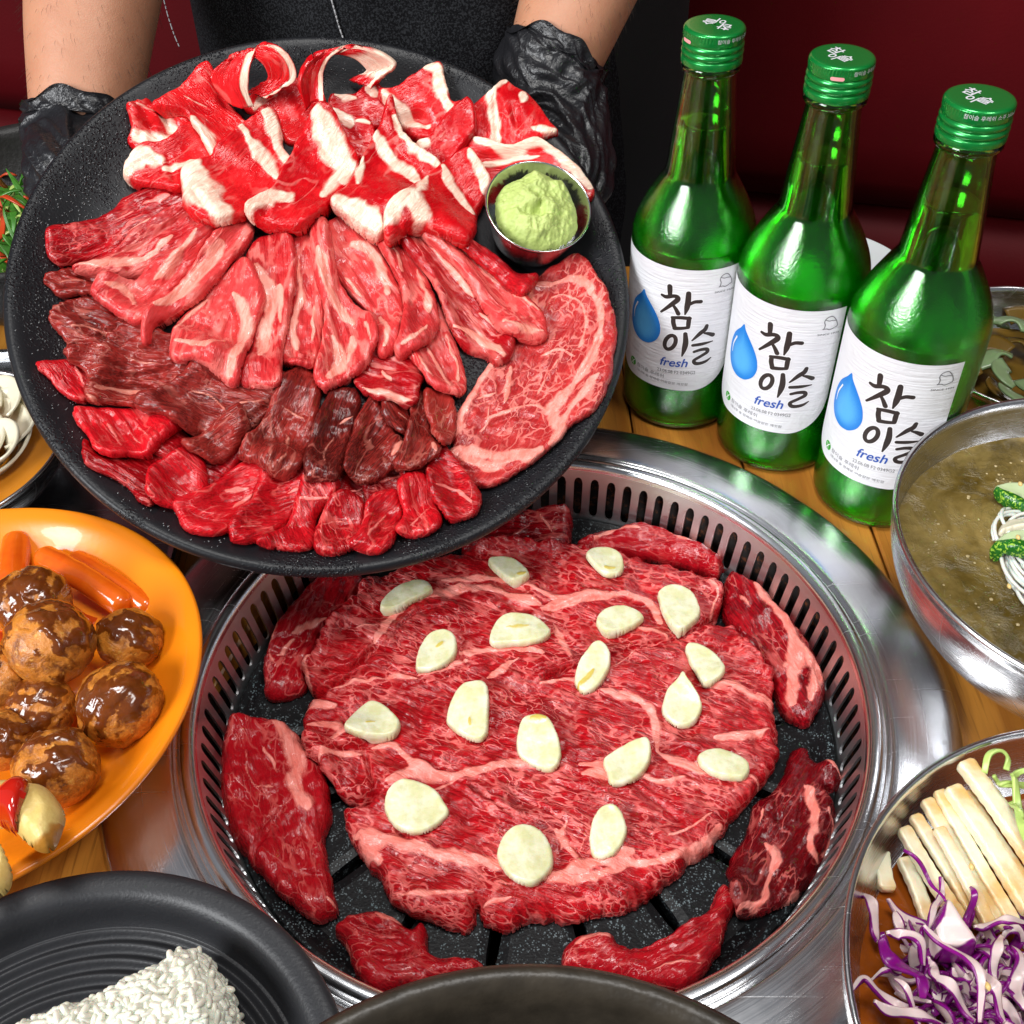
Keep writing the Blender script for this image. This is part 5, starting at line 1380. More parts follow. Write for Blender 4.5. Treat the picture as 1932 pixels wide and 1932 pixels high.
GG = 'garlic slices on the big steak'
gar = [('E', [(1432, 292), (1530, 280), (1612, 310), (1668, 390), (1580, 428), (1490, 372)], 'narrow garlic slice with a yellow tip at the shaded back of the steak', [([(1600, 400), (1640, 390)], 40, 1)]),
       ('E', [(818, 588), (830, 528), (900, 458), (1000, 408), (1072, 408), (1118, 455), (1100, 492), (1000, 548), (900, 590)], 'wide garlic slice on the upper left fat band of the steak', []),
       ('E', [(1445, 772), (1455, 688), (1512, 618), (1602, 603), (1702, 618), (1772, 668), (1792, 710), (1722, 768), (1560, 782)], 'half moon garlic slice with a pale slit at the upper middle of the steak', [([(1540, 695), (1660, 680)], 30, .7)]),
       ('E', [(1015, 905), (1040, 798), (1100, 718), (1182, 698), (1242, 728), (1258, 800), (1222, 872), (1130, 922), (1060, 930)], 'garlic slice with a dark round hole at the left middle of the steak', [([(1150, 800), (1170, 780)], 40, 1)]),
       ('E', [(615, 1275), (670, 1168), (752, 1098), (822, 1108), (902, 1178), (933, 1240), (902, 1302), (800, 1322), (680, 1312)], 'rounded triangle garlic slice nearest the left side of the steak', [([(740, 1240), (790, 1240)], 36, .8)]),
       ('E', [(1192, 1190), (1230, 1078), (1300, 1003), (1422, 1013), (1438, 1150), (1432, 1282), (1380, 1322), (1290, 1292), (1220, 1242)], 'tall garlic slice with a small hole and a straight right edge', [([(1330, 1210), (1340, 1240)], 34, .9)]),
       ('E', [(1592, 1320), (1620, 1218), (1690, 1188), (1782, 1208), (1832, 1300), (1848, 1420), (1800, 1483), (1690, 1462), (1610, 1402)], 'garlic slice with a yellow notch at its top near the steak centre', [([(1690, 1210), (1760, 1220)], 50, 1)]),
       ('F', [(252, 480), (290, 428), (380, 418), (452, 448), (470, 510), (452, 562), (390, 583), (330, 562)], 'rounder garlic slice with a yellow notch at the back of the steak', [([(370, 545), (410, 545)], 50, 1)]),
       ('F', [(308, 842), (350, 778), (430, 748), (520, 758), (583, 810), (540, 862), (450, 902), (360, 908)], 'lens shaped garlic slice left of the big garlic slice', []),
       ('F', [(668, 660), (765, 622), (852, 658), (903, 750), (892, 832), (790, 908), (720, 852), (678, 750)], 'big garlic slice with a pale central slit at the right back', [([(770, 720), (800, 780)], 20, .5)]),
       ('F', [(187, 1172), (210, 1078), (280, 988), (342, 978), (393, 1030), (382, 1120), (310, 1212), (230, 1233)], 'oval garlic slice with a yellow sprout groove in the middle of the steak', [([(210, 1210), (290, 1130)], 30, 1)]),
       ('F', [(818, 980), (880, 957), (972, 998), (1032, 1070), (1043, 1130), (1012, 1182), (930, 1203), (878, 1120)], 'smooth leaf shaped garlic slice at the right of the steak', []),
       ('F', [(687, 1342), (710, 1238), (770, 1178), (800, 1148), (830, 1183), (892, 1260), (918, 1330), (862, 1412), (760, 1418)], 'garlic slice with papery skin at its tip, right of the centre', []),
       ('F', [(352, 1632), (450, 1558), (582, 1508), (623, 1550), (612, 1650), (530, 1742), (400, 1773), (370, 1702)], 'shell shaped thick garlic slice below the one with papery skin', []),
       ('F', [(887, 1632), (930, 1578), (1050, 1568), (1183, 1640), (1152, 1742), (980, 1723)], 'blocky garlic slice nearest the right side of the steak', []),
       ('G', [(938, 290), (970, 228), (1050, 186), (1182, 218), (1252, 290), (1273, 350), (1200, 422), (1100, 458), (1000, 422), (950, 360)], 'large glossy wet garlic slice at the lower left of the steak', []),
       ('G', [(1522, 570), (1545, 490), (1600, 430), (1680, 410), (1755, 440), (1805, 510), (1820, 590), (1790, 670), (1720, 725), (1640, 720), (1570, 670)], 'round cut garlic disc nearest the front of the steak', []),
       ('H', [(423, 482), (440, 388), (490, 323), (550, 318), (602, 370), (618, 450), (572, 542), (500, 578), (440, 562)], 'egg shaped garlic slice at the lower right of the steak', [])]
for f, pts, lab, ft in gar:
    slab(GBED, 'garlic_slice', fr(f, pts), 0.0034 + 0.0003 * (len(lab) % 5), M['garlic'], fl(f, *ft), label=lab, cat='garlic', group=GG, jag=0.00025, lump=0.0005, wr=0.0, edge=0.0012, tilt=0.0022, step=0.0006, mx=3, bl=5)
# ------------------------------------------------------------------ steel sauce cup and wasabi on the platter
cup_px = fr('B', [(1307, 1235)])[0]
hcup = float(PB.sample(PB.base(3, 6), PLATE.un(cup_px[None], 0.0))[0])
qc = PLATE.un(cup_px[None], hcup + 0.020)[0]
CUPL = Plane(PLATE.to(V([qc]), V([max(hcup - 0.004, -0.012)]))[0], PLATE.ex * math.cos(0.05) - PLATE.n * math.sin(0.05), PLATE.ey)
RC = 0.0272
cp = smooth_prof([(0.001, 0.0006), (0.017, 0.0006), (0.0195, 0.0018), (0.0225, 0.012), (0.0255, 0.023), (RC - 0.0008, 0.0262), (RC, 0.0270), (RC + 0.0004, 0.0262), (0.0262, 0.0230), (0.0232, 0.012), (0.0202, 0.0012), (0.017, 0.0), (0.001, 0.0)], 5)
v, f = lathe(cp, 96, pl=CUPL)
mk('sauce_cup', v, f, M['cupsteel'], label='small stainless steel sauce cup on the right side of the platter', cat='cup')
n = 110
g = np.linspace(-1, 1, n)
X, Y = np.meshgrid(g, g)
R_ = np.hypot(X, Y)
A_ = np.arctan2(Y, X)
rad = 0.0240 * (0.93 + 0.07 * fbm(np.cos(A_) * 2, np.sin(A_) * 2, 40))
xx, yy = X * rad, Y * rad
z = 0.0175 + 0.0150 * np.clip(1 - R_ ** 2.2, 0, 1) ** 0.55
swirl = np.sin(A_ * 2 + R_ * 7 + 2.0 * fbm(X * 2.2, Y * 2.2, 51))
z += 0.0022 * swirl * np.clip(1.1 - R_, 0, 1) * 1.0 + 0.0022 * fbm(X * 4, Y * 4, 44, 4) + 0.0008 * fbm(X * 14, Y * 14, 45, 3)
z += 0.005 * np.exp(-((X + 0.15) ** 2 + (Y - 0.75) ** 2) / 0.05) + 0.004 * np.exp(-((X - 0.55) ** 2 + (Y - 0.55) ** 2) / 0.05) - 0.004 * np.exp(-((X - 0.1) ** 2 / 0.12 + (Y + 0.25) ** 2 / 0.01))
ok = (R_ < 1.0)
i = np.arange(n - 1)[:, None] * n + np.arange(n - 1)[None]
f = np.stack([i, i + 1, i + 1 + n, i + n], -1).reshape(-1, 4)
f = f[ok.ravel()[f].all(1)]
us = np.unique(f)
re = np.full(n * n, -1)
re[us] = np.arange(len(us))
xy = np.stack([xx.ravel(), yy.ravel()], -1)[us]
mk('wasabi', CUPL.to(xy, z.ravel()[us]), re[f], M['wasabi'], label='mound of pale green wasabi filling the small steel cup', cat='sauce')

# ------------------------------------------------------------------ three bottles
BR = 0.0325
BOT = [V([0.1006, 0.5216]), V([0.1500, 0.4820]), V([0.1949, 0.4360])]
op = smooth_prof([(0.001, 0.0042), (0.020, 0.0036), (0.0265, 0.0010), (0.0300, 0.0004), (0.0318, 0.0030), (BR, 0.0080), (BR, 0.030), (BR, 0.060), (BR, 0.095), (BR, 0.106), (0.0320, 0.1130), (0.0300, 0.1205), (0.0262, 0.1290), (0.0215, 0.1375), (0.0183, 0.1430), (0.0172, 0.1475), (0.0160, 0.1600), (0.0146, 0.1730), (0.0132, 0.1860), (0.0124, 0.1945), (0.0127, 0.1958), (0.0140, 0.1966), (0.0143, 0.1982), (0.0137, 0.1996), (0.0120, 0.2004), (0.0118, 0.2100)], 5)
ip = smooth_prof([(0.0095, 0.2100), (0.0098, 0.1950), (0.0110, 0.1850), (0.0125, 0.1720), (0.0140, 0.1590), (0.0152, 0.1470), (0.0163, 0.1420), (0.0197, 0.1360), (0.0243, 0.1275), (0.0280, 0.1190), (0.0299, 0.1120), (0.0303, 0.1050), (0.0303, 0.0600), (0.0303, 0.0100), (0.0285, 0.0058), (0.0200, 0.0065), (0.001, 0.0075)], 5)
LZ = 0.1700
lq = [(r - 0.00035, z) for r, z in ip if z <= LZ]
lq = [(0.001, LZ), (np.interp(LZ, ip[::-1, 1], ip[::-1, 0]) - 0.0035, LZ), (np.interp(LZ, ip[::-1, 1], ip[::-1, 0]) - 0.0005, LZ + 0.0006)] + lq
capp = smooth_prof([(0.0136, 0.1993), (0.0143, 0.1997), (0.0145, 0.2012), (0.0143, 0.2026), (0.0137, 0.2031), (0.0142, 0.2038), (0.0146, 0.2048), (0.0143, 0.2058), (0.0138, 0.2063), (0.0142, 0.2070), (0.0145, 0.2080), (0.0142, 0.2090), (0.0137, 0.2095), (0.0141, 0.2102), (0.0142, 0.2120)], 4).tolist()


def bframe(b):
    d = (CC[:2] - b) / np.linalg.norm(CC[:2] - b)
    return d, V([-d[1], d[0]])


def cyl_from_px(px, b, R):
    """picture point -> (angle from the side facing the camera, height) on a bottle"""
    d = rays(px)
    o = CC[:2] - b
    A, B, C = (d[:, :2] ** 2).sum(1), d[:, :2] @ o, o @ o - R * R
    D = np.maximum(B * B - A * C, 0)
    t = (-B - np.sqrt(D)) / A
    X = CC + d * t[:, None]
    q = X[:, :2] - b
    e, s = bframe(b)
    return np.stack([np.arctan2(q @ s, q @ e), X[:, 2]], -1)


def on_cyl(az, b, R):
    e, s = bframe(b)
    a = az[:, 0]
    xy = b + R * (np.cos(a)[:, None] * e + np.sin(a)[:, None] * s)
    return np.c_[xy, az[:, 1]]


def S_(pts):
    q = cyl_from_px(fr('S', pts), BOT[1], BR)
    return np.stack([q[:, 0] * BR, q[:, 1]], -1)     # arc length and height in metres


MMZ = 0.0325 * 2 / 256 / 6.574   # metres per S pixel


def stroke(pts, widths, closed=False):
    """brush stroke in label metres"""
    P = V(pts)
    wd = V(widths, float) if np.ndim(widths) else np.full(len(P), widths)
    if closed:
        Q = catmull(np.c_[P, wd], 8, True)
        Q = np.concatenate([Q, Q[:1]])
    else:
        Q = catmull(np.c_[P, wd], 8, False)
    c, hw = Q[:, :2], Q[:, 2] / 2
    T = np.gradient(c, axis=0)
    if closed:
        T[0] = T[-1] = c[1] - c[-2]
    T /= np.linalg.norm(T, axis=1)[:, None] + 1e-12
    N = np.stack([-T[:, 1], T[:, 0]], -1)
    L, Rr = c + N * hw[:, None], c - N * hw[:, None]
    v, f = np.empty((2 * len(c), 2)), []
    v[0::2], v[1::2] = L, Rr
    f = [[2 * i, 2 * i + 1, 2 * i + 3, 2 * i + 2] for i in range(len(c) - 1)]
    v = v.tolist()
    if not closed:
        for k, sg in ((0, -1), (len(c) - 1, 1)):
            ids = [2 * k]
            for j in range(1, 7):
                a = math.pi * j / 7
                p = c[k] + hw[k] * (math.cos(a) * N[k] + sg * math.sin(a) * T[k])
                v.append(p.tolist())
                ids.append(len(v) - 1)
            ids.append(2 * k + 1)
            f.append(ids)
    return V(v), f


def text_mesh(txt, size, shear=0.0, bold=0.0, width=1.0):
    cu = bpy.data.curves.new('t', 'FONT')
    cu.body = txt
    cu.size = size
    cu.shear = shear
    cu.offset = bold
    cu.resolution_u = 3
    ob = bpy.data.objects.new('t', cu)
    COL.objects.link(ob)
    dg = bpy.context.evaluated_depsgraph_get()
    me = bpy.data.meshes.new_from_object(ob.evaluated_get(dg))
    v = np.array([p.co[:2] for p in me.vertices]) * V([width, 1])
    f = [list(p.vertices) for p in me.polygons]
    bpy.data.objects.remove(ob)
    bpy.data.curves.remove(cu)
    bpy.data.meshes.remove(me)
    return v, f


def fit_text(txt, p0, p1, z_h, **k):
    """text along the label between two S points (baseline)"""
    v, f = text_mesh(txt, 1.0, **k)
    a, b = S_([p0, p1])
    w_ = np.ptp(v[:, 0])
    sc = np.linalg.norm(b - a) / w_
    v = v - [v[:, 0].min(), 0]
    d = (b - a) / np.linalg.norm(b - a)
    h = np.percentile(v[:, 1], 99) * sc
    ys = z_h / h if z_h else 1.0
    return a + v[:, :1] * sc * d + v[:, 1:2] * sc * ys * V([-d[1], d[0]]), f


W_ = MMZ * 1.28
brush = [([(655, 492), (652, 545), (648, 600)], [58, 56, 46]),
         ([(548, 588), (600, 618), (690, 618), (738, 636), (738, 672), (650, 728), (520, 800)], [34, 46, 44, 52, 58, 48, 26]),
         ([(672, 722), (708, 785), (735, 848)], [30, 42, 50]),
         ([(890, 606), (872, 720), (852, 790), (822, 868)], [54, 62, 56, 18]),
         ([(888, 748), (960, 722), (1040, 724)], [34, 42, 46]),
         ([(655, 890), (770, 905), (880, 925)], [36, 44, 44]), ([(668, 900), (664, 960), (678, 1030)], [48, 52, 50]), ([(872, 920), (860, 980), (850, 1036)], [46, 50, 44]), ([(672, 1030), (760, 1040), (850, 1040)], [46, 42, 36]),
         ([(808, 1116), (804, 1220), (782, 1300), (742, 1394)], [46, 60, 56, 18]),
         ([(1098, 1038), (1070, 1085), (1000, 1130), (890, 1210)], [42, 52, 50, 20]), ([(1060, 1130), (1110, 1140), (1170, 1160)], [24, 40, 52]),
         ([(895, 1272), (1030, 1264), (1160, 1240)], [38, 40, 14]),
         ([(905, 1356), (990, 1338), (1070, 1336), (1078, 1372), (1000, 1415), (900, 1462), (905, 1500), (960, 1510), (1050, 1490), (1122, 1446)], [34, 40, 46, 46, 40, 40, 46, 44, 38, 14])]
brush_m = [stroke(S_(p), V(w_) * W_) for p, w_ in brush]
t = np.linspace(0, 2 * np.pi, 14, endpoint=False)
ring_px = np.stack([605 + 72 * np.cos(t) - 14 * np.sin(t), 1203 + 84 * np.sin(t) - 10 * np.cos(t)], -1)
brush_m.append(stroke(S_(ring_px), np.full(14, 46 * W_), True))
halo_m = [stroke(S_(p), V(w_) * W_ + 0.0009) for p, w_ in brush] + [stroke(S_(ring_px), np.full(14, 46 * W_ + 0.0009), True)]
drop_px = [(335, 490), (290, 530), (225, 580), (185, 680), (165, 800), (163, 900), (180, 1010), (230, 1110), (290, 1160), (350, 1177), (430, 1150), (480, 1080), (492, 1000), (480, 900), (440, 780), (390, 660), (350, 560)]
dq = catmull(S_(drop_px), 4, True)
dc = dq.mean(0) - V([0, 0.0045])
dn = len(dq)
drop_v = np.concatenate([dc + (dq - dc) * s for s in (1.0, 0.75, 0.5, 0.25)] + [[dc]])
drop_f = [[k * dn + i, k * dn + (i + 1) % dn, (k + 1) * dn + (i + 1) % dn, (k + 1) * dn + i] for k in range(3) for i in range(dn)] + [[3 * dn + i, 3 * dn + (i + 1) % dn, 4 * dn] for i in range(dn)]
drop_a = np.r_[np.repeat([0.0, 0.35, 0.7, 0.95], dn), 1.0]
glint = stroke(S_([(245, 640), (205, 720), (188, 820)]), V([20, 16, 6]) * W_)
fresh_m = fit_text('fresh', (452, 1468), (808, 1540), None, shear=0.28, bold=0.012)
date_m = fit_text('23.06.08 F2 0349G2', (412, 1538), (898, 1640), 0.0021)
sm1 = fit_text('참이슬 후레쉬', (172, 1440), (484, 1640), 0.0023)
sm2 = fit_text('대나무 숯 정제로 이슬같은 깨끗함', (166, 1500), (788, 1776), 0.0016)
since_m = fit_text('SINCE 1924', (1230, 636), (1492, 592), 0.0011)
emb = [stroke(S_([(1300, 555), (1318, 540), (1330, 500), (1322, 466), (1345, 425), (1390, 398), (1432, 396), (1462, 430), (1476, 470), (1474, 505), (1440, 528), (1385, 556), (1345, 548), (1300, 557)]), 9 * W_), stroke(S_([(1332, 438), (1380, 450), (1420, 442), (1466, 440)]), 8 * W_)]
leaf_c = S_([(132, 1376)])[0]
tt = np.linspace(0, 2 * np.pi, 24, endpoint=False)
leaf_v = leaf_c + np.stack([0.0026 * np.cos(tt), 0.0026 * np.sin(tt)], -1)
leaf_f = [list(range(24))]
leaf_marks = [stroke(leaf_c + V([(-0.0012, -0.0018), (0.0, 0.0), (0.0014, 0.0016)]), 0.0005), stroke(leaf_c + V([(0.0, 0.0), (-0.0012, 0.0012)]), 0.0004), stroke(leaf_c + V([(0.0004, -0.002), (0.0, 0.0)]), 0.0004)]
# label outline: rounded lower corners
q = S_([(1600, 265), (1370, 1410), (950, 1830), (235, 5)])
s1 = float(q[0, 0])
ztop, zbot = float(q[0, 1]), float(S_([(830, 1848)])[0, 1])
s0 = s1 - 0.078
crn = 0.021


def tile_label():
    """paper as a fine grid clipped by two round lower corners"""
    ns, nz = 72, 60
    ss = np.linspace(s0, s1, ns)
    v, f = [], []
    for s in ss:
        e = min(s - s0, s1 - s)
        lo = zbot + (crn - math.sqrt(max(0.0, crn ** 2 - (crn - e) ** 2)) if e < crn else 0.0)
        for k in range(nz):
            v.append((s, lo + (ztop - lo) * k / (nz - 1)))
    for a in range(ns - 1):
        for k in range(nz - 1):
            i = a * nz + k
            f.append([i, i + nz, i + nz + 1, i + 1])
    return V(v), f


def curved(parts, b, R, rot):
    v, f = join([(np.c_[a, np.zeros(len(a))], fc) for a, fc in parts])
    return on_cyl(np.stack([v[:, 0] / BR + rot, v[:, 1]], -1), b, R), f


BLAB = ['green glass bottle with white label, standing farthest back beside the platter', 'green glass bottle with white label, middle one of the three', 'green glass bottle with white label, partly behind the noodle bowl']
for bi, b in enumerate(BOT):
    bot = empty('glass_bottle', (b[0], b[1], 0.0), label=BLAB[bi], cat='bottle', group='green bottles on the table')
    c3 = (b[0], b[1], 0.0006)
    rot = [0.05, 0.0, 0.03][bi]
    v, f = lathe(np.concatenate([op, ip]), 96, c3)
    mk('body', v, f, M['glass'], bot)
    v, f = lathe(lq, 72, c3)
    mk('liquid', v, f, M['liquid'], bot)
    # cap with knurled upper band
    nn_ = 180
    knr = [(0.0142 + dk, z) for z, dk in ((0.2122, 0), (0.2124, 0.0001), (0.2146, 0.0001), (0.2148, 0))]
    prof = V(capp + knr + [(0.0141, 0.2150), (0.0137, 0.2156), (0.0130, 0.2159), (0.0115, 0.2160), (0.006, 0.2160), (0.0005, 0.2160)])
    v, f = lathe(prof, nn_, c3)
    v = v.reshape(len(prof), nn_, 3)
    i0 = len(capp) + 1
    k_ = np.arange(nn_) % 3 == 0
    for r_ in (i0, i0 + 1):
        v[r_, k_, :2] = b + (v[r_, k_, :2] - b) * 0.975
    cap = mk('cap', v.reshape(-1, 3), f, M['cap'], bot)
    e, s = bframe(b)
    ct, cf = [], []
    for txt, off, sz in (('참', (-0.0052, 0.0010), 0.0075), ('이', (-0.0012, -0.0046), 0.0062), ('슬', (0.0036, -0.0014), 0.0070)):
        tv, tf = text_mesh(txt, sz, bold=0.006 * 0.02)
        tv = tv - (tv.max(0) + tv.min(0)) / 2 + V(off)
        ct.append(tv)
        cf.append(tf)
    v, f = join([(np.c_[a_, np.zeros(len(a_))], b_) for a_, b_ in zip(ct, cf)])
    an = [2.75, -0.75, -0.55][bi]
    x, y = v[:, 0] * math.cos(an) - v[:, 1] * math.sin(an), v[:, 0] * math.sin(an) + v[:, 1] * math.cos(an)
    mk('lettering', np.c_[b + x[:, None] * s + y[:, None] * (-e), np.full(len(x), 0.21672)], f, M['whiteink'], cap, smooth=False)
    tv, tf = text_mesh('참이슬 후레쉬 소주 360ml', 0.0022)
    tv = tv - [tv[:, 0].mean(), 0]
    mk('lettering', on_cyl(np.stack([tv[:, 0] / 0.0142 + [1.0, 1.3, 0.55][bi], tv[:, 1] + 0.2130], -1), b, 0.01436), tf, M['whiteink'], cap, smooth=False)
    if bi < 2:
        tg = stroke(V([(-0.0022, 0.0), (0.0022, 0.0)]), 0.0016)
        tg = (tg[0] + [[-0.0125, -0.35, 0][0] if bi == 0 else 0.001, 0.2118], tg[1])
        mk('tear_mark', on_cyl(np.stack([tg[0][:, 0] / 0.0142 - 0.1, tg[0][:, 1]], -1), b, 0.01446), tg[1], M['pinkink'], cap, smooth=False)
    lv, lf = tile_label()
    lab = mk('paper_label', on_cyl(np.stack([lv[:, 0] / BR + rot, lv[:, 1]], -1), b, BR + 0.00016), lf, M['paper'], bot)
    v, f = curved(halo_m, b, BR + 0.00024, rot)
    mk('lettering_outline', v, f, M['halo'], lab, smooth=False)
    v, f = curved(brush_m, b, BR + 0.00030, rot)
    mk('lettering', v, f, M['ink'], lab, smooth=False)
    mk('water_drop_print', on_cyl(np.stack([drop_v[:, 0] / BR + rot, drop_v[:, 1]], -1), b, BR + 0.00026), drop_f, M['drop'], lab, attrs={'fat': drop_a}, smooth=False)
    for nm, parts, mt in (('drop_glint', [glint], 'halo'), ('lettering', [fresh_m], 'blueink'), ('lettering', [date_m], 'greyink'), ('lettering', [sm1], 'greyink'), ('lettering', [sm2], 'greyink'), ('lettering', [since_m], 'greyink'), ('emblem', emb, 'greyink'), ('leaf_mark', [(leaf_v, leaf_f)], 'greenink'), ('leaf_vein', leaf_marks, 'halo')):
        v, f = curved(parts, b, BR + (0.00034 if nm in ('drop_glint', 'leaf_vein') else 0.00030), rot)
        mk(nm, v, f, M[mt], lab, smooth=False)


# ------------------------------------------------------------------ bowls and plates
def bowl(name, c, zr, R, rb, mat, label, cat, th=0.0012, steep=2.2, lip=0.0016, foot=0.002, group=None, inner=None):
    """open bowl standing on the table: rim radius R at height zr, foot radius rb"""
    t_ = np.linspace(0, 1, 16)
    outp = [(rb * 0.3, foot), (rb * 0.8, foot), (rb, foot * 0.4)] + [(rb + (R - rb) * (1 - (1 - k) ** steep) ** (1 / 1.15), foot + (zr - foot) * k) for k in t_[1:]]
    inn = [(max(r - th, 0.001), z + th * 0.9) for r, z in outp[::-1]]
    rim_ = [(R + lip * 0.4, zr + 0.0004), (R + lip * 0.5, zr + lip), (R, zr + lip * 1.4), (R - lip * 0.7, zr + lip * 1.1)]
    prof = V(outp + rim_ + inn[1:])
    v, f = lathe(prof, 128, (c[0], c[1], 0.0))
    return mk(name, v, f, M[mat], label=label, cat=cat, group=group), inn


def inner_r(inn, z):
    a = V(inn[::-1])
    return float(np.interp(z, a[:, 1], a[:, 0]))


def disc(name, c, z, r, mat, n=96, ripple=0.0003, seed=1, edge_up=0.0006, **pp):
    rs = np.r_[np.linspace(0.0005, r * 0.96, 26), r * 0.985, r]
    hz = np.r_[np.zeros(26), edge_up * 0.4, edge_up]
    v, f = lathe(np.stack([rs, hz], -1), n, (c[0], c[1], z))
    v[:, 2] += ripple * fbm(v[:, 0] * 90, v[:, 1] * 90, seed, 3)
    return mk(name, v, f, M[mat], **pp)


# noodle bowl
NC = V([0.2594, 0.3260])
nb_, inn = bowl('noodle_bowl', NC, 0.070, 0.0945, 0.045, 'bowlsteel', 'wide stainless steel bowl of cold noodles in brown broth', 'bowl', lip=0.002)
zb = 0.051
disc('noodle_broth', NC, zb, inner_r(inn, zb) + 0.001, 'broth', label='brown icy broth in the cold noodle bowl', cat='broth', ripple=0.0006)
bv_, bf_ = [], []
for k in range(420):
    a, r = RNG.uniform(0, 6.283), math.sqrt(RNG.uniform(0, 1)) * 0.076
    s = RNG.uniform(0.0002, 0.0010)
    bv_.append(V([NC[0] + r * math.cos(a), NC[1] + r * math.sin(a), zb]) + ico_v * V([s, s, s * 0.5]))
    bf_.append(ico_f)
v, f = join(list(zip(bv_, bf_)))
mk('floating_specks', v, f, M['ice'], label='pale specks floating on the cold noodle broth', cat='broth specks', kind='stuff')
nc = onz(1918, 1085, zb)[:2]
nv, nf = [], []
for k in range(210):
    r0 = RNG.uniform(0.002, 0.0175)
    a0 = RNG.uniform(0, 6.283)
    ln = RNG.uniform(2.5, 6.2)
    tt = np.linspace(0, ln, 34)
    cx, cy = nc[0] + 0.017 + RNG.normal(0, 0.0035), nc[1] + RNG.normal(0, 0.0075)
    rr_ = r0 * (1 + 0.15 * np.sin(tt * 2 + k))
    zz_ = zb - 0.001 + 0.008 * (1 - r0 / 0.026) + 0.0025 * np.sin(tt * 1.7 + k * 1.3) + RNG.uniform(-0.001, 0.002)
    P = np.stack([cx + rr_ * np.cos(a0 + tt) * 1.1, cy + rr_ * np.sin(a0 + tt) * 1.25, zz_], -1)
    a, b = tube(P, 0.00085, 7)
    nv.append(a)
    nf.append(b)
v, f = join(list(zip(nv, nf)))
mk('noodle_nest', v, f, M['noodle'], label='nest of glassy white noodles in the brown broth', cat='noodles', kind='stuff')
CBED = Bed(horiz(zb), 0.12, NC, lambda X, Y: np.where(np.hypot(X - (nc[0] + 0.012 - NC[0]), Y - (nc[1] - NC[1])) < 0.02, 0.009, 0.002))
def Y_(pts):     # zoom [2650,1350,3024,1950], 1204 px wide: 3.219 per photo pixel
    p = V(pts, float)
    return np.stack([(2650 + p[:, 0] / 3.2193) * 1932 / 3024, (1350 + p[:, 1] / 3.2193) * 1932 / 3024], -1)


yw = 3.2193 * 3024 / 1932
slab(CBED, 'pickle_strip', Y_([(965, 730), (985, 640), (1080, 588), (1204, 580), (1400, 590), (1420, 690), (1204, 700), (1060, 712)]), 0.0035, M['onion'], label='white pickled radish strip between two cucumber slices in the broth', cat='radish', jag=0.0001, lump=0.0003, wr=0, edge=0.001, lift=0.001)
for pts, skin_, lab in (([(918, 300), (1000, 260), (1080, 250), (1204, 262), (1450, 330), (1460, 560), (1330, 560), (1204, 500), (1100, 440), (1000, 390)], [(930, 320), (1040, 400), (1204, 490), (1400, 560)], 'upper cucumber slice with dark green skin on the noodles'),
                        ([(915, 780), (960, 735), (1040, 712), (1204, 705), (1450, 740), (1460, 960), (1330, 940), (1204, 915), (1080, 880), (970, 830)], [(925, 790), (1040, 850), (1204, 895), (1400, 940)], 'lower cucumber slice with bright speckled skin on the noodles')):
    slab(CBED, 'cucumber_slice', Y_(pts), 0.004, M['cucumber'], [(Y_(skin_), 165 / yw, 1.0)], label=lab, cat='cucumber', group='cucumber slices on the noodles', jag=0.0001, lump=0.0004, wr=0, edge=0.0012, lift=0.002)
for k, (x, y, lab) in enumerate(((1180, 275, 'sesame seed on the upper cucumber slice'), (1160, 785, 'sesame seed on the lower cucumber slice'), (1076, 1252, 'golden sesame seed on the white noodles'))):
    p = onz(*Y_([(x, y)])[0], zb + 0.016 if k < 2 else zb + 0.0095)
    v, f = lathe(smooth_prof([(0.0001, 0), (0.0008, 0.0008), (0.0009, 0.0018), (0.0002, 0.0030)], 4), 10)
    v = v[:, [0, 2, 1]] + p
    mk('sesame_seed', v, f, M['sesame'], label=lab, cat='sesame seed', group='sesame seeds on the noodle dish')

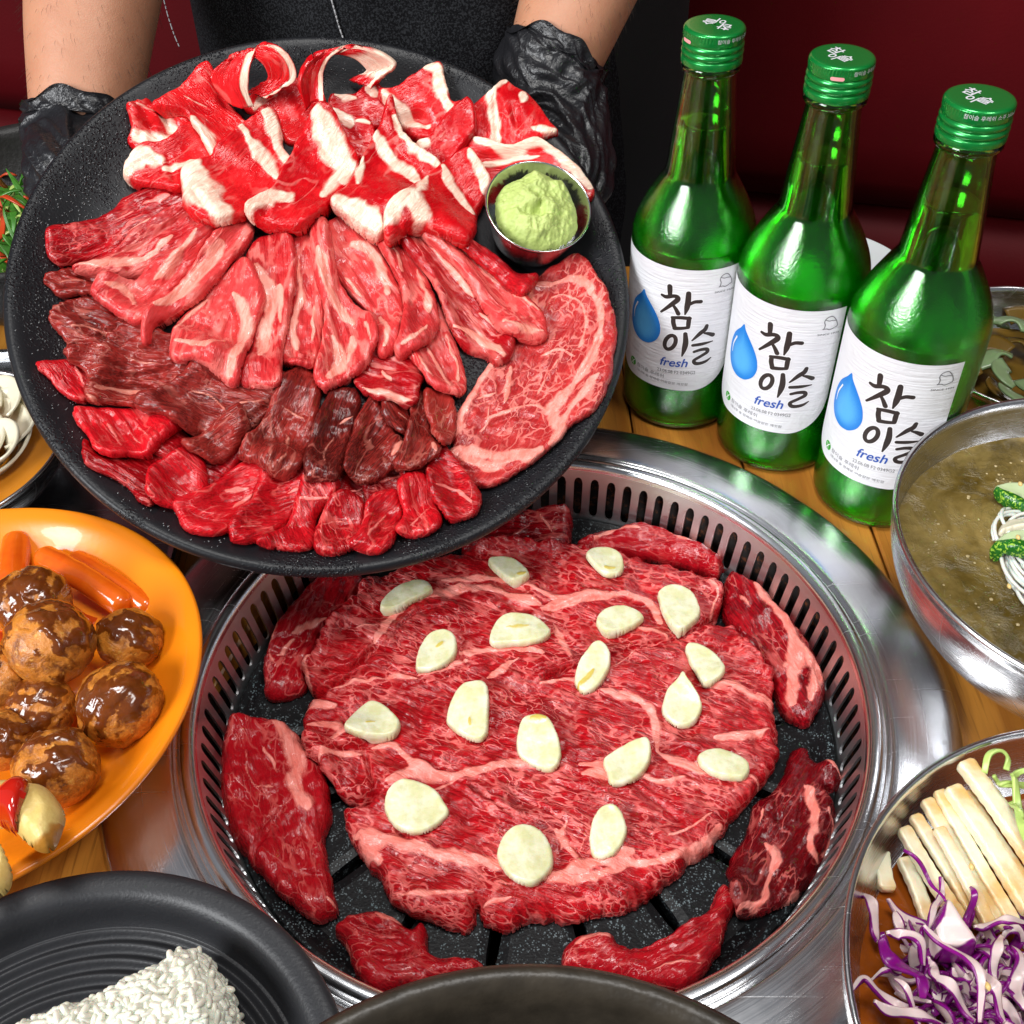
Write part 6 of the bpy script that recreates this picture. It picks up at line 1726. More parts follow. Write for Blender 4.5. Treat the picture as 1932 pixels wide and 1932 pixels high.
# radish and cabbage bowl
RC_ = V([0.2026, 0.1356])
rb_, inn = bowl('pickle_bowl', RC_, 0.060, 0.1027, 0.055, 'bowlsteel', 'steel bowl of radish sticks, purple cabbage and green scallion', 'bowl', lip=0.0018)
zb2 = 0.033
disc('pickle_brine', RC_, zb2, inner_r(inn, zb2) + 0.001, 'brine', label='orange brine at the bottom of the radish and cabbage bowl', cat='brine', ripple=0.0008)
RBED = Bed(horiz(zb2), 0.13, RC_, lambda X, Y: 0.001 + 0.010 * np.clip((Y + 0.01) / 0.05, 0, 1))
def baton(p0, p1, wa, wb, ha, seed, bend=0.0):
    """a crinkle cut stick with a rounded square section from p0 to p1"""
    n_, k_ = 30, 90
    d = p1 - p0
    ln = np.linalg.norm(d)
    d /= ln
    side = np.cross(d, [0, 0, 1.])
    side /= np.linalg.norm(side)
    upv = np.cross(side, d)
    s = np.linspace(0, 1, k_)
    a = np.linspace(0, 2 * np.pi, n_, endpoint=False)
    ca, sa = np.cos(a), np.sin(a)
    sq = (np.abs(ca) ** 11 + np.abs(sa) ** 11) ** (-1 / 11)
    end = np.minimum(1, np.minimum(s, 1 - s) * ln / 0.0010 * 0.25 + 0.75)
    w_ = (wa + (wb - wa) * s) * end
    crk = 1 + 0.035 * np.sin(s * ln / 0.0042 * 2 * np.pi + seed)
    S, A = np.meshgrid(s * ln / 0.006, a, indexing='ij')
    nz = 1 + 0.05 * fbm(S * 0.7 + np.cos(A) * 1.2, np.sin(A) * 1.2 + seed, seed, 3)
    c = p0 + (s * ln)[:, None] * d + (bend * np.sin(np.pi * s))[:, None] * side
    v = c[:, None] + (w_ * crk)[:, None, None] * (ca * sq)[None, :, None] * side * nz[..., None] + (ha * end)[:, None, None] * (sa * sq)[None, :, None] * upv * nz[..., None]
    v = v.reshape(-1, 3)
    i = np.arange(k_ - 1)[:, None] * n_ + np.arange(n_)[None]
    j = np.arange(k_ - 1)[:, None] * n_ + (np.arange(n_)[None] + 1) % n_
    f = np.stack([i, j, j + n_, i + n_], -1).reshape(-1, 4).tolist()
    for e in (0, k_ - 1):
        v = np.concatenate([v, [v[e * n_:(e + 1) * n_].mean(0) + d * (0.0004 if e else -0.0004)]])
        f += [[e * n_ + q, e * n_ + (q + 1) % n_, len(v) - 1][::(1 if e else -1)] for q in range(n_)]
    fa = np.zeros(len(v))
    return v, f, fa


for k, (q0, q1, wz, z0, z1, lab) in enumerate((
        ((600, 840), (640, 1090), 105, 0.005, 0.003, 'short stubby radish stick nearest the left rim of the bowl'),
        ((735, 880), (900, 1290), 95, 0.006, 0.002, 'amber radish stick half under the brine'),
        ((735, 690), (1110, 1290), 100, 0.011, 0.006, 'crinkle cut radish stick with a blunt end at the left of the bundle'),
        ((805, 610), (1220, 1300), 90, 0.013, 0.007, 'radish stick second from the left in the packed bundle'),
        ((880, 510), (1390, 1330), 95, 0.016, 0.008, 'long radish stick with an orange stained end'),
        ((960, 690), (1290, 1320), 85, 0.018, 0.011, 'white thin radish stick lying on top between two longer ones'),
        ((960, 455), (1440, 1290), 90, 0.018, 0.010, 'radish stick left of the widest one in the bundle'),
        ((1040, 430), (1560, 1230), 125, 0.021, 0.013, 'widest radish stick at the middle of the bundle'),
        ((1130, 460), (1600, 1160), 85, 0.018, 0.013, 'low radish stick between the widest and the topmost one'),
        ((1120, 270), (1640, 1000), 125, 0.025, 0.018, 'topmost white radish stick beside the green scallion'),
        ((1230, 380), (1680, 960), 85, 0.019, 0.015, 'radish stick under the topmost one, next to the scallion'))):
    a = onz(*fr('N', [q0])[0], zb2 + z0)
    b = onz(*fr('N', [q1])[0], zb2 + z1)
    hw = wz / 2 / 3.361 * 0.375 / 2100
    v, f, fa = baton(a, b, hw, hw * 1.05, min(hw * 0.75, 0.0045), k + 2, (-1) ** k * 0.0006)
    mk('radish_stick', v, f, M['radish'], attrs={'fat': fa}, label=lab, cat='pickled radish', group='radish sticks in the steel bowl')


def ribbon(P, W2, mat, name, th=0.0012, edgefat=1.0, **pp):
    """a shred: centre line P, side vectors W2 (half width)"""
    n_ = len(P)
    cols = np.linspace(-1, 1, 6)
    T = np.gradient(P, axis=0)
    N = np.cross(T, W2)
    N /= np.linalg.norm(N, axis=1)[:, None] + 1e-12
    top = (P[:, None] + W2[:, None] * cols[None, :, None] + N[:, None] * (th / 2))
    bot = (P[:, None] + W2[:, None] * cols[None, :, None] - N[:, None] * (th / 2))
    dk = 0.75 if pp.get('cat') == 'purple cabbage' and int(abs(P[0, 0] * 1e5)) % 4 == 0 else 0.0
    fa = dk + np.tile(np.where(cols > 0.1, (cols - 0.1) / 0.9, 0) * edgefat + np.where(cols < -0.75, 0.6, 0), (n_, 1))
    a, b = n_, 6
    i = np.arange(a - 1)[:, None] * b + np.arange(b - 1)[None]
    f = np.stack([i, i + 1, i + 1 + b, i + b], -1).reshape(-1, 4)
    k = a * b
    rv = np.concatenate([np.arange(b), np.arange(1, a) * b + b - 1, (a - 1) * b + np.arange(b - 2, -1, -1), np.arange(a - 2, 0, -1) * b])
    r2 = np.roll(rv, -1)
    F = np.concatenate([f, f[:, ::-1] + k, np.stack([rv, rv + k, r2 + k, r2], -1)])
    return mk(name, np.concatenate([top.reshape(-1, 3), bot.reshape(-1, 3)]), F, M[mat], attrs={'fat': np.tile(fa.ravel(), 2)}, **pp)


GC_ = 'purple cabbage shreds in the steel bowl'
cab = [([(735, 840), (860, 930), (940, 1050), (1000, 1170)], 20, 3, 'thin arched cabbage shred reaching up over the radish sticks'),
       ([(970, 1010), (990, 1100), (930, 1200), (890, 1330)], 40, 3, 'pointed deep purple cabbage shred standing beside the white core piece'),
       ([(1170, 1060), (1180, 1150), (1150, 1250), (1140, 1330)], 36, 4, 'upright cabbage shred with a purple tip on the radish sticks'),
       ([(500, 1090), (530, 1180), (560, 1290), (580, 1400)], 60, 1, 'cabbage shred with a white tip at the left wall of the bowl'),
       ([(590, 1400), (640, 1480), (740, 1560), (840, 1650), (860, 1770)], 80, 5, 'broad pale cabbage shred with a wavy purple border'),
       ([(640, 1350), (740, 1340), (830, 1420), (870, 1540)], 60, 6, 'curled pale cabbage shred bending over the broad one'),
       ([(870, 1300), (1000, 1400), (1130, 1520), (1220, 1660), (1240, 1900)], 50, 8, 'long mauve cabbage shred lying diagonally on top of the tangle'),
       ([(1250, 1560), (1290, 1680), (1340, 1780), (1390, 1900)], 60, 7, 'pale cabbage shred with a sesame seed beside it'),
       ([(900, 1600), (1000, 1680), (1100, 1780), (1200, 1900)], 60, 4, 'white cabbage shred below the long mauve one'),
       ([(420, 1700), (480, 1660), (560, 1720), (700, 1780), (830, 1830)], 50, 3, 'cabbage shred looping along the left rim of the bowl'),
       ([(520, 1640), (620, 1610), (740, 1580)], 30, 3, 'thin pink cabbage shred across the left of the tangle'),
       ([(1200, 1300), (1300, 1290), (1400, 1290), (1520, 1260)], 50, 5, 'wavy pink cabbage shred in front of the radish bundle'),
       ([(1380, 1350), (1330, 1450), (1310, 1560), (1350, 1680)], 60, 4, 'dark purple cabbage leaf piece at the right of the tangle'),
       ([(1060, 1560), (1090, 1640), (1140, 1660), (1170, 1590)], 50, 5, 'small hooked cabbage shred under the long mauve one'),
       ([(560, 1780), (700, 1840), (850, 1900), (1000, 1920)], 60, 3, 'dark cabbage shred along the bottom left of the tangle'),
       ([(690, 1640), (760, 1740), (820, 1850), (840, 1960)], 36, 4, 'narrow cabbage shred crossing the bottom of the tangle'),
       ([(900, 1500), (940, 1560), (920, 1640), (980, 1700)], 60, 3, 'folded cabbage shred in the middle of the tangle'),
       ([(1420, 1450), (1480, 1550), (1460, 1700), (1500, 1850)], 70, 3, 'broad reddish cabbage piece against the right edge')]
for pts, wd, lift, lab in cab:
    zl = zb2 + 0.007 + lift * 0.0022
    L = horiz(zl).un(fr('N', pts), 0.0)
    L = catmull(L, 10, False)
    t_ = np.linspace(0, 1, len(L))
    zz_ = zl + 0.0025 * np.sin(t_ * 7 + lift * 2 + wd) - 0.002 * np.abs(t_ - 0.5)
    P = np.c_[L, zz_]
    T = np.gradient(P, axis=0)
    T /= np.linalg.norm(T, axis=1)[:, None]
    side = np.cross(T, [0, 0, 1.])
    hw = wd * 0.66 / 3.361 * 0.36 / 2100 * (1 - 0.6 * np.abs(2 * t_ - 1) ** 3)
    ang = 0.7 * np.sin(t_ * 5 + wd)
    W2 = side * (hw * np.cos(ang))[:, None] + V([0, 0, 1.]) * (hw * np.sin(ang))[:, None]
    ribbon(P, W2, 'cabbage', 'cabbage_shred', label=lab, cat='purple cabbage', group=GC_)
slab(RBED, 'cabbage_core', fr('N', [(925, 1310), (985, 1170), (1020, 1160), (1110, 1285), (1215, 1425), (1110, 1465), (960, 1445)]), 0.010, M['cabbage'], [(fr('N', [(915, 1330), (985, 1170)]), 60 / 3.361, 1), (fr('N', [(960, 1450), (1100, 1470), (1215, 1430)]), 40 / 3.361, 1)], label='white triangular cabbage core piece in the middle of the pickle bowl', cat='purple cabbage', group=GC_, jag=0.0001, lump=0.0006, wr=0, edge=0.002, lift=0.004)
gen = 0
for k in range(240):      # the tangle below, nothing tells these apart
    x, y = RNG.uniform(430, 1500), RNG.uniform(1380, 2150)
    c = horiz(zb2 + 0.004).un(fr('N', [(x, y)]))[0]
    if np.hypot(*(c - RC_)) > 0.074:
        continue
    a0, ln, cv = RNG.uniform(0, 6.28), RNG.uniform(0.012, 0.026), RNG.uniform(-3, 3)
    t_ = np.linspace(-0.5, 0.5, 22)
    an = a0 + cv * t_
    P = np.c_[c[0] + np.cumsum(np.cos(an)) * ln / 22, c[1] + np.cumsum(np.sin(an)) * ln / 22, zb2 + 0.001 + RNG.uniform(0, 0.007) + 0.003 * np.sin(t_ * 6 + k)]
    T = np.gradient(P, axis=0)
    T /= np.linalg.norm(T, axis=1)[:, None]
    side = np.cross(T, [0, 0, 1.])
    hw = RNG.uniform(0.0011, 0.0030) * (1 - 0.7 * np.abs(2 * t_) ** 3)
    ang = RNG.uniform(-1, 1) + np.sin(t_ * 4 + k)
    ribbon(P, side * (hw * np.cos(ang))[:, None] + V([0, 0, 1.]) * (hw * np.sin(ang))[:, None], 'cabbage', 'cabbage_shred', label='small purple cabbage shred in the lower tangle of the pickle bowl', cat='purple cabbage', group='small cabbage shreds of the tangle')
for k, (x, y, lab) in enumerate(((1180, 960, 'sesame seed on the widest radish stick'), (1285, 1725, 'sesame seed on the purple cabbage'))):
    p = onz(*fr('N', [(x, y)])[0], zb2 + [0.030, 0.028][k])
    v, f = lathe(smooth_prof([(0.0001, 0), (0.0008, 0.0008), (0.0009, 0.0018), (0.0002, 0.0030)], 4), 10)
    mk('sesame_seed', v[:, [0, 2, 1]] + p, f, M['sesame'], label=lab, cat='sesame seed', group='sesame seeds on the pickles')
GS = 'curled scallion shreds in the pickle bowl'
for k, (pts, wd, lab) in enumerate((([(1250, 340), (1270, 250), (1340, 225), (1400, 250), (1400, 300)], 46, 'pale scallion ring curling at the top of the pickle bowl'),
                                    ([(1330, 440), (1400, 420), (1480, 400), (1560, 390)], 50, 'flat light green scallion strip beside the topmost radish'),
                                    ([(1430, 400), (1460, 500), (1500, 620), (1530, 760)], 56, 'bright green scallion strip hanging down beside the radish'),
                                    ([(1310, 360), (1380, 390), (1450, 440)], 40, 'short scallion shred inside the pale curl'),
                                    ([(1440, 340), (1490, 310), (1560, 330), (1580, 400)], 46, 'scallion curl at the right edge of the bowl'),
                                    ([(1440, 500), (1450, 580), (1490, 640)], 50, 'yellow green scallion piece pressed to the radish'))):
    zl = zb2 + 0.026 + 0.002 * k % 0.006
    L = catmull(horiz(zl).un(fr('N', pts), 0.0), 10, False)
    t_ = np.linspace(0, 1, len(L))
    P = np.c_[L, zl + 0.003 * np.sin(t_ * 4 + k)]
    T = np.gradient(P, axis=0)
    T /= np.linalg.norm(T, axis=1)[:, None]
    side = np.cross(T, [0, 0, 1.])
    hw = wd / 2 / 3.361 * 0.36 / 2100
    ang = 0.9 * np.sin(t_ * 3 + k)
    ribbon(P, side * (hw * np.cos(ang))[:, None] + V([0, 0, 1.]) * (hw * np.sin(ang))[:, None], 'lime', 'scallion_shred', label=lab, cat='scallion', group=GS)
mk_l = disc('scallion_bed', V([0.262, 0.165]), zb2 + 0.017, 0.022, 'greenleaf', label='dark green scallion leaves under the curls in the pickle bowl', cat='scallion', ripple=0.006)

# bowl at the front
FC = V([-0.0030, 0.0310])
fb_, inn = bowl('stoneware_bowl', FC, 0.088, 0.1085, 0.07, 'stonein', 'dark brown stoneware bowl with black rim at the very front of the table', 'bowl', th=0.006, lip=0.005, steep=2.0)
disc('dark_stew', FC, 0.052, inner_r(inn, 0.052) + 0.001, 'stonein', label='dark broth inside the stoneware bowl at the front', cat='broth')
# salad bowl at the back left
sc_ = onz(60, 375, 0.06)
sb_, inn = bowl('stoneware_bowl', sc_[:2], 0.062, 0.105, 0.06, 'stone', 'black stoneware bowl of scallion salad behind the platter at the left', 'bowl', th=0.006, lip=0.004, steep=2.0)
GL = 'scallion leaves of the salad'
for k in range(60):
    x, y = RNG.uniform(-10, 100), RNG.uniform(330, 520)
    p = onz(x, y, RNG.uniform(0.035, 0.065) - 0.00008 * abs(y - 420))
    if np.hypot(*(p[:2] - sc_[:2])) > 0.085:
        continue
    a0, ln, cv = RNG.uniform(0, 6.28), RNG.uniform(0.018, 0.045), RNG.uniform(-2, 2)
    t_ = np.linspace(-0.5, 0.5, 18)
    an = a0 + cv * t_
    P = np.c_[p[0] + np.cumsum(np.cos(an)) * ln / 18, p[1] + np.cumsum(np.sin(an)) * ln / 18, p[2] + 0.010 * np.sin(t_ * 3 + k)]
    T = np.gradient(P, axis=0)
    T /= np.linalg.norm(T, axis=1)[:, None]
    side = np.cross(T, [0, 0, 1.])
    hw = RNG.uniform(0.0012, 0.0026) * (1 - np.abs(2 * t_) ** 3 * 0.9)
    c_ = ['greenleaf', 'greenleaf', 'lime', 'chiliflake'][k % 4]
    ribbon(P, side * hw[:, None], c_, 'salad_leaf', label={'greenleaf': 'dark green scallion leaf in the salad behind the platter', 'lime': 'pale scallion shred in the salad behind the platter', 'chiliflake': 'red chili coated shred in the salad behind the platter'}[c_], cat='salad leaf', group={'greenleaf': 'dark leaves of the salad', 'lime': 'pale shreds of the salad', 'chiliflake': 'red shreds of the salad'}[c_])
disc('salad_dressing', sc_[:2], 0.030, inner_r(inn, 0.030) + 0.001, 'greenleaf', label='mass of dark leaves at the bottom of the salad bowl', cat='salad', ripple=0.006)

# ribbed plate with rice
PCt = V([-0.1535, 0.1146])
pr = [(0.001, 0.006)]
for r in np.linspace(0.004, 0.0825, 150):
    pr.append((r, 0.0064 + 0.0013 * math.sin(r / 0.0058 * 2 * math.pi)))
pr += smooth_prof([(0.0834, 0.0068), (0.0852, 0.0100), (0.0874, 0.0158), (0.0900, 0.0192), (0.0935, 0.0208), (0.0970, 0.0212), (0.0994, 0.0204), (0.1002, 0.0190), (0.0990, 0.0172), (0.0930, 0.0135), (0.0880, 0.0060), (0.0820, 0.0042), (0.070, 0.0040), (0.0605, 0.0020), (0.060, -0.0053), (0.054, -0.0053), (0.050, 0.0016), (0.001, 0.0016)], 6).tolist()
pr = V(pr) * V([0.983, 1.0]) + V([0.0, 0.0056])
v, f = lathe(pr, 160, (PCt[0], PCt[1], 0.0))
mk('ribbed_plate', v, f, M['ribbed'], label='matte black plate with concentric ridges at the front left', cat='plate')
PLZ = horiz(0.0)
RB = Bed(horiz(0.0), 0.13, PCt, lambda X, Y: 0 * X + 0.0124)
rpx = fr('L', [(60, 1420), (300, 1300), (490, 1235), (700, 1130), (880, 1040), (990, 975), (1060, 955), (1130, 955), (1200, 1010), (1270, 1130), (1320, 1270), (1345, 1420), (1260, 1640), (900, 1850), (300, 1900), (0, 1700)])
rice = slab(RB, 'rice_ball', rpx, 0.026, M['rice'], label='white triangular rice ball on the ribbed black plate', cat='rice', lump=0.0022, wr=0.0006, edge=0.013, step=0.0010)
me = rice.data
vc = np.array([v_.co for v_ in me.vertices])
vn = np.array([v_.normal for v_ in me.vertices])
wv_ = vc + V(rice.location)
cd = CC - wv_
face = (vn * cd).sum(1) / np.linalg.norm(cd, axis=1)
dd = rays(np.zeros((1, 2)))
zc = (wv_ - CC) @ CF
pu, pvv = 966 + FPX * ((wv_ - CC) @ CR) / zc, 966 - FPX * ((wv_ - CC) @ CU) / zc
vis = np.nonzero((face > -0.1) & (pvv < 1990) & (pu > -30))[0]
gp, gf = lathe(smooth_prof([(0.0001, -0.0030), (0.0009, -0.0024), (0.00125, -0.0008), (0.00125, 0.0009), (0.0009, 0.0023), (0.0001, 0.0029)], 3), 10)
gm = bpy.data.meshes.new('rice_grain')
gm.from_pydata(gp.tolist(), [], gf.tolist())
gm.polygons.foreach_set('use_smooth', np.ones(len(gm.polygons), bool))
gm.materials.append(M['rice'])
RNG.shuffle(vis)
chosen, cpos = [], np.zeros((0, 3))
for i in vis:
    if len(cpos) == 0 or np.min(((cpos - vc[i]) ** 2).sum(1)) > 0.0018 ** 2:
        chosen.append(i)
        cpos = np.concatenate([cpos, vc[i][None]])
rest_v, rest_f = [], []
for k, i in enumerate(chosen):
    nrm_ = Vector(vn[i])
    q = nrm_.to_track_quat('Z', 'Y') @ Quaternion((0, 0, 1), RNG.uniform(0, 6.28)) @ Quaternion((1, 0, 0), math.radians(90 + RNG.normal(0, 22)))
    p = Vector(vc[i]) + nrm_ * RNG.uniform(-0.0010, 0.0001)
    sc = RNG.uniform(0.85, 1.12)
    if k < 300:
        o = bpy.data.objects.new('rice_grain', gm)
        COL.objects.link(o)
        o.parent = rice
        o.location, o.rotation_mode, o.rotation_quaternion, o.scale = p, 'QUATERNION', q, (sc, sc, sc)
    else:
        mt = np.array(q.to_matrix())
        rest_v.append(gp * sc @ mt.T + V(p) + V(rice.location))
        rest_f.append(gf)
if rest_v:
    v, f = join(list(zip(rest_v, rest_f)))
    mk('rice_grains', v, f, M['rice'], rice, kind='stuff')

# ------------------------------------------------------------------ orange plate with rice cakes and fried balls
OC = V([-0.2446, 0.2975])
RO = 0.1075
pr = smooth_prof([(0.001, 0.013), (0.05, 0.013), (0.066, 0.0136), (0.078, 0.017), (0.092, 0.027), (0.1000, 0.0335), (0.1040, 0.0356), (0.1072, 0.0362), (0.1082, 0.0345), (0.1060, 0.0325), (0.092, 0.0235), (0.074, 0.0125), (0.062, 0.0085), (0.058, 0.0004), (0.054, 0.0004), (0.052, 0.0085), (0.001, 0.009)], 6)
v, f = lathe(pr, 160, (OC[0], OC[1], 0.0))
mk('orange_plate', v, f, M['orange'], label='round bright orange plate of rice cakes and glazed fried balls', cat='plate')


def oz(f, x, y, z):
    return onz(*fr(f, [(x, y)])[0], z)


GT_ = 'sauced rice cakes on the orange plate'
for p0, p1, r, z0, z1, lab in (((95, 300), (60, 740), 0.0072, 0.026, 0.022, 'thick red orange rice cake standing at the left edge'),
                              ((440, 400), (840, 660), 0.0054, 0.024, 0.021, 'darker rice cake lying behind the pale orange one'),
                              ((265, 385), (690, 640), 0.0064, 0.028, 0.024, 'pale orange rice cake lying in front of the darker one')):
    a, b = oz('K', *p0, z0), oz('K', *p1, z1)
    v, f = capsule(a, b, r, 24, 7, (0, 0, 0.002))
    v += 0.0002 * np.stack([fbm(v[:, 0] * 300, v[:, 1] * 300 + v[:, 2] * 500, 3)] * 3, -1)
    mk('rice_cake', v, f, M['tteok'], label=lab, cat='rice cake', group=GT_)
disc('red_sauce', oz('K', 480, 600, 0.0150)[:2] + V([-0.02, 0.0]), 0.0142, 0.034, 'sauce', label='pool of red orange sauce under the rice cakes', cat='sauce', ripple=0.0006, edge_up=-0.0012)


def ball(c, r, seed, label, sx):
    nlat, nlon = 56, 80
    th = np.linspace(0.001, np.pi - 0.001, nlat)[:, None]
    ph = np.linspace(0, 2 * np.pi, nlon, endpoint=False)[None]
    d = np.stack([np.sin(th) * np.cos(ph), np.sin(th) * np.sin(ph), np.cos(th) + 0 * ph], -1)
    tilt = Quaternion(V([math.cos(sx), math.sin(sx), 0]), 0.5).to_matrix()
    n1 = fbm(d[..., 0] * 2.6 + seed, d[..., 1] * 2.6 + d[..., 2] * 2.1, seed, 4)
    n2 = fbm(d[..., 0] * 8 + d[..., 2] * 5, d[..., 1] * 8 - d[..., 2] * 6, seed + 9, 3)
    u_ = d[..., 0] * math.cos(seed) + d[..., 1] * math.sin(seed)
    w_ = -d[..., 0] * math.sin(seed) + d[..., 1] * math.cos(seed)
    if 'striped' in label:
        pat = 0.25 + np.sin(w_ * 15 + 2.2 * n1)                    # parallel stripes
    elif seed % 3 == 1 or 'swirled' in label:
        pat = np.sin(6.5 * np.hypot(u_, w_ * 1.3) + np.arctan2(w_, u_) + 2.5 * n1)   # swirl
    else:
        pat = 1.6 * n1 + np.sin(u_ * 5 + n1 * 3)
    sau = np.clip(0.33 + 0.24 * pat + 0.60 * (d[..., 2] - 0.40) + 0.85 * n1, 0, 1)
    rr_ = r * (0.985 + 0.075 * n1 + 0.022 * n2 + 0.028 * np.clip(sau * 2.4 - 0.9, 0, 1))
    p = d * rr_[..., None] * V([1, 1, 0.93])
    p = p @ np.array(tilt).T + c
    v = p.reshape(-1, 3)
    i = np.arange(nlat - 1)[:, None] * nlon + np.arange(nlon)[None]
    j = np.arange(nlat - 1)[:, None] * nlon + (np.arange(nlon)[None] + 1) % nlon
    f = np.stack([i, i + nlon, j + nlon, j], -1).reshape(-1, 4)
    mk('fried_ball', v, f, M['ball'], attrs={'fat': sau.ravel()}, label=label, cat='fried ball', group='glazed fried balls on the orange plate')


for x, y, r, z, lab in ((190, 650, 0.0175, 0.034, 'fried ball behind the topmost big one, under the rice cakes'),
                        (735, 845, 0.0150, 0.0300, 'fried ball with a dark collar of glaze next to the rice cakes'),
                        (285, 870, 0.0190, 0.046, 'largest fried ball on top of the heap with dark swirled glaze'),
                        (680, 1215, 0.0182, 0.0330, 'striped fried ball with shiny glaze nearest the right rim of the plate'),
                        (235, 1240, 0.0145, 0.0300, 'fried ball squeezed low between the largest and the striped one'),
                        (-10, 1080, 0.0150, 0.036, 'fried ball cut by the left edge beside the largest one'),
                        (10, 1420, 0.0130, 0.032, 'dark fried ball cut by the left edge above the potato wedge'),
                        (320, 1580, 0.0172, 0.0330, 'fried ball with patchy glaze right behind the potato wedge')):
    ball(oz('K', x, y, z), r, int(abs(x) + y) % 50, lab, y * 0.01)
OB = Bed(horiz(0.0), 0.12, OC, lambda X, Y: np.interp(np.hypot(X, Y), pr[:40, 0], pr[:40, 1]))
wedge = slab(OB, 'potato_wedge', fr('L', [(-160, -60), (-40, -100), (80, -70), (180, 0), (290, 85), (365, 180), (388, 270), (335, 425), (270, 452), (200, 420), (100, 322), (0, 250), (-160, 160)]), 0.012, M['potato'], [(fr('L', [(60, 330), (200, 440), (320, 440), (385, 300)]), 40 / 3.024, 1)], label='pale fried potato wedge with ketchup at the left edge of the plate', cat='potato wedge', lift=0.020, lump=0.0008, wr=0.0002, jag=0.0001, edge=0.006)
slab(OB, 'ketchup', fr('L', [(-60, 110), (0, 60), (60, 12), (120, -10), (165, 25), (172, 100), (135, 200), (95, 262), (50, 262), (0, 225), (-60, 185)]), 0.005, M['ketchup'], label='red ketchup dollop on the potato wedge', cat='ketchup', lump=0.0006, wr=0, jag=0.0001, edge=0.004, h0=0.060)
slab(OB, 'potato_wedge', fr('L', [(-90, 360), (0, 370), (42, 440), (46, 540), (5, 620), (-90, 640)]), 0.010, M['potato'], label='browned potato wedge peeking in at the lower left rim of the plate', cat='potato wedge', lift=0.006, lump=0.0008, wr=0.0002, jag=0.0004, edge=0.005)

# ------------------------------------------------------------------ dishes at the edges of the table
tx = V([onz(-40, 664, 0.006)[1], onz(330, 1085, 0.006)[1]])
x0, x1, y0, y1 = -0.52, -0.172, 0.388, float(tx[0])
g0 = 0.0012
tv_ = []
ins_ = [(0.0, 0.0006), (0.0, 0.0075), (0.0015, 0.0085), (0.004, 0.0080), (0.007, 0.0026), (0.02, 0.0022), (0.06, 0.0022)]
for e, z in ins_:
    tv_ += [(x0 + e, y0 + e, z), (x1 - e, y0 + e, z), (x1 - e, y1 - e, z), (x0 + e, y1 - e, z)]
tf_ = [[4 * k + i, 4 * k + (i + 1) % 4, 4 * k + 4 + (i + 1) % 4, 4 * k + 4 + i] for k in range(len(ins_) - 1) for i in range(4)] + [[4 * len(ins_) - 4 + i for i in range(4)]]
mk('steel_tray', tv_, tf_, M['tray'], smooth=False, label='scratched rectangular steel tray under the onion bowl at the left', cat='tray')
oc_ = V([-0.305, 0.452])
ob_, inn = bowl('onion_bowl', oc_, 0.036, 0.068, 0.035, 'bowlsteel', 'steel bowl of sliced onions in amber sauce at the left edge', 'bowl', foot=0.004)
disc('onion_sauce', oc_, 0.026, inner_r(inn, 0.026) + 0.001, 'onionsauce', label='amber soy sauce around the sliced onions', cat='sauce')
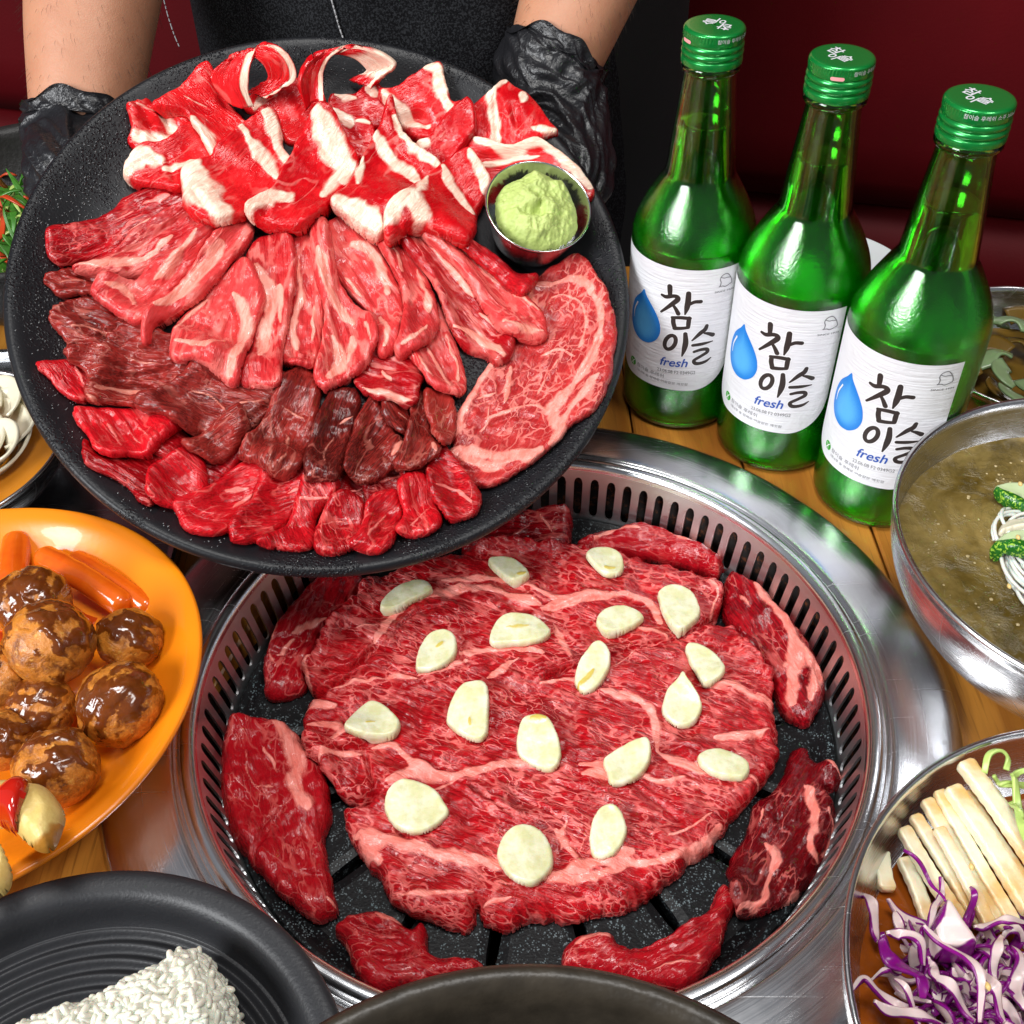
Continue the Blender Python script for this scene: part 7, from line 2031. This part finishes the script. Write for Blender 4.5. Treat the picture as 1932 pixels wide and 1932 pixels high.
for k, (dx, dy, r, a0, a1, zt, lab) in enumerate(((0.010, 0.010, 0.034, -1.4, 1.6, 0.030, 'outer onion arc nearest the platter'), (0.004, 0.006, 0.028, -1.6, 1.3, 0.032, 'second onion arc from the platter'), (0.0, 0.0, 0.021, -1.9, 1.2, 0.033, 'inner curved onion slice in the amber sauce'),
                                               (-0.006, 0.030, 0.030, 0.2, 2.6, 0.033, 'wide onion slice at the back of the onion bowl'), (0.012, -0.016, 0.020, -1.0, 1.2, 0.034, 'white ragged onion piece at the front of the onion bowl'), (0.0, 0.018, 0.020, 0.4, 3.0, 0.036, 'upper onion slice with a violet tint'), (0.022, 0.022, 0.024, -0.9, 1.8, 0.0345, 'onion slice lying against the platter side of the bowl'), (0.026, 0.002, 0.016, -1.5, 1.5, 0.0355, 'short thick onion arc under the platter rim'), (0.018, 0.036, 0.016, -0.6, 2.6, 0.037, 'small pale onion curl at the far side of the bowl'))):
    t_ = np.linspace(a0, a1, 30)
    P = np.c_[oc_[0] + dx + r * np.cos(t_), oc_[1] + dy + r * np.sin(t_), zt + 0.002 * np.sin(t_ * 2)]
    side = np.c_[np.cos(t_), np.sin(t_), np.full(30, 1.1)] * (0.0042 * (1 - 0.5 * np.abs(np.linspace(-1, 1, 30)) ** 3))[:, None]
    ribbon(P, side, 'onion', 'onion_slice', th=0.0016, label=lab, cat='onion', group='onion slices in amber sauce')
hc_ = onz(1945, 668, 0.036)[:2]
hb_, inn = bowl('pepper_bowl', hc_, 0.040, 0.060, 0.034, 'bowlsteel', 'steel bowl of pickled green peppers at the right edge behind the noodles', 'bowl')
disc('pepper_brine', hc_, 0.018, inner_r(inn, 0.018) + 0.001, 'pickledark', label='dark soy brine in the pickled pepper bowl', cat='brine')
for k in range(30):
    a, r = k * 2.4, 0.006 + 0.0014 * k
    p = V([hc_[0] + r * math.cos(a), hc_[1] + r * math.sin(a), 0.026 + 0.004 * (k % 3)])
    t_ = np.linspace(-0.5, 0.5, 16)
    an = a + 1.2 + 2.2 * t_
    P = np.c_[p[0] + np.cumsum(np.cos(an)) * 0.0016, p[1] + np.cumsum(np.sin(an)) * 0.0016, p[2] + 0.003 * np.cos(t_ * 3)]
    T = np.gradient(P, axis=0)
    T /= np.linalg.norm(T, axis=1)[:, None]
    side = np.cross(T, [0, 0, 1.])
    ribbon(P, side * 0.0050 + V([0, 0, 0.002]) * ((-1) ** k), 'pickle' if k % 3 else 'pickledark', 'pepper_slice', th=0.0014, label='pickled green pepper slice in the bowl at the right edge' if k % 3 else 'brown soaked pepper slice in the bowl at the right edge', cat='pickled pepper', group='green pickled pepper slices' if k % 3 else 'brown pickled pepper slices')
wc = onz(1640, 470, 0.02)[:2]
wp2 = smooth_prof([(0.001, 0.004), (0.05, 0.004), (0.062, 0.008), (0.078, 0.0175), (0.0800, 0.0182), (0.0802, 0.0168), (0.063, 0.0058), (0.050, 0.0006), (0.001, 0.0006)], 5)
v, f = lathe(wp2 * V([0.75, 1.0]), 96, (0.196, 0.600, 0.012))
mk('white_plate', v, f, M['white'], label='white plate behind the bottles at the back of the table', cat='plate')
